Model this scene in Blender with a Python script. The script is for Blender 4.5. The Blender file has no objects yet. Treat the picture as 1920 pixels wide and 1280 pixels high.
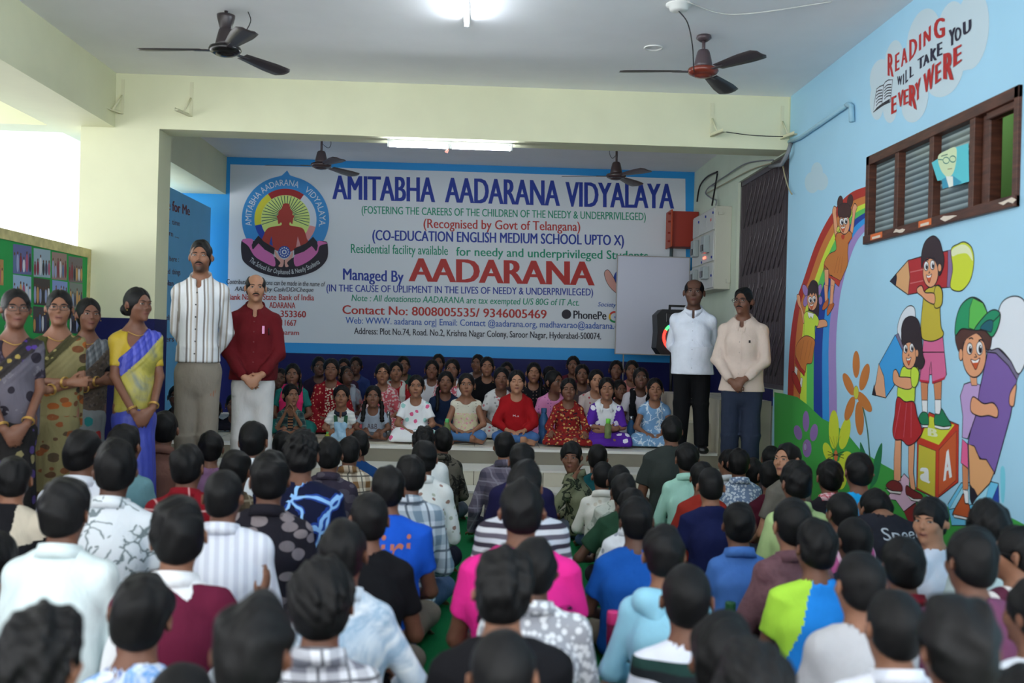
import bpy, math, random, time
import numpy as np
from mathutils import Vector, Matrix, Quaternion
from mathutils.bvhtree import BVHTree
T_START = time.perf_counter()
random.seed(7)
RNG = np.random.default_rng(7)
PI = math.pi
SC = bpy.context.scene
COL = SC.collection

# ------------------------------------------------------------------ camera
FPX = 35.0 / 36.0 * 1920.0
CAM = Vector((0.0, 0.0, 1.40))
PSI, EPS, PHI = math.atan(65 / FPX), 0.0025, 0.0265
FW = Vector((math.sin(PSI) * math.cos(EPS), math.cos(PSI) * math.cos(EPS), math.sin(EPS)))
R0 = Vector((math.cos(PSI), -math.sin(PSI), 0.0))
U0 = R0.cross(FW)
RT = R0 * math.cos(PHI) + U0 * math.sin(PHI)
UP = RT.cross(FW)
cd = bpy.data.cameras.new('camera')
cam = bpy.data.objects.new('camera', cd)
COL.objects.link(cam)
cam.matrix_world = Matrix((
    (RT.x, UP.x, -FW.x, CAM.x), (RT.y, UP.y, -FW.y, CAM.y),
    (RT.z, UP.z, -FW.z, CAM.z), (0, 0, 0, 1)))
cd.lens = 35.0
cd.sensor_width = 36.0
cd.clip_end = 200
cd.dof.use_dof = True
cd.dof.focus_distance = 9.3
cd.dof.aperture_fstop = 2.0
SC.camera = cam

# ------------------------------------------------------------------ light
SC.view_settings.view_transform = 'Standard'
SC.view_settings.look = 'None'
SC.view_settings.gamma = 1.0
SC.view_settings.use_curve_mapping = False
SC.view_settings.exposure = 1.25
SC.cycles.use_denoising = True
SC.cycles.max_bounces = 8
SC.cycles.diffuse_bounces = 6
SC.cycles.glossy_bounces = 3
SC.cycles.transmission_bounces = 4
SC.cycles.caustics_reflective = False
SC.cycles.caustics_refractive = False
SC.cycles.sample_clamp_indirect = 6.0
W = bpy.data.worlds.new('overcast_sky')
SC.world = W
W.use_nodes = True
bg = W.node_tree.nodes['Background']
bg.inputs[0].default_value = (0.93, 0.97, 1.0, 1)
bg.inputs[1].default_value = 1.9

# ------------------------------------------------------------------ helpers
def lin(c):
    out = []
    for v in c[:3]:
        v = v / 255.0
        out.append(v / 12.92 if v <= 0.04045 else ((v + 0.055) / 1.055) ** 2.4)
    return (out[0], out[1], out[2], 1.0)

def ray(px, py):
    return FW + RT * ((px - 960) / FPX) + UP * ((640 - py) / FPX)

def at_y(px, py, Y):
    d = ray(px, py)
    return CAM + d * ((Y - CAM.y) / d.y)

def at_x(px, py, X):
    d = ray(px, py)
    return CAM + d * ((X - CAM.x) / d.x)

def at_z(px, py, Z):
    d = ray(px, py)
    return CAM + d * ((Z - CAM.z) / d.z)

def project(p):
    v = Vector(p) - CAM
    z = v.dot(FW)
    return 960 + FPX * v.dot(RT) / z, 640 - FPX * v.dot(UP) / z

def tag(o, label=None, cat=None, group=None, kind=None):
    if label: o['label'] = label
    if cat: o['category'] = cat
    if group: o['group'] = group
    if kind: o['kind'] = kind
    return o

def empty(name, loc=(0, 0, 0), rz=0.0, label=None, cat=None, group=None):
    o = bpy.data.objects.new(name, None)
    o.empty_display_size = 0.1
    COL.objects.link(o)
    o.location = loc
    o.rotation_euler = (0, 0, rz)
    return tag(o, label, cat, group)

def link(name, me, mats=None, parent=None, loc=None):
    o = bpy.data.objects.new(name, me)
    COL.objects.link(o)
    if mats is not None:
        if not isinstance(mats, (list, tuple)): mats = [mats]
        if len(me.materials) == 0:
            for m in mats: me.materials.append(m)
        else:
            for i, m in enumerate(mats):
                o.material_slots[i].link = 'OBJECT'
                o.material_slots[i].material = m
    if parent is not None: o.parent = parent
    if loc is not None: o.location = loc
    return o

def np_mesh(name, V, F, smooth=True, midx=None):
    """numpy verts (n,3) and quads/tris (m,4)|(m,3) -> mesh"""
    me = bpy.data.meshes.new(name)
    V = np.asarray(V, np.float32); F = np.asarray(F, np.int32)
    n, k = F.shape
    me.vertices.add(len(V)); me.vertices.foreach_set('co', V.ravel())
    me.loops.add(n * k); me.loops.foreach_set('vertex_index', F.ravel())
    me.polygons.add(n)
    me.polygons.foreach_set('loop_start', np.arange(0, n * k, k, dtype=np.int32))
    me.polygons.foreach_set('loop_total', np.full(n, k, np.int32))
    me.polygons.foreach_set('use_smooth', np.full(n, smooth, bool))
    if midx is not None: me.polygons.foreach_set('material_index', np.asarray(midx, np.int32))
    me.update(calc_edges=True)
    return me

class MB:
    """collects simple shapes into one mesh"""
    def __init__(s):
        s.v = []; s.f = []; s.m = []; s.sm = []
    def add(s, vs, fs, mi=0, smooth=False):
        b = len(s.v)
        s.v += [tuple(v) for v in vs]
        for f in fs:
            s.f.append([i + b for i in f]); s.m.append(mi); s.sm.append(smooth)
    def box(s, lo, hi, mi=0, M=None):
        x0, y0, z0 = lo; x1, y1, z1 = hi
        vs = [Vector(p) for p in ((x0, y0, z0), (x1, y0, z0), (x1, y1, z0), (x0, y1, z0), (x0, y0, z1), (x1, y0, z1), (x1, y1, z1), (x0, y1, z1))]
        if M is not None: vs = [M @ v for v in vs]
        s.add(vs, [(0, 3, 2, 1), (4, 5, 6, 7), (0, 1, 5, 4), (1, 2, 6, 5), (2, 3, 7, 6), (3, 0, 4, 7)], mi)
    def bbox(s, lo, hi, r=0.01, mi=0, M=None):
        """box with bevelled edges"""
        import bmesh
        bm = bmesh.new()
        bmesh.ops.create_cube(bm, size=1.0)
        c = [(a + b) / 2 for a, b in zip(lo, hi)]; d = [b - a for a, b in zip(lo, hi)]
        for v in bm.verts: v.co = Vector((c[0] + v.co.x * d[0], c[1] + v.co.y * d[1], c[2] + v.co.z * d[2]))
        bmesh.ops.bevel(bm, geom=bm.edges[:], offset=r, segments=2, affect='EDGES', profile=0.5)
        bm.verts.index_update()
        vs = [M @ v.co if M is not None else v.co.copy() for v in bm.verts]
        s.add(vs, [[v.index for v in f.verts] for f in bm.faces], mi, False)
        bm.free()
    def lathe(s, prof, n=24, mi=0, M=None, cap=True):
        """prof: list of (r, z)"""
        vs = []; fs = []
        for r, z in prof:
            for i in range(n):
                a = 2 * PI * i / n
                v = Vector((r * math.cos(a), r * math.sin(a), z))
                vs.append(M @ v if M is not None else v)
        k = len(prof)
        for j in range(k - 1):
            for i in range(n):
                i2 = (i + 1) % n
                fs.append((j * n + i, j * n + i2, (j + 1) * n + i2, (j + 1) * n + i))
        if cap:
            fs.append(list(range(n))[::-1]); fs.append([(k - 1) * n + i for i in range(n)])
        s.add(vs, fs, mi, True)
    def tube(s, pts, r=0.01, n=8, mi=0, cap=True):
        pts = [Vector(p) for p in pts]
        rs = r if isinstance(r, (list, tuple)) else [r] * len(pts)
        vs = []; fs = []
        t0 = (pts[1] - pts[0]).normalized()
        a = Vector((0, 0, 1)) if abs(t0.z) < 0.9 else Vector((1, 0, 0))
        u = t0.cross(a).normalized()
        for i, p in enumerate(pts):
            t = (pts[min(i + 1, len(pts) - 1)] - pts[max(i - 1, 0)]).normalized()
            u = (u - t * u.dot(t)).normalized(); w = t.cross(u)
            for j in range(n):
                q = 2 * PI * j / n
                vs.append(p + (u * math.cos(q) + w * math.sin(q)) * rs[i])
        k = len(pts)
        for j in range(k - 1):
            for i in range(n):
                i2 = (i + 1) % n
                fs.append((j * n + i, j * n + i2, (j + 1) * n + i2, (j + 1) * n + i))
        if cap:
            fs.append(list(range(n))[::-1]); fs.append([(k - 1) * n + i for i in range(n)])
        s.add(vs, fs, mi, True)
    def mesh(s, name):
        me = bpy.data.meshes.new(name)
        me.from_pydata(s.v, [], s.f)
        me.polygons.foreach_set('material_index', s.m)
        me.polygons.foreach_set('use_smooth', s.sm)
        me.update()
        return me
    def build(s, name, mats, parent=None, loc=None):
        return link(name, s.mesh(name), mats, parent, loc)

# ------------------------------------------------------------------ materials
class NT:
    def __init__(s, name, rough=0.6, spec=0.3):
        s.m = bpy.data.materials.new(name); s.m.use_nodes = True
        s.t = s.m.node_tree; s.n = s.t.nodes
        s.b = s.n['Principled BSDF']
        s.b.inputs['Roughness'].default_value = rough
        s.b.inputs['Specular IOR Level'].default_value = spec
        s._co = None
    def lk(s, a, b): s.t.links.new(a, b)
    def co(s):
        if s._co is None:
            s._co = s.n.new('ShaderNodeTexCoord').outputs['Object']
        return s._co
    def mapping(s, scale=(1, 1, 1), rot=(0, 0, 0), loc=(0, 0, 0)):
        mp = s.n.new('ShaderNodeMapping')
        mp.inputs['Scale'].default_value = scale; mp.inputs['Rotation'].default_value = rot; mp.inputs['Location'].default_value = loc
        s.lk(s.co(), mp.inputs['Vector']); return mp.outputs[0]
    def noise(s, scale=5, detail=3, vec=None, rough=0.5, dist=0.0):
        n = s.n.new('ShaderNodeTexNoise'); n.inputs['Scale'].default_value = scale; n.inputs['Detail'].default_value = detail
        n.inputs['Roughness'].default_value = rough; n.inputs['Distortion'].default_value = dist
        s.lk(vec if vec is not None else s.co(), n.inputs['Vector']); return n
    def voro(s, scale=5, feature='F1', vec=None, rand=1.0):
        n = s.n.new('ShaderNodeTexVoronoi'); n.feature = feature; n.inputs['Scale'].default_value = scale
        n.inputs['Randomness'].default_value = rand
        s.lk(vec if vec is not None else s.co(), n.inputs['Vector']); return n
    def ramp(s, fac, stops, interp='LINEAR'):
        r = s.n.new('ShaderNodeValToRGB'); r.color_ramp.interpolation = interp
        el = r.color_ramp.elements
        while len(el) > 1: el.remove(el[-1])
        el[0].position = stops[0][0]; el[0].color = stops[0][1]
        for p, c in stops[1:]:
            e = el.new(p); e.color = c
        s.lk(fac, r.inputs[0]); return r.outputs[0]
    def mix(s, fac, a, b, mode='MIX'):
        m = s.n.new('ShaderNodeMix'); m.data_type = 'RGBA'; m.blend_type = mode
        for i, v in ((0, fac), (6, a), (7, b)):
            if hasattr(v, 'node'): s.lk(v, m.inputs[i])
            else: m.inputs[i].default_value = v
        return m.outputs[2]
    def math(s, op, a, b=None, c=None):
        m = s.n.new('ShaderNodeMath'); m.operation = op
        for i, v in enumerate((a, b, c)):
            if v is None: continue
            if hasattr(v, 'node'): s.lk(v, m.inputs[i])
            else: m.inputs[i].default_value = v
        return m.outputs[0]
    def sep(s, vec=None):
        n = s.n.new('ShaderNodeSeparateXYZ'); s.lk(vec if vec is not None else s.co(), n.inputs[0]); return n.outputs
    def base(s, c):
        if hasattr(c, 'node'): s.lk(c, s.b.inputs['Base Color'])
        else: s.b.inputs['Base Color'].default_value = c
        return s
    def bump(s, h, strength=0.3, dist=0.01):
        b = s.n.new('ShaderNodeBump'); b.inputs['Strength'].default_value = strength; b.inputs['Distance'].default_value = dist
        s.lk(h, b.inputs['Height']); s.lk(b.outputs[0], s.b.inputs['Normal']); return s

_MC = {}
def plain(name, rgb, rough=0.6, spec=0.3, metal=0.0, var=0.0, vscale=3.0, bump=0.0, bscale=200.0):
    key = (name, tuple(rgb), rough)
    if key in _MC: return _MC[key]
    t = NT(name, rough, spec)
    c = lin(rgb)
    if var > 0:
        n = t.noise(vscale, 5)
        c2 = tuple(min(1, v * (1 + var)) for v in c[:3]) + (1,); c1 = tuple(v * (1 - var) for v in c[:3]) + (1,)
        t.base(t.ramp(n.outputs[0], [(0.3, c1), (0.7, c2)]))
    else: t.base(c)
    t.b.inputs['Metallic'].default_value = metal
    if bump > 0: t.bump(t.noise(bscale, 3).outputs[0], bump, 0.003)
    _MC[key] = t.m
    return t.m

def emit(name, rgb, strength):
    t = NT(name); t.base((0, 0, 0, 1))
    t.b.inputs['Emission Color'].default_value = lin(rgb); t.b.inputs['Emission Strength'].default_value = strength
    return t.m

# ---- text as flat painted lettering ---------------------------------------
def text_mesh(s, bold=0.0, shear=0.0):
    """flat text mesh arrays: verts (n,2) normalised so cap height = 1, baseline 0, x from 0..w ; faces"""
    cu = bpy.data.curves.new('lettering', 'FONT')
    cu.body = s; cu.size = 1.0; cu.offset = bold; cu.shear = shear
    cu.resolution_u = 3; cu.fill_mode = 'FRONT'
    o = bpy.data.objects.new('lettering', cu); COL.objects.link(o)
    dg = bpy.context.evaluated_depsgraph_get(); dg.update()
    me = o.evaluated_get(dg).to_mesh()
    n = len(me.vertices)
    V = np.empty(n * 3, np.float32); me.vertices.foreach_get('co', V); V = V.reshape(n, 3)[:, :2].copy()
    F = [list(p.vertices) for p in me.polygons]
    o.evaluated_get(dg).to_mesh_clear()
    bpy.data.objects.remove(o); bpy.data.curves.remove(cu)
    V /= CAPH
    if n: V[:, 0] -= V[:, 0].min()
    return V, F
CAPH = 1.0
_v, _f = text_mesh('H')
CAPH = float(_v[:, 1].max())

def grid_xf(V, p0, p1, h, up, nrm, off=0.0):
    pass
# ================================================================== setting
XR, XL, YB, ZC, ZB, YF = 2.71, -3.18, 12.6, 3.65, 3.18, 8.72
ZS, YS = 0.45, 9.0
cream = plain('cream_paint', (220, 220, 188), 0.7, 0.2, var=0.03)
pale_green = plain('pale_green_paint', (205, 216, 196), 0.7, 0.2, var=0.03)
white_ceiling = plain('white_ceiling_paint', (240, 240, 242), 0.8, 0.1, var=0.02)
sky_blue = plain('sky_blue_paint', (166, 212, 236), 0.6, 0.25, var=0.03, vscale=1.5)
sign_blue = plain('sign_blue_paint', (44, 150, 218), 0.5, 0.3)
navy = plain('navy_enamel', (17, 21, 80), 0.5, 0.2, var=0.08)
sign_white = plain('sign_white_paint', (212, 218, 224), 0.6, 0.25, var=0.02)
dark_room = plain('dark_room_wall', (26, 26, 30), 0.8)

def struct(name, mb, mats, kind='structure', parent=None):
    o = mb.build(name, mats, parent)
    if parent is None: o['kind'] = kind
    return o

def boxes(lst):
    b = MB()
    for e in lst: b.box(*e)
    return b

# tiles for steps and stage
def tile_mat(name, rgb, size, line):
    t = NT(name, 0.45, 0.35)
    n = t.noise(3.5, 6, dist=0.6)
    c = lin(rgb)
    col = t.ramp(n.outputs[0], [(0.3, tuple(v * 0.86 for v in c[:3]) + (1,)), (0.55, c), (0.75, tuple(min(1, v * 1.06) for v in c[:3]) + (1,))])
    br = t.n.new('ShaderNodeTexBrick'); br.offset = 0
    br.inputs['Scale'].default_value = 1.0; br.inputs['Mortar Size'].default_value = line
    br.inputs['Brick Width'].default_value = size; br.inputs['Row Height'].default_value = size
    br.inputs['Color1'].default_value = (1, 1, 1, 1); br.inputs['Color2'].default_value = (1, 1, 1, 1); br.inputs['Mortar'].default_value = (0.35, 0.34, 0.32, 1)
    t.lk(t.co(), br.inputs['Vector'])
    t.base(t.mix(1.0, col, br.outputs[0], 'MULTIPLY'))
    return t.m
stone = tile_mat('cream_stone_tile', (208, 202, 184), 0.6, 0.004)
nosing = plain('pale_stone_nosing', (216, 214, 208), 0.4, 0.4, var=0.05)
floor_m = tile_mat('grey_floor_tile', (150, 148, 140), 0.6, 0.004)

struct('floor', boxes([((-9, -3, -0.12), (XR, YB, 0.0))]), floor_m)
struct('ceiling', boxes([((-9, -2.5, ZC), (XR + 0.2, YB, ZC + 0.15))]), white_ceiling)
struct('wall_back', boxes([((-4.2, YB, 0), (XR + 0.2, YB + 0.2, ZC))]), [sign_blue])
# lower navy band of the back wall and the strip of sign blue are painted on it
struct('trim_1', boxes([((-4.2, YB - 0.012, ZS), (XR, YB, 1.215))]), navy)
# right wall with the gate opening and the window opening
GY0, GY1, GZ0, GZ1 = 8.70, 10.43, 1.05, 3.17
WY0, WY1, WZ0, WZ1 = 4.93, 6.88, 2.17, 2.765
wr = boxes([((XR, 1.2, 0), (XR + 0.2, WY0, ZC)), ((XR, WY0, 0), (XR + 0.2, WY1, WZ0)), ((XR, WY0, WZ1), (XR + 0.2, WY1, ZC)), ((XR, WY1, 0), (XR + 0.2, GY0 - 0.001, ZC)),
            ((XR, GY0 - 0.001, 0), (XR + 0.2, 9.0, GZ0 - 0.07))])
struct('wall_right', wr, sky_blue)
struct('wall_right_stage', boxes([((XR, 9.0, 0), (XR + 0.2, YB, GZ0 - 0.07)), ((XR, GY0, GZ0 - 0.07), (XR + 0.2, GY1, GZ0)), ((XR, GY1, GZ0 - 0.07), (XR + 0.2, YB, ZC)), ((XR, GY0, GZ1), (XR + 0.2, GY1, ZC))]), pale_green)
struct('trim_2', boxes([((XR - 0.012, 9.0, 0.9), (XR, YB - 0.02, GZ0 - 0.001)), ((XR - 0.012, 10.46, GZ0 - 0.001), (XR, YB - 0.02, 1.25))]), navy)
# dark room behind the gate, green room behind the window
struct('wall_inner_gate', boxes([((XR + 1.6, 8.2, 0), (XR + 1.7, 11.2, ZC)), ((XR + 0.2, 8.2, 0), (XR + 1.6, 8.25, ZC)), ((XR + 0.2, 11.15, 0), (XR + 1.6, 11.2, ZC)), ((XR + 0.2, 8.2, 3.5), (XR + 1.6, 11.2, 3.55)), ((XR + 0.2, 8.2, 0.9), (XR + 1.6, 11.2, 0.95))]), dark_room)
struct('wall_inner_window', boxes([((XR + 1.5, 4.0, 0), (XR + 1.6, 8.0, ZC)), ((XR + 0.2, 7.75, 0), (XR + 1.5, 7.8, ZC)), ((XR + 0.2, 4.0, 0), (XR + 1.5, 4.05, ZC)), ((XR + 0.2, 4.0, 3.3), (XR + 1.5, 6.9, 3.35)), ((XR + 0.2, 4.0, 1.5), (XR + 1.5, 7.8, 1.55))]), plain('room_green_paint', (84, 118, 60), 0.8))
# beams and pillars
struct('beam_cross', boxes([((-9, YF, ZB), (XR - 0.001, YF + 0.3, ZC))]), cream)
struct('beam_left', boxes([((-3.75, -2.5, ZB), (XL, YF, ZC))]), cream)
struct('beam_stage_left', boxes([((-3.75, YF + 0.3, ZB), (XL - 0.02, YB, ZC))]), cream)
struct('pillar_left', boxes([((-3.47, YF + 0.001, 1.535), (-2.80, YF + 0.34, ZB))]), cream)
struct('trim_3', boxes([((-3.48, YF - 0.002, 0), (-2.795, YF + 0.345, 1.535))]), navy)
# low wall along the open left side and the blue lettered wall beside the stage
struct('wall_left_low', boxes([((-3.62, 2.0, 0), (-3.42, YF, 1.25))]), navy)
blue_wall_m = plain('mid_blue_paint', (116, 188, 232), 0.6, 0.25, var=0.04)
struct('wall_left_stage', boxes([((-3.5, YF + 0.345, 0), (-3.3, 12.3, 2.965))]), blue_wall_m)
# stage, steps and landing
struct('stage_floor', boxes([((-3.3, YS, 0), (XR - 0.013, YB - 0.013, ZS))]), stone)
struct('step_upper', boxes([((-3.3, 8.6, 0), (XR, YS, 0.31))]), stone)
struct('step_lower', boxes([((-3.3, 8.27, 0), (XR, 8.6, 0.17))]), stone)
struct('trim_4', boxes([((-3.3, YS - 0.012, ZS - 0.02), (2.21, YS + 0.12, ZS + 0.004))]), nosing)
struct('trim_5', boxes([((-3.3, 8.59, 0.295), (XR, 8.998, 0.314)), ((-3.3, 8.26, 0.155), (XR, 8.598, 0.174))]), nosing)
struct('landing_floor', boxes([((2.22, 9.0, ZS), (XR - 0.013, 10.5, 0.94)), ((1.96, 9.62, ZS), (2.22, 10.5, 0.94)), ((1.96, 9.3, ZS), (2.22, 9.62, 0.70))]), stone)
struct('platform_floor', boxes([((-3.42, 5.25, 0), (-1.5, 8.27, 0.18))]), floor_m)
# green mats over the floor
mat_green = NT('green_mat', 0.9, 0.1)
mat_green.base(mat_green.ramp(mat_green.noise(300, 2).outputs[0], [(0.3, lin((8, 74, 40))), (0.7, lin((16, 112, 62)))]))
fm = MB(); fm.box((-1.15, 1.2, 0.0), (1.9, 8.0, 0.006))
tag(fm.build('floor_mat', mat_green.m), 'long green floor mat the boys sit on', 'mat')
dm = NT('striped_mat', 0.9, 0.1)
dm.base(dm.ramp(dm.math('FRACT', dm.math('MULTIPLY', dm.sep()[1], 9.0)), [(0.0, lin((170, 150, 110))), (0.5, lin((120, 96, 70))), (0.75, lin((188, 176, 140)))], 'CONSTANT'))
fm = MB(); fm.box((1.92, 1.4, 0.0), (2.65, 7.9, 0.007))
tag(fm.build('woven_mat', dm.m), 'beige striped woven mat along the mural wall', 'mat')

# ================================================================== fans
def make_fan(px, py, Y, ang, body, disc, blade, label, canopy_low, span=0.6):
    hub = at_y(px, py, Y)
    root = empty('ceiling_fan', (hub.x, hub.y, ZC), 0, label, 'ceiling fan', 'three-bladed ceiling fans')
    hz = hub.z - ZC
    bm_, dm_, lm = plain('fan_' + body[0], body[1], 0.35, 0.5), plain('fan_' + disc[0], disc[1], 0.25, 0.5), plain('fan_' + blade[0], blade[1], 0.4, 0.4)
    m = MB(); m.lathe([(0.006, -0.03), (0.03, -0.04), (0.055, -0.02), (0.05, 0.0)] if not canopy_low else [(0.016, -0.17), (0.03, -0.165), (0.06, -0.05), (0.062, -0.03), (0.05, -0.028)], 20)
    m.build('canopy', bm_, root)
    m = MB(); m.tube([(0, 0, -0.0), (0, 0, hz + 0.1)], 0.0125, 12); m.build('downrod', bm_, root)
    m = MB(); m.lathe([(0.018, hz + 0.17), (0.035, hz + 0.165), (0.045, hz + 0.15), (0.055, hz + 0.11), (0.066, hz + 0.06), (0.066, hz + 0.035)], 24); m.build('motor_cover', bm_, root)
    m = MB(); m.lathe([(0.07, hz + 0.036), (0.105, hz + 0.03), (0.112, hz + 0.012), (0.10, hz - 0.005), (0.07, hz - 0.02), (0.065, hz - 0.018), (0.06, hz - 0.026), (0.02, hz - 0.034)], 28); m.build('motor', dm_, root)
    for k in range(3):
        a = ang + k * 2 * PI / 3
        M = Matrix.Rotation(a, 4, 'Z')
        b = MB()
        n = 14; top = []; vs = []; fs = []
        for i in range(n + 1):
            t = i / n
            r = 0.16 + (span - 0.16) * t
            w = 0.045 + 0.03 * min(1, t * 1.6)
            if t > 0.9: w *= math.sqrt(max(0.05, 1 - ((t - 0.9) / 0.1) ** 2)) * 0.6 + 0.4
            for s_ in (-1, -0.33, 0.33, 1):
                z = hz + 0.012 - s_ * w * 0.17 - 0.006 * (1 - abs(s_)) - 0.012 * t
                vs.append(M @ Vector((r, s_ * w, z))); 
        base = len(vs)
        vs2 = [v + Vector((0, 0, -0.003)) for v in vs]
        for i in range(n):
            for j in range(3):
                q = (i * 4 + j, i * 4 + j + 1, (i + 1) * 4 + j + 1, (i + 1) * 4 + j)
                fs.append(q); fs.append(tuple(base + v for v in q[::-1]))
        rim = [(i * 4) for i in range(n + 1)] + [n * 4 + j for j in (1, 2, 3)] + [i * 4 + 3 for i in range(n - 1, -1, -1)] + [2, 1]
        for a1, a2 in zip(rim, rim[1:] + rim[:1]): fs.append((a1, a2, base + a2, base + a1))
        b.add(vs + vs2, fs, 0, True)
        b.build('blade', lm, root)
        b = MB(); b.box((0.085, -0.018, hz + 0.004), (0.22, 0.018, hz + 0.010), 0, M)
        b.build('blade_bracket', bm_, root)
    return root
f1 = make_fan(422, 97, 6.95, math.radians(58), ('brown_black', (52, 44, 46)), ('black_gloss', (20, 18, 18)), ('dark_blade', (58, 52, 54)), 'black ceiling fan of the hall nearest the open left side', True)
f2 = make_fan(1318, 137, 7.1, math.radians(57), ('grey_brown', (78, 66, 70)), ('russet', (122, 52, 38)), ('dark_blade', (58, 52, 54)), 'ceiling fan with a russet red motor beside the mural wall', False)
f3 = make_fan(602, 312, 10.85, math.radians(58), ('grey_brown', (78, 66, 70)), ('brown', (70, 56, 56)), ('brown_blade', (82, 70, 70)), 'small brown fan over the stage near the round school emblem', False)
f4 = make_fan(1155, 332, 10.95, math.radians(56), ('brown', (70, 56, 56)), ('brown', (70, 56, 56)), ('brown_blade', (82, 70, 70)), 'small brown fan over the stage above the last word of the sign title', False)
wire_k = plain('black_wire', (30, 28, 30), 0.5)
wire_w = plain('white_wire', (205, 205, 200), 0.5)
def wire(name, pts, r, m, label=None, cat='wire', parent=None, group=None):
    # smooth catmull-rom
    P = [Vector(p) for p in pts]; out = []
    for i in range(len(P) - 1):
        p0, p1, p2, p3 = P[max(i - 1, 0)], P[i], P[i + 1], P[min(i + 2, len(P) - 1)]
        for k in range(6):
            t = k / 6
            out.append(0.5 * ((2 * p1) + (p2 - p0) * t + (2 * p0 - 5 * p1 + 4 * p2 - p3) * t * t + (3 * p1 - p0 - 3 * p2 + p3) * t ** 3))
    out.append(P[-1])
    b = MB(); b.tube(out, r, 6)
    o = b.build(name, m, parent)
    if label: tag(o, label, cat, group)
    return o
wire('wire', [(0.012, 0, -0.15), (0.09, 0, -0.17), (0.14, 0, -0.13), (0.17, 0, -0.06), (0.15, 0, 0)], 0.0035, wire_k, parent=f1)
wire('wire', [(0.01, 0, -0.14), (0.07, 0, -0.18), (0.1, 0, -0.14), (0.09, 0, -0.06), (0.06, 0, 0)], 0.003, wire_k, parent=f3)
wire('wire', [(-0.01, 0, -0.14), (-0.05, 0, -0.17), (-0.08, 0, -0.10), (-0.05, 0, 0)], 0.003, wire_k, parent=f4)
jb = at_z(1273, 8, ZC)
jr = MB(); jr.lathe([(0.03, -0.045), (0.06, -0.038), (0.065, -0.012), (0.085, -0.008), (0.085, 0)], 24)
jo = tag(jr.build('junction_box', plain('white_plastic', (226, 226, 222), 0.4), None, (jb.x, jb.y, ZC)), 'round white junction box on the ceiling near the russet fan', 'junction box')
dx = f2.location - Vector((jb.x, jb.y, ZC))
wire('fan_cord', [(jb.x, jb.y, ZC - 0.045), (jb.x + 0.06, jb.y, ZC - 0.12), (jb.x + 0.10, jb.y + 0.02, ZC - 0.26), (f2.location.x - 0.06, f2.location.y, ZC - 0.27), (f2.location.x - 0.012, f2.location.y, ZC - 0.15)], 0.004, wire_k, 'black cord looping from the white junction box to the russet fan', 'wire')
c1 = at_z(1290, 4, ZC - .01); c2 = at_z(1350, 25, ZC - .02); c3 = at_z(1420, 24, ZC - 0.03); c4 = at_z(1560, 3, ZC - .01)
wire('ceiling_wire', [c1, c2, c3, c4], 0.004, wire_w, 'thin white wire sagging along the ceiling by the mural wall', 'wire')
cp = at_z(1225, 88, ZC)
m = MB(); m.lathe([(0.07, -0.004), (0.072, -0.012), (0.06, -0.012), (0.056, -0.004)], 28, cap=False)
tag(m.build('ceiling_rose', plain('white_plastic', (226, 226, 222), 0.4), None, (cp.x, cp.y, ZC)), 'small round cover plate painted into the ceiling', 'cover plate')

# ================================================================== tube lights
tube_glow = emit('tube_glow', (236, 246, 255), 36.0)
white_metal = plain('white_metal', (225, 228, 230), 0.4)
tube_glow_b = emit('tube_glow_bright', (240, 248, 255), 48.0)
def tube_light(loc, rz, length, label, cat='tube light', n=1):
    root = empty('tube_light', loc, rz, label, cat, 'white tube lights')
    m = MB(); m.bbox((-length / 2, -0.02, 0.022), (length / 2, 0.02, 0.05), 0.004); m.build('batten', white_metal, root)
    for i in range(n):
        L = length / n
        x0 = -length / 2 + i * L
        m = MB(); m.tube([(x0 + 0.015, 0, 0), (x0 + L - 0.015, 0, 0)], 0.015, 12); m.build('tube', tube_glow_b if n > 1 else tube_glow, root)
        m = MB()
        for xx in (x0, x0 + L - 0.02): m.bbox((xx, -0.017, -0.018), (xx + 0.02, 0.017, 0.023), 0.004)
        m.build('end_cap', white_metal, root)
    return root
a = at_z(875, 50, ZC - 0.06); 
tube_light((a.x, a.y - 0.62, ZC - 0.05), PI / 2, 1.22, 'lit tube light on the hall ceiling pointing at the stage')
for yy in (-0.6, 2.0):  # extra tubes out of view, added only to brighten the ceiling
    tube_light((a.x + 0.3, yy, ZC - 0.05), PI / 2, 1.22, 'added unseen tube light on the hall ceiling above the ' + ('camera' if yy < 0 else 'nearest rows of boys'))
a = at_z(725, 270, ZB - 0.055); b_ = at_z(962, 274, ZB - 0.055)
tube_light(((a.x + b_.x) / 2, YF + 0.12, ZB - 0.05), 0, b_.x - a.x, 'long lit tube light under the cream cross beam', n=2)
m = MB(); cc = Vector(((a.x + b_.x) / 2 - 0.02, YF + 0.12, ZB - 0.075))
m.add([cc + Vector(v) for v in ((-0.03, 0, -0.02), (0.01, 0.004, 0.0), (0.0, 0.008, -0.03), (0.012, 0, 0.03))], [(0, 1, 2), (1, 3, 2), (0, 3, 1), (0, 2, 3)])
# (small torn tag hanging at the middle of the tube)
tag(m.build('paper_tag', plain('red_paper', (190, 120, 110), 0.7)), 'torn scrap of tape hanging from the beam tube light', 'tape')

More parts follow.
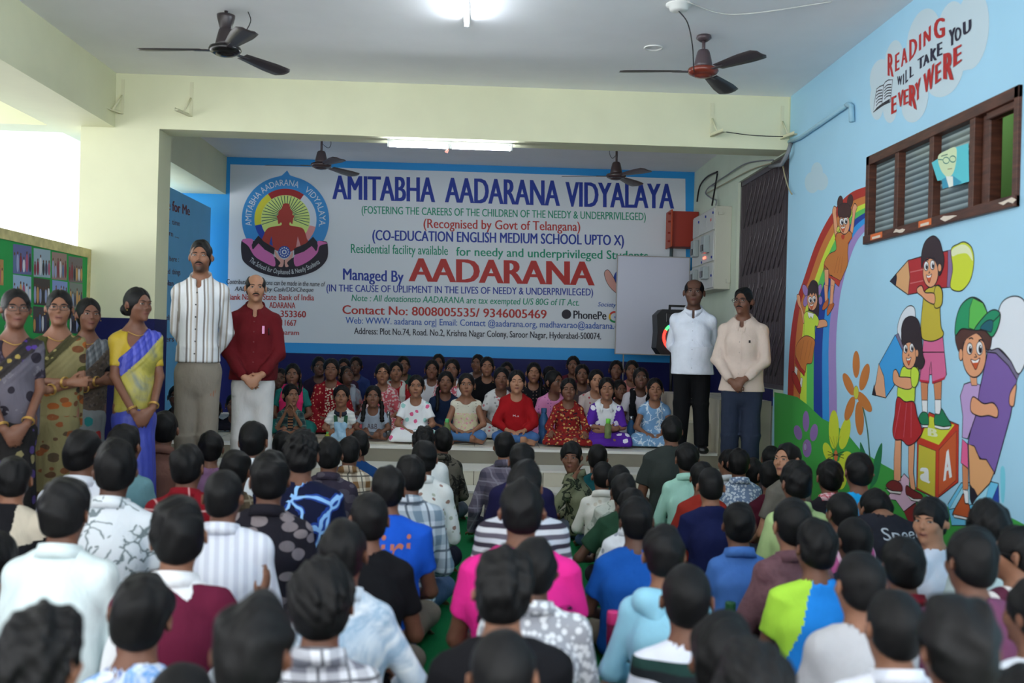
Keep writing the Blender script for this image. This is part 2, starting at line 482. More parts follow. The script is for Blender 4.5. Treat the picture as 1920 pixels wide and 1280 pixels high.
# ================================================================== beam brackets
br_m = plain('cream_bracket', (214, 212, 180), 0.6)
def bracket(px, py, label, side):
    p = at_y(px, py, YF)
    root = empty('shelf_bracket', (p.x, YF, p.z), 0, label, 'bracket', 'metal shelf brackets on the beam')
    m = MB(); m.box((-0.014, -0.006, 0), (0.014, 0, 0.30)); m.build('upright', br_m, root)
    M = Matrix.Rotation(side, 4, 'Z')
    m = MB(); m.box((-0.016, -0.24, 0), (0.016, -0.004, 0.008), 0, M); m.box((-0.016, -0.24, 0), (-0.012, -0.004, 0.028), 0, M); m.build('arm', br_m, root)
    m = MB(); m.tube([M @ Vector((0, -0.12, 0.012)), M @ Vector((0, -0.006, 0.16))], 0.008, 8); m.build('brace', br_m, root)
    return root
bracket(229, 214, 'leftmost cream shelf bracket, in the corner of the two beams', -0.35)
bracket(358, 219, 'cream shelf bracket on the beam above the pillar edge', -0.25)
bracket(1334, 257, 'cream shelf bracket with a wire tied to it, left of the wall corner', 0.25)
bracket(1466, 262, 'cream shelf bracket in the corner by the blue mural wall', 0.2)
p1, p2 = at_y(1352, 246, YF - 0.18), at_y(1468, 256, YF - 0.15)
wire('bracket_wire', [p1, (p1 + p2) / 2 + Vector((0, 0, -0.012)), p2], 0.004, wire_k, 'thin dark wire strung between the two brackets', 'wire')

# ================================================================== conduit pipe on the right wall
pipe_m = plain('grey_blue_pipe', (150, 190, 208), 0.45)
pp = [at_x(px, py, XR - 0.025) for px, py in ((1480, 266), (1500, 258), (1588, 197))]
pe = [at_x(px, py, XR - 0.025) for px, py in ((1590, 196), (1596, 199), (1597, 228))]
m = MB(); m.tube([pp[0], pp[1], pp[2]], 0.017, 12); m.tube([pp[2], pe[0], pe[1], pe[2]], 0.02, 12)
tag(m.build('conduit_pipe', pipe_m), 'pale blue conduit pipe bent down on the mural wall', 'pipe')
grey_pipe = plain('grey_conduit', (128, 132, 136), 0.45)
el = [at_x(1483, 268, XR - 0.03), at_x(1478, 285, XR - 0.06), at_x(1466, 308, XR - 0.06), at_x(1444, 312, XR - 0.05)]
m = MB(); m.tube(el, 0.018, 12); tag(m.build('conduit_elbow', grey_pipe), 'grey conduit elbow at the corner above the gate', 'pipe')
def wx(px, py, off=0.03): return at_x(px, py, XR - off)
tan = plain('tan_wire', (170, 160, 130), 0.5)
wire('hanging_wire', [wx(1466, 300), wx(1470, 322), wx(1476, 345), wx(1481, 358), wx(1485, 364), wx(1482, 360)], 0.006, tan, 'loose tan wire hanging in front of the gate', 'wire')
wire('cable', [wx(1450, 300, .04), wx(1400, 306, .03), wx(1360, 330), wx(1330, 350)], 0.007, grey_pipe, 'upper grey cable slanting down from the gate corner', 'cable', group='cables to the meter box')
wire('cable', [wx(1446, 306, .04), wx(1408, 318, .03), wx(1362, 342), wx(1325, 362)], 0.006, tan, 'lower tan cable slanting down from the gate corner', 'cable', group='cables to the meter box')
wire('cable', [wx(1345, 322), wx(1325, 332), wx(1312, 350), wx(1307, 378)], 0.010, wire_k, 'black cable loop arching down to the red box', 'cable', group='cables to the meter box')
wire('cable', [wx(1345, 325), wx(1341, 350, .05), wx(1335, 385, .1)], 0.010, wire_k, 'straight black cable dropping into the grey meter box', 'cable', group='cables to the meter box')
wire('cable', [wx(1340, 348), wx(1330, 350), wx(1323, 362), wx(1334, 372), wx(1343, 376), wx(1342, 385)], 0.008, grey_pipe, 'curled grey cable above the meter box', 'cable', group='cables to the meter box')

# ================================================================== collapsible gate
gate = empty('collapsible_gate', (XR + 0.05, (GY0 + GY1) / 2, GZ0), 0, 'tall dark brown collapsible metal gate in the side wall', 'gate')
gate_m = plain('brown_black_iron', (86, 78, 82), 0.35, 0.5)
gh = GZ1 - GZ0; gw = GY1 - GY0
def gl(m_, name): 
    o = m_.build(name, gate_m, gate); return o
m = MB(); m.box((-0.02, -gw / 2, gh - 0.05), (0.03, gw / 2, gh)); m.box((-0.02, -gw / 2, 0), (0.03, gw / 2, 0.04)); m.box((-0.02, -gw / 2, 0), (0.03, -gw / 2 + 0.04, gh)); m.box((-0.02, gw / 2 - 0.04, 0), (0.03, gw / 2, gh)); gl(m, 'frame')
nb = 22
for i in range(nb):
    y = -gw / 2 + 0.06 + (gw - 0.12) * i / (nb - 1)
    m = MB(); m.box((-0.012, y - 0.008, 0.04), (0.012, y - 0.004, gh - 0.05)); m.box((-0.012, y + 0.004, 0.04), (0.012, y + 0.008, gh - 0.05)); gl(m, 'bar')
m = MB()
for z0 in (0.12, 0.62, 1.12, 1.62):
    for i in range(nb - 4):
        y = -gw / 2 + 0.06 + (gw - 0.12) * i / (nb - 1); y2 = y + (gw - 0.12) * 4 / (nb - 1)
        if i % 2 == 0:
            m.tube([(0.016, y, z0), (0.016, y2, z0 + 0.40)], 0.006, 6); m.tube([(-0.016, y, z0 + 0.40), (-0.016, y2, z0)], 0.006, 6)
gl(m, 'lattice')
m = MB()
m.tube([(-0.03, -0.05, gh * 0.45), (-0.06, -0.05, gh * 0.45), (-0.06, -0.05, gh * 0.52), (-0.03, -0.05, gh * 0.52)], 0.008, 8); gl(m, 'handle')

# ================================================================== meter box, red box
box_m = plain('pale_grey_enamel', (186, 186, 172), 0.45, 0.35)
mb0 = (2.53, 10.65, 2.05); mb1 = (XR, 11.75, 2.95)
root = empty('meter_box', (2.62, 11.2, 2.05), 0, 'grey electric meter box on the side wall behind the men', 'electric panel')
def loc_box(lo, hi): return [a - b for a, b in zip(lo, (2.62, 11.2, 2.05))], [a - b for a, b in zip(hi, (2.62, 11.2, 2.05))]
m = MB(); m.bbox(*loc_box(mb0, mb1), 0.008); m.build('cabinet', box_m, root)
for j, (z0, z1) in enumerate(((2.70, 2.93), (2.36, 2.68), (2.07, 2.34))):
    for i in range(3 if j == 0 else 2):
        n_ = 3 if j == 0 else 2
        y0 = 10.67 + i * (1.06 / n_); y1 = y0 + 1.06 / n_ - 0.012
        m = MB(); m.bbox(*loc_box((2.518, y0, z0), (2.53, y1, z1)), 0.003); d = m.build('door', plain('pale_grey_door', (192, 194, 190), 0.4), root)
        if j > 0 or i == 2:
            m = MB(); yc = (y0 + y1) / 2
            if j > 0:
                m.bbox(*loc_box((2.455, yc - 0.09, z0 + 0.10), (2.518, yc + 0.07, z1 - 0.03)), 0.008); m.build('meter', plain('meter_grey', (150, 160, 160), 0.3), d)
                m = MB(); m.bbox(*loc_box((2.445, yc - 0.05, z0 + 0.12), (2.456, yc + 0.05, z0 + 0.19)), 0.003); m.build('meter_window', plain('meter_black', (40, 44, 46), 0.2), d)
m = MB()
for (y, z) in ((10.7, 2.88), (11.05, 2.88), (11.4, 2.86), (10.72, 2.40), (11.2, 2.38), (10.72, 2.2)):
    m.lathe([(0.014, 0), (0.014, 0.01)], 10, 0, Matrix.Translation((2.518 - 2.62, y - 11.2, z - 2.05)) @ Matrix.Rotation(-PI / 2, 4, 'Y'))
m.build('button', plain('blue_knob', (44, 60, 150), 0.4), root)
m = MB()
for k, y in enumerate((11.02, 11.06, 11.1)): m.lathe([(0.013, 0), (0.013, 0.01)], 10, 0, Matrix.Translation((2.518 - 2.62, y - 11.2, 2.42 - 2.05)) @ Matrix.Rotation(-PI / 2, 4, 'Y'))
m.build('indicator_light', emit('indicator_red', (255, 90, 70), 2.0), root)
m = MB(); m.box(*loc_box((2.516, 11.0, 2.50), (2.518, 11.1, 2.58))); m.box(*loc_box((2.516, 10.78, 2.80), (2.518, 10.84, 2.83))); m.box(*loc_box((2.516, 11.02, 2.64), (2.518, 11.1, 2.66)))
m.build('warning_sticker', plain('red_print', (206, 110, 104), 0.6), root)
m = MB(); m.box(*loc_box((2.56, 10.62, 2.85), (2.60, 10.655, 2.88))); m.box(*loc_box((2.66, 10.62, 2.12), (2.70, 10.655, 2.16))); m.build('hinge', box_m, root)
red_m = plain('red_oxide_enamel', (150, 46, 32), 0.5, 0.35)
root = empty('switch_box', (2.5, 12.3, 2.66), 0, 'red oxide switch box in the corner above the whiteboard', 'switch box')
m = MB(); m.bbox((-0.13, -0.05, 0), (0.20, 0.22, 0.44), 0.006); m.build('case', red_m, root)
m = MB(); m.bbox((-0.155, -0.12, -0.01), (-0.135, 0.22, 0.45), 0.004); m.build('lid', plain('orange_oxide_enamel', (176, 70, 40), 0.5), root)
m = MB(); m.box((-0.136, -0.04, 0.02), (-0.129, 0.2, 0.42)); m.build('gasket', plain('black_rubber', (20, 20, 20), 0.8), root)
m = MB()
for z in (0.06, 0.16, 0.30, 0.40): m.tube([(-0.16, -0.10, z), (-0.19, -0.10, z)], 0.012, 8)
m.build('clip', red_m, root)
tp = at_y(1305, 520, 12.45)
m = MB(); m.tube([(2.42, 12.5, 1.95), (2.42, 12.5, 2.66)], 0.022, 10); tag(m.build('earth_pipe', plain('grey_teal_pipe', (84, 100, 104), 0.4)), 'vertical grey pipe below the red switch box', 'pipe')

# ================================================================== whiteboard
wb_y = 12.1
c = [at_y(px, py, wb_y) for px, py in ((1157, 478), (1290, 480), (1290, 667), (1157, 664))]
x0, x1 = c[0].x, c[0].x + 0.9; z0, z1 = c[3].z, c[0].z
root = empty('whiteboard', ((x0 + x1) / 2, wb_y, ZS), 0, 'blank whiteboard on a thin stand behind the standing man in white', 'whiteboard')
lx = lambda x: x - (x0 + x1) / 2
m = MB(); m.bbox((lx(x0) + 0.008, -0.008, z0 - ZS + 0.008), (lx(x1) - 0.008, 0.008, z1 - ZS - 0.008), 0.003); m.build('board', plain('whiteboard_face', (196, 198, 214), 0.25, 0.5), root)
alu = plain('aluminium_edge', (150, 146, 142), 0.35, 0.5)
m = MB(); m.bbox((lx(x0), -0.014, z1 - ZS - 0.012), (lx(x1), 0.012, z1 - ZS), 0.003); m.bbox((lx(x0), -0.014, z0 - ZS), (lx(x1), 0.012, z0 - ZS + 0.012), 0.003)
m.bbox((lx(x0), -0.014, z0 - ZS), (lx(x0) + 0.012, 0.012, z1 - ZS), 0.003); m.bbox((lx(x1) - 0.012, -0.014, z0 - ZS), (lx(x1), 0.012, z1 - ZS), 0.003); m.build('frame', alu, root)
for xx in (0.335, -0.335):
    m = MB(); m.tube([(xx * (-1) + 0.0, 0.03, 0.0), (xx * (-1) + 0.0, 0.03, z1 - ZS - 0.05)], 0.009, 8); m.tube([(xx * (-1), 0.24, 0.012), (xx * (-1), -0.06, 0.012)], 0.009, 8); m.build('stand_leg', alu, root)

# ================================================================== speaker on a stand
sp = at_y(1262, 665, 10.7); st = at_y(1262, 580, 10.7)
sw, sh = 0.40, st.z - sp.z
sx = at_y(1231, 620, 10.7).x + sw / 2
root = empty('speaker_stand', (sx, 10.85, ZS), 0, 'black tripod stand under the party speaker', 'stand')
blk = plain('black_plastic', (24, 24, 26), 0.5, 0.4)
m = MB(); m.tube([(0, 0, 0.30), (0, 0, sp.z - ZS)], 0.018, 12); m.build('pole', blk, root)
for k in range(3):
    a = k * 2 * PI / 3 + 0.5
    m = MB(); m.tube([(0, 0, 0.42), (0.20 * math.cos(a), 0.20 * math.sin(a), 0.012)], 0.012, 8); m.build('leg', blk, root)
root = empty('party_speaker', (sx, 10.85, sp.z), 0, 'black party speaker with a glowing red ring beside the whiteboard', 'speaker')
m = MB()
oct_ = [(-sw / 2 + 0.05, 0), (sw / 2 - 0.05, 0), (sw / 2, 0.07), (sw / 2 - 0.012, sh / 2), (sw / 2, sh - 0.06), (sw / 2 - 0.06, sh), (-sw / 2 + 0.06, sh), (-sw / 2, sh - 0.06), (-sw / 2 + 0.012, sh / 2), (-sw / 2, 0.07)]
n = len(oct_)
vs = [(x, -0.15, z) for x, z in oct_] + [(x, 0.15, z) for x, z in oct_]
m.add(vs, [list(range(n)), list(range(2 * n - 1, n - 1, -1))] + [(i, n + i, n + (i + 1) % n, (i + 1) % n) for i in range(n)])
m.build('cabinet', blk, root)
cx, cz, rr = 0.03, 0.19, 0.15
def arc_tube(m, a0, a1):
    m.tube([(cx + rr * math.cos(math.radians(a)), -0.155, cz + rr * math.sin(math.radians(a))) for a in np.linspace(a0, a1, 18)], 0.016, 8)
m = MB(); arc_tube(m, 150, 252); m.build('light_ring', emit('ring_red', (255, 50, 40), 1.6), root)
m = MB(); arc_tube(m, 128, 149); m.build('light_ring', emit('ring_green', (70, 220, 110), 1.2), root)
m = MB(); arc_tube(m, 253, 290); m.build('light_ring', emit('ring_violet', (120, 60, 255), 1.6), root)
m = MB(); arc_tube(m, 291, 487); m.build('light_ring', emit('ring_blue', (60, 80, 220), 1.2), root)
m = MB(); m.lathe([(0.03, 0.0), (0.06, -0.01), (0.125, 0.012), (0.135, 0.016)], 28, 0, Matrix.Translation((cx, -0.166, cz)) @ Matrix.Rotation(PI / 2, 4, 'X') @ Matrix.Scale(-1, 4, (0, 0, 1))); m.build('woofer_cone', plain('cone_grey', (52, 54, 60), 0.5), root)
m = MB(); m.bbox((-0.10, -0.158, sh - 0.14), (0.16, -0.15, sh - 0.04), 0.004); m.build('control_panel', plain('panel_black', (12, 12, 14), 0.2, 0.5), root)
m = MB(); m.tube([(-0.03, 0.02, sh - 0.002), (-0.03, 0.02, sh + 0.05)], 0.014, 8); m.tube([(0.15, 0.02, sh - 0.002), (0.15, 0.02, sh + 0.05)], 0.014, 8); m.tube([(-0.04, 0.02, sh + 0.045), (0.16, 0.02, sh + 0.045)], 0.012, 8); m.build('handle', blk, root)

# ================================================================== window in the right wall
wood = NT('brown_window_wood', 0.45, 0.35)
n_ = wood.noise(6, 5, wood.mapping((1, 1, 8)))
wood.base(wood.ramp(n_.outputs[0], [(0.3, lin((58, 32, 24))), (0.6, lin((86, 50, 36))), (0.8, lin((104, 62, 46)))]))
wood = wood.m
wroot = empty('window_1', (XR, (WY0 + WY1) / 2, WZ0))
wroot['kind'] = 'structure'; tag(wroot, 'brown wooden window with three louvred panes and one open pane', 'window')
wl = WY1 - WY0; wh = WZ1 - WZ0
m = MB()
m.bbox((-0.02, -wl / 2 - 0.01, wh - 0.055), (0.10, wl / 2 + 0.01, wh + 0.01), 0.004); m.bbox((-0.03, -wl / 2 - 0.01, -0.01), (0.10, wl / 2 + 0.01, 0.05), 0.004)
m.bbox((-0.02, -wl / 2 - 0.01, -0.01), (0.06, -wl / 2 + 0.035, wh + 0.01), 0.004); m.bbox((-0.02, wl / 2 - 0.045, -0.01), (0.10, wl / 2 + 0.01, wh + 0.01), 0.004)
m.build('frame', wood, wroot)
def ywin(px): return at_x(px, 300, XR).y - (WY0 + WY1) / 2
for px in (1685, 1750, 1826):
    y = ywin(px)
    m = MB(); m.bbox((-0.015, y - 0.028, 0.04), (0.09, y + 0.028, wh - 0.045), 0.004); m.build('mullion', wood, wroot)
y = ywin(1845); m = MB(); m.bbox((0.02, y - 0.02, 0.045), (0.09, y + 0.06, wh - 0.05), 0.006); m.bbox((0.0, y - 0.02, wh - 0.09), (0.05, -wl / 2 + 0.03, wh - 0.05), 0.004); m.build('sash', wood, wroot)
gls = NT('frosted_glass', 0.12, 0.6)
st_ = gls.math('FRACT', gls.math('MULTIPLY', gls.sep()[2], 26.0))
rg = gls.ramp(st_, [(0.0, lin((104, 118, 120))), (0.45, lin((158, 174, 174))), (0.62, lin((76, 88, 92))), (1.0, lin((96, 110, 112)))])
gls.base(rg); gls = gls.m
edges = [wl / 2 - 0.045, ywin(1685), ywin(1750), ywin(1826)]
for i in range(3):
    ya, yb = edges[i + 1] + 0.028, edges[i] - (0.028 if i else 0)
    m = MB(); m.box((0.035, ya, 0.05), (0.041, yb, wh - 0.055)); m.build('louvred_pane', gls, wroot)
org = plain('orange_sticker', (214, 110, 58), 0.6); wst = plain('peeled_paper', (220, 206, 190), 0.8)
st_pts = [(1632, 1654, 449, 441), (1722, 1746, 427, 417)]
for k, (xa, xb, ya, yb) in enumerate(st_pts):
    pa, pb = at_x(xa, ya, XR - 0.031), at_x(xb, yb, XR - 0.031)
    m = MB(); m.box((-0.0315, pb.y - wroot.location.y, 0.006), (-0.0302, pa.y - wroot.location.y, 0.045)); m.build('sticker_strip', org, wroot)
    m = MB(); m.box((-0.0325, pb.y - wroot.location.y + 0.03, 0.010), (-0.0316, pa.y - wroot.location.y - 0.03, 0.026)); m.build('peeled_strip', wst, wroot)
for xa, xb in ((1675, 1698), (1762, 1795), (1870, 1905)):
    pa, pb = at_x(xa, 430, XR - 0.031), at_x(xb, 410, XR - 0.031)
    m = MB(); rr_ = random.Random(xa); yy = pb.y - wroot.location.y; L = pa.y - pb.y
    pts = [(-0.0313, yy + L * t, 0.022 + 0.012 * s_ + rr_.uniform(-.008, .008)) for t, s_ in [(0, 0), (.2, -1), (.45, -.7), (.7, -1), (1, 0), (.8, 1), (.5, .5), (.25, 1)]]
    m.add(pts, [list(range(8))]); m.build('peeled_strip', wst, wroot)
# ================================================================== painted shapes on the walls
class Wall:
    """maps photograph-traced outlines onto a real wall plane (axis 'x' or 'y')"""
    def __init__(s, axis, pos, step=0.00006, base=0.001):
        s.axis = axis; s.pos = pos; s.step = step; s.k = 0; s.base = base
    def to2(s, px, py):
        if s.axis == 'x':
            p = at_x(px, py, s.pos); return (-p.y, p.z) if s.pos > 0 else (p.y, p.z)
        p = at_y(px, py, s.pos); return (p.x, p.z)
    def to3(s, u, v, off):
        if s.axis == 'x':
            return (s.pos - off, -u, v) if s.pos > 0 else (s.pos + off, u, v)
        return (u, s.pos - off, v)
    def off(s):
        s.k += 1
        return s.base + s.k * s.step

def smooth_poly(P, n=6):
    out = []; N = len(P)
    P = [np.array(p, float) for p in P]
    for i in range(N):
        p0, p1, p2, p3 = P[i - 1], P[i], P[(i + 1) % N], P[(i + 2) % N]
        for k in range(n):
            t = k / n
            out.append(0.5 * (2 * p1 + (p2 - p0) * t + (2 * p0 - 5 * p1 + 4 * p2 - p3) * t * t + (3 * p1 - p0 - 3 * p2 + p3) * t ** 3))
    return out

def smooth_line(P, n=6):
    out = []; N = len(P)
    P = [np.array(p, float) for p in P]
    for i in range(N - 1):
        p0, p1, p2, p3 = P[max(i - 1, 0)], P[i], P[i + 1], P[min(i + 2, N - 1)]
        for k in range(n):
            t = k / n
            out.append(0.5 * (2 * p1 + (p2 - p0) * t + (2 * p0 - 5 * p1 + 4 * p2 - p3) * t * t + (3 * p1 - p0 - 3 * p2 + p3) * t ** 3))
    out.append(P[-1]); return out

_PAINT = {}
def paint(rgb):
    k = tuple(rgb)
    if k not in _PAINT: _PAINT[k] = plain('paint_%d_%d_%d' % k, k, 0.55, 0.3)
    return _PAINT[k]

class Painting:
    """one painted figure: flat coloured areas and outlines in a single mesh"""
    def __init__(s, wall, conv=None, layer=None):
        s.w = wall
        if layer is not None: wall.k = layer
        s.v = []; s.f = []; s.mi = []; s.mats = []; s.conv = conv or (lambda x, y: (x, y))
    def _m(s, rgb):
        m = paint(rgb)
        if m not in s.mats: s.mats.append(m)
        return s.mats.index(m)
    def pts2(s, P): return [s.w.to2(*s.conv(*p)) for p in P]
    def area2(s, Q, rgb, off=None):
        from mathutils.geometry import tessellate_polygon
        off = s.w.off() if off is None else off
        tris = tessellate_polygon([[Vector((q[0], q[1], 0)) for q in Q]])
        b = len(s.v); s.v += [s.w.to3(q[0], q[1], off) for q in Q]
        mi = s._m(rgb)
        for t in tris:
            a, c, d = (Q[i] for i in t)
            if (c[0] - a[0]) * (d[1] - a[1]) - (c[1] - a[1]) * (d[0] - a[0]) < 0: t = t[::-1]
            s.f.append([b + i for i in t]); s.mi.append(mi)
    def stroke2(s, Q, w, rgb, closed=False):
        off = s.w.off(); mi = s._m(rgb)
        Q = [np.array(q, float) for q in Q]
        Q = [q for i, q in enumerate(Q) if i == 0 or np.linalg.norm(q - Q[i - 1]) > 1e-5]
        n = len(Q); b = len(s.v)
        for i in range(n):
            a = Q[i - 1] if (closed or i > 0) else Q[i]; c = Q[(i + 1) % n] if (closed or i < n - 1) else Q[i]
            t = c - a; L = np.linalg.norm(t); t = t / L if L > 0 else np.array([1.0, 0])
            nn = np.array([-t[1], t[0]]) * w / 2
            for q in (Q[i] + nn, Q[i] - nn): s.v.append(s.w.to3(q[0], q[1], off))
        for i in range(n if closed else n - 1):
            j = (i + 1) % n
            s.f.append([b + 2 * i, b + 2 * i + 1, b + 2 * j + 1, b + 2 * j]); s.mi.append(mi)
    def area(s, P, rgb, smooth=True, line=0.0, lc=(30, 26, 34)):
        if smooth: P = smooth_poly(P)
        Q = s.pts2(P); s.area2(Q, rgb)
        if line: s.stroke2(Q, line, lc, True)
        return s
    def line(s, P, w=0.008, rgb=(30, 26, 34), smooth=True):
        if smooth and len(P) > 2: P = smooth_line(P)
        s.stroke2(s.pts2(P), w, rgb); return s
    def oval(s, cx, cy, rx, ry, rgb, rot=0.0, line=0.0, lc=(30, 26, 34)):
        P = []
        for i in range(28):
            a = 2 * PI * i / 28; x, y = rx * math.cos(a), ry * math.sin(a)
            P.append((cx + x * math.cos(rot) - y * math.sin(rot), cy + x * math.sin(rot) + y * math.cos(rot)))
        return s.area(P, rgb, False, line, lc)
    def text(s, txt, p0, p1, h, rgb, bold=0.02, shear=0.0, ptop=None):
        """lettering along pixel baseline p0->p1, cap height h pixels measured upward"""
        V, F = text_mesh(txt, 0.0, shear)
        off = s.w.off(); mi = s._m(rgb); b = len(s.v)
        n0 = 0
        if bold > .004 and len(V):
            V0, F0, n0 = V, F, len(V); sh = bold * 1.35; V = []; F = []
            for k, d_ in enumerate((-sh, -sh / 3, sh / 3, sh)): V.append(V0 + np.array([d_, 0])); F += [[i + k * n0 for i in f] for f in F0]
            V = np.concatenate(V); V[:, 0] -= V[:, 0].min()
        wmax = V[:, 0].max() if len(V) else 1
        a0, a1 = np.array(s.w.to2(*s.conv(*p0))), np.array(s.w.to2(*s.conv(*p1)))
        t0 = np.array(s.w.to2(*s.conv(p0[0] + (ptop[0] if ptop else 0), p0[1] - (h if not isinstance(h, tuple) else h[0]))))
        t1 = np.array(s.w.to2(*s.conv(p1[0] + (ptop[0] if ptop else 0), p1[1] - (h if not isinstance(h, tuple) else h[1]))))
        for iv, (x, y) in enumerate(V):
            u = x / wmax
            q = (a0 + (a1 - a0) * u) * (1 - y) + (t0 + (t1 - t0) * u) * y
            s.v.append(s.w.to3(q[0], q[1], off + .00004 * (iv // n0 if n0 else 0)))
        s.w.k += 3
        for f in F: s.f.append([b + i for i in f]); s.mi.append(mi)
        return s
    def arc_text(s, txt, c, r, a0, a1, h, rgb, bold=0.02, inward=False):
        """lettering round a centre in wall coordinates (metres); angles in degrees"""
        V, F = text_mesh(txt, 0.0)
        off = s.w.off(); mi = s._m(rgb); b = len(s.v); wmax = V[:, 0].max()
        for x, y in V:
            a = math.radians(a0 + (a1 - a0) * x / wmax)
            rr = r - h * y if inward else r + h * y
            s.v.append(s.w.to3(c[0] + rr * math.cos(a), c[1] + rr * math.sin(a), off))
        for f in F: s.f.append([b + i for i in f]); s.mi.append(mi)
        return s
    def build(s, name, parent=None, label=None, cat=None):
        me = bpy.data.meshes.new(name); me.from_pydata(s.v, [], s.f)
        me.polygons.foreach_set('material_index', s.mi); me.update()
        o = link(name, me, s.mats, parent)
        if parent is not None: o.matrix_parent_inverse = parent.matrix_basis.inverted()
        return tag(o, label, cat)

# ------------------------------------------------------------------ the painted school sign on the back wall
bw = Wall('y', YB)
sgn = empty('painted_sign', at_y(860, 500, YB - 0.001), 0, 'large painted school sign across the back wall of the stage', 'sign')
def P_(): return Painting(bw)
p = P_(); p.area([(432, 308), (1285, 335), (1287, 656), (425, 640)], (212, 218, 224), False); p.build('sign_panel', sgn)
BL, GR, RD, BK, MBL = (36, 58, 150), (24, 140, 108), (176, 50, 46), (34, 34, 48), (40, 86, 170)
# title: fourteen-odd heavy letters
def T(name, txt, p0, p1, h, c, bold=0.02, shear=0.0, lab=None):
    p = P_(); p.text(txt, p0, p1, h, c, bold, shear); return p.build(name, sgn, lab)
T('title_lettering', 'AMITABHA', (623, 373), (816, 379), (44, 46), BL, 0.045)
T('title_lettering', 'AADARANA', (834, 379), (1050, 386), (46, 47), BL, 0.045)
T('title_lettering', 'VIDYALAYA', (1060, 387), (1264, 391), (46, 46), BL, 0.045)
T('lettering', '(FOSTERING THE CAREERS OF THE CHILDREN OF THE NEEDY & UNDERPRIVILEGED)', (678, 400), (1211, 413), 14, GR, 0.02)
T('lettering', '(Recognised by Govt of Telangana)', (794, 427), (1088, 433), (17, 17), RD, 0.02)
T('lettering', '(CO-EDUCATION ENGLISH MEDIUM SCHOOL UPTO X)', (698, 450), (1170, 460), 19, BL, 0.035)
T('lettering', 'Residential facility available', (658, 474), (840, 478), 17, GR, 0.015)
T('lettering', 'for needy and underprivileged Students', (855, 479), (1215, 487), 16, GR, 0.02)
T('lettering', 'Managed By', (643, 524), (757, 529), 21, BL, 0.03)
T('title_lettering', 'AADARANA', (766, 527), (1115, 535), (43, 44), RD, 0.045)
T('lettering', '(IN THE CAUSE OF UPLIFMENT IN THE LIVES OF NEEDY & UNDERPRIVILEGED)', (612, 546), (1112, 554), 13, BL, 0.02)
T('lettering', 'Note : All donationsto AADARANA are tax exempted U/S 80G of IT Act.', (659, 564), (1086, 573), 12, GR, 0.015, 0.15)
T('lettering', 'Contact No: 8008005535/ 9346005469', (642, 588), (1025, 597), 16, RD, 0.025)
p = P_(); p.oval(1062, 589, 9, 9, (44, 40, 50)); p.text('PhonePe', (1075, 597), (1137, 599), 15, BK, 0.03); p.build('lettering', sgn)
p = P_()
gc = p.w.to2(1152, 594); 
for a0, a1, c in ((40, 150, (200, 60, 50)), (150, 210, (220, 170, 40)), (210, 315, (40, 140, 80)), (-45, 5, (50, 90, 200))):
    p.stroke2([(gc[0] + 0.062 * math.cos(math.radians(a)), gc[1] + 0.062 * math.sin(math.radians(a))) for a in np.linspace(a0, a1, 10)], 0.025, c)
p.stroke2([(gc[0] + 0.0, gc[1] - 0.002), (gc[0] + 0.07, gc[1] - 0.002)], 0.024, (50, 90, 200)); p.build('painted_mark', sgn)
T('lettering', 'Web: WWW. aadarana org| Email: Contact @aadarana.org, madhavarao@aadarana.org', (648, 606), (1172, 617), 12, MBL, 0.012)
T('lettering', 'Address: Plot No.74, Road. No.2, Krishna Nagar Colony, Saroor Nagar, Hyderabad-500074.', (664, 626), (1127, 636), 12, BK, 0.02)
T('lettering', 'Society Reg', (1121, 574), (1176, 576), 8, MBL, 0.01, 0.2)
T('lettering', 'Contributions/Donations can be made in the name of', (425, 532), (610, 537), 9, BK, 0.015, 0.2)
T('lettering', 'AADARANA by Cash/DD/Cheque', (440, 545), (588, 547), 8, BK, 0.015, 0.2)
T('lettering', 'Bank Na', (428, 562), (468, 562), 11, RD, 0.02); T('lettering', 'State Bank of India', (493, 562), (589, 563), 11, RD, 0.02)
T('lettering', 'ADARANA', (505, 577), (554, 578), 11, RD, 0.025)
T('lettering', '353360', (526, 594), (574, 595), 12, RD, 0.025)
T('lettering', '11667', (528, 610), (556, 611), 11, RD, 0.025)
T('lettering', 'naram', (528, 627), (561, 628), 9, RD, 0.02)
# emblem
E = lambda x, y: (440 + x / 5.82, 310 + y / 5.82)
em = Painting(bw, E)
ec_ = bw.to2(*E(556, 590)); rx_ = abs(bw.to2(*E(1032, 590))[0] - ec_[0])
def circ(r, a0=0, a1=360, n=60): return [(ec_[0] + r * math.cos(math.radians(a)), ec_[1] + r * math.sin(math.radians(a))) for a in np.linspace(a0, a1, n, endpoint=(a1 - a0 != 360))]
def ring(p, r0, r1, a0, a1, c): p.area2(circ(r1, a0, a1, 30) + circ(r0, a0, a1, 30)[::-1], c)
R1 = rx_
tip = bw.to2(*E(574, 55))
em.area2(circ(R1, -30, 78) + [((tip[0] + ec_[0]) / 2 + 0.04, ec_[1] + R1 * 1.02), tip, ((tip[0] + ec_[0]) / 2 - 0.06, ec_[1] + R1 * 1.015)] + circ(R1, 102, 210), (58, 140, 204))
R2, R3 = R1 * 0.71, R1 * 0.56
em.area2(circ(R2), (206, 214, 226))
ring(em, R3, R2, 55, 126, (160, 44, 46)); ring(em, R3, R2, 126, 193, (214, 208, 62)); ring(em, R3, R2, 193, 235, (36, 66, 160)); ring(em, R3, R2, -60, -12, (222, 150, 150))
em.area2(circ(R3), (206, 224, 130))
hub = bw.to2(*E(560, 570))
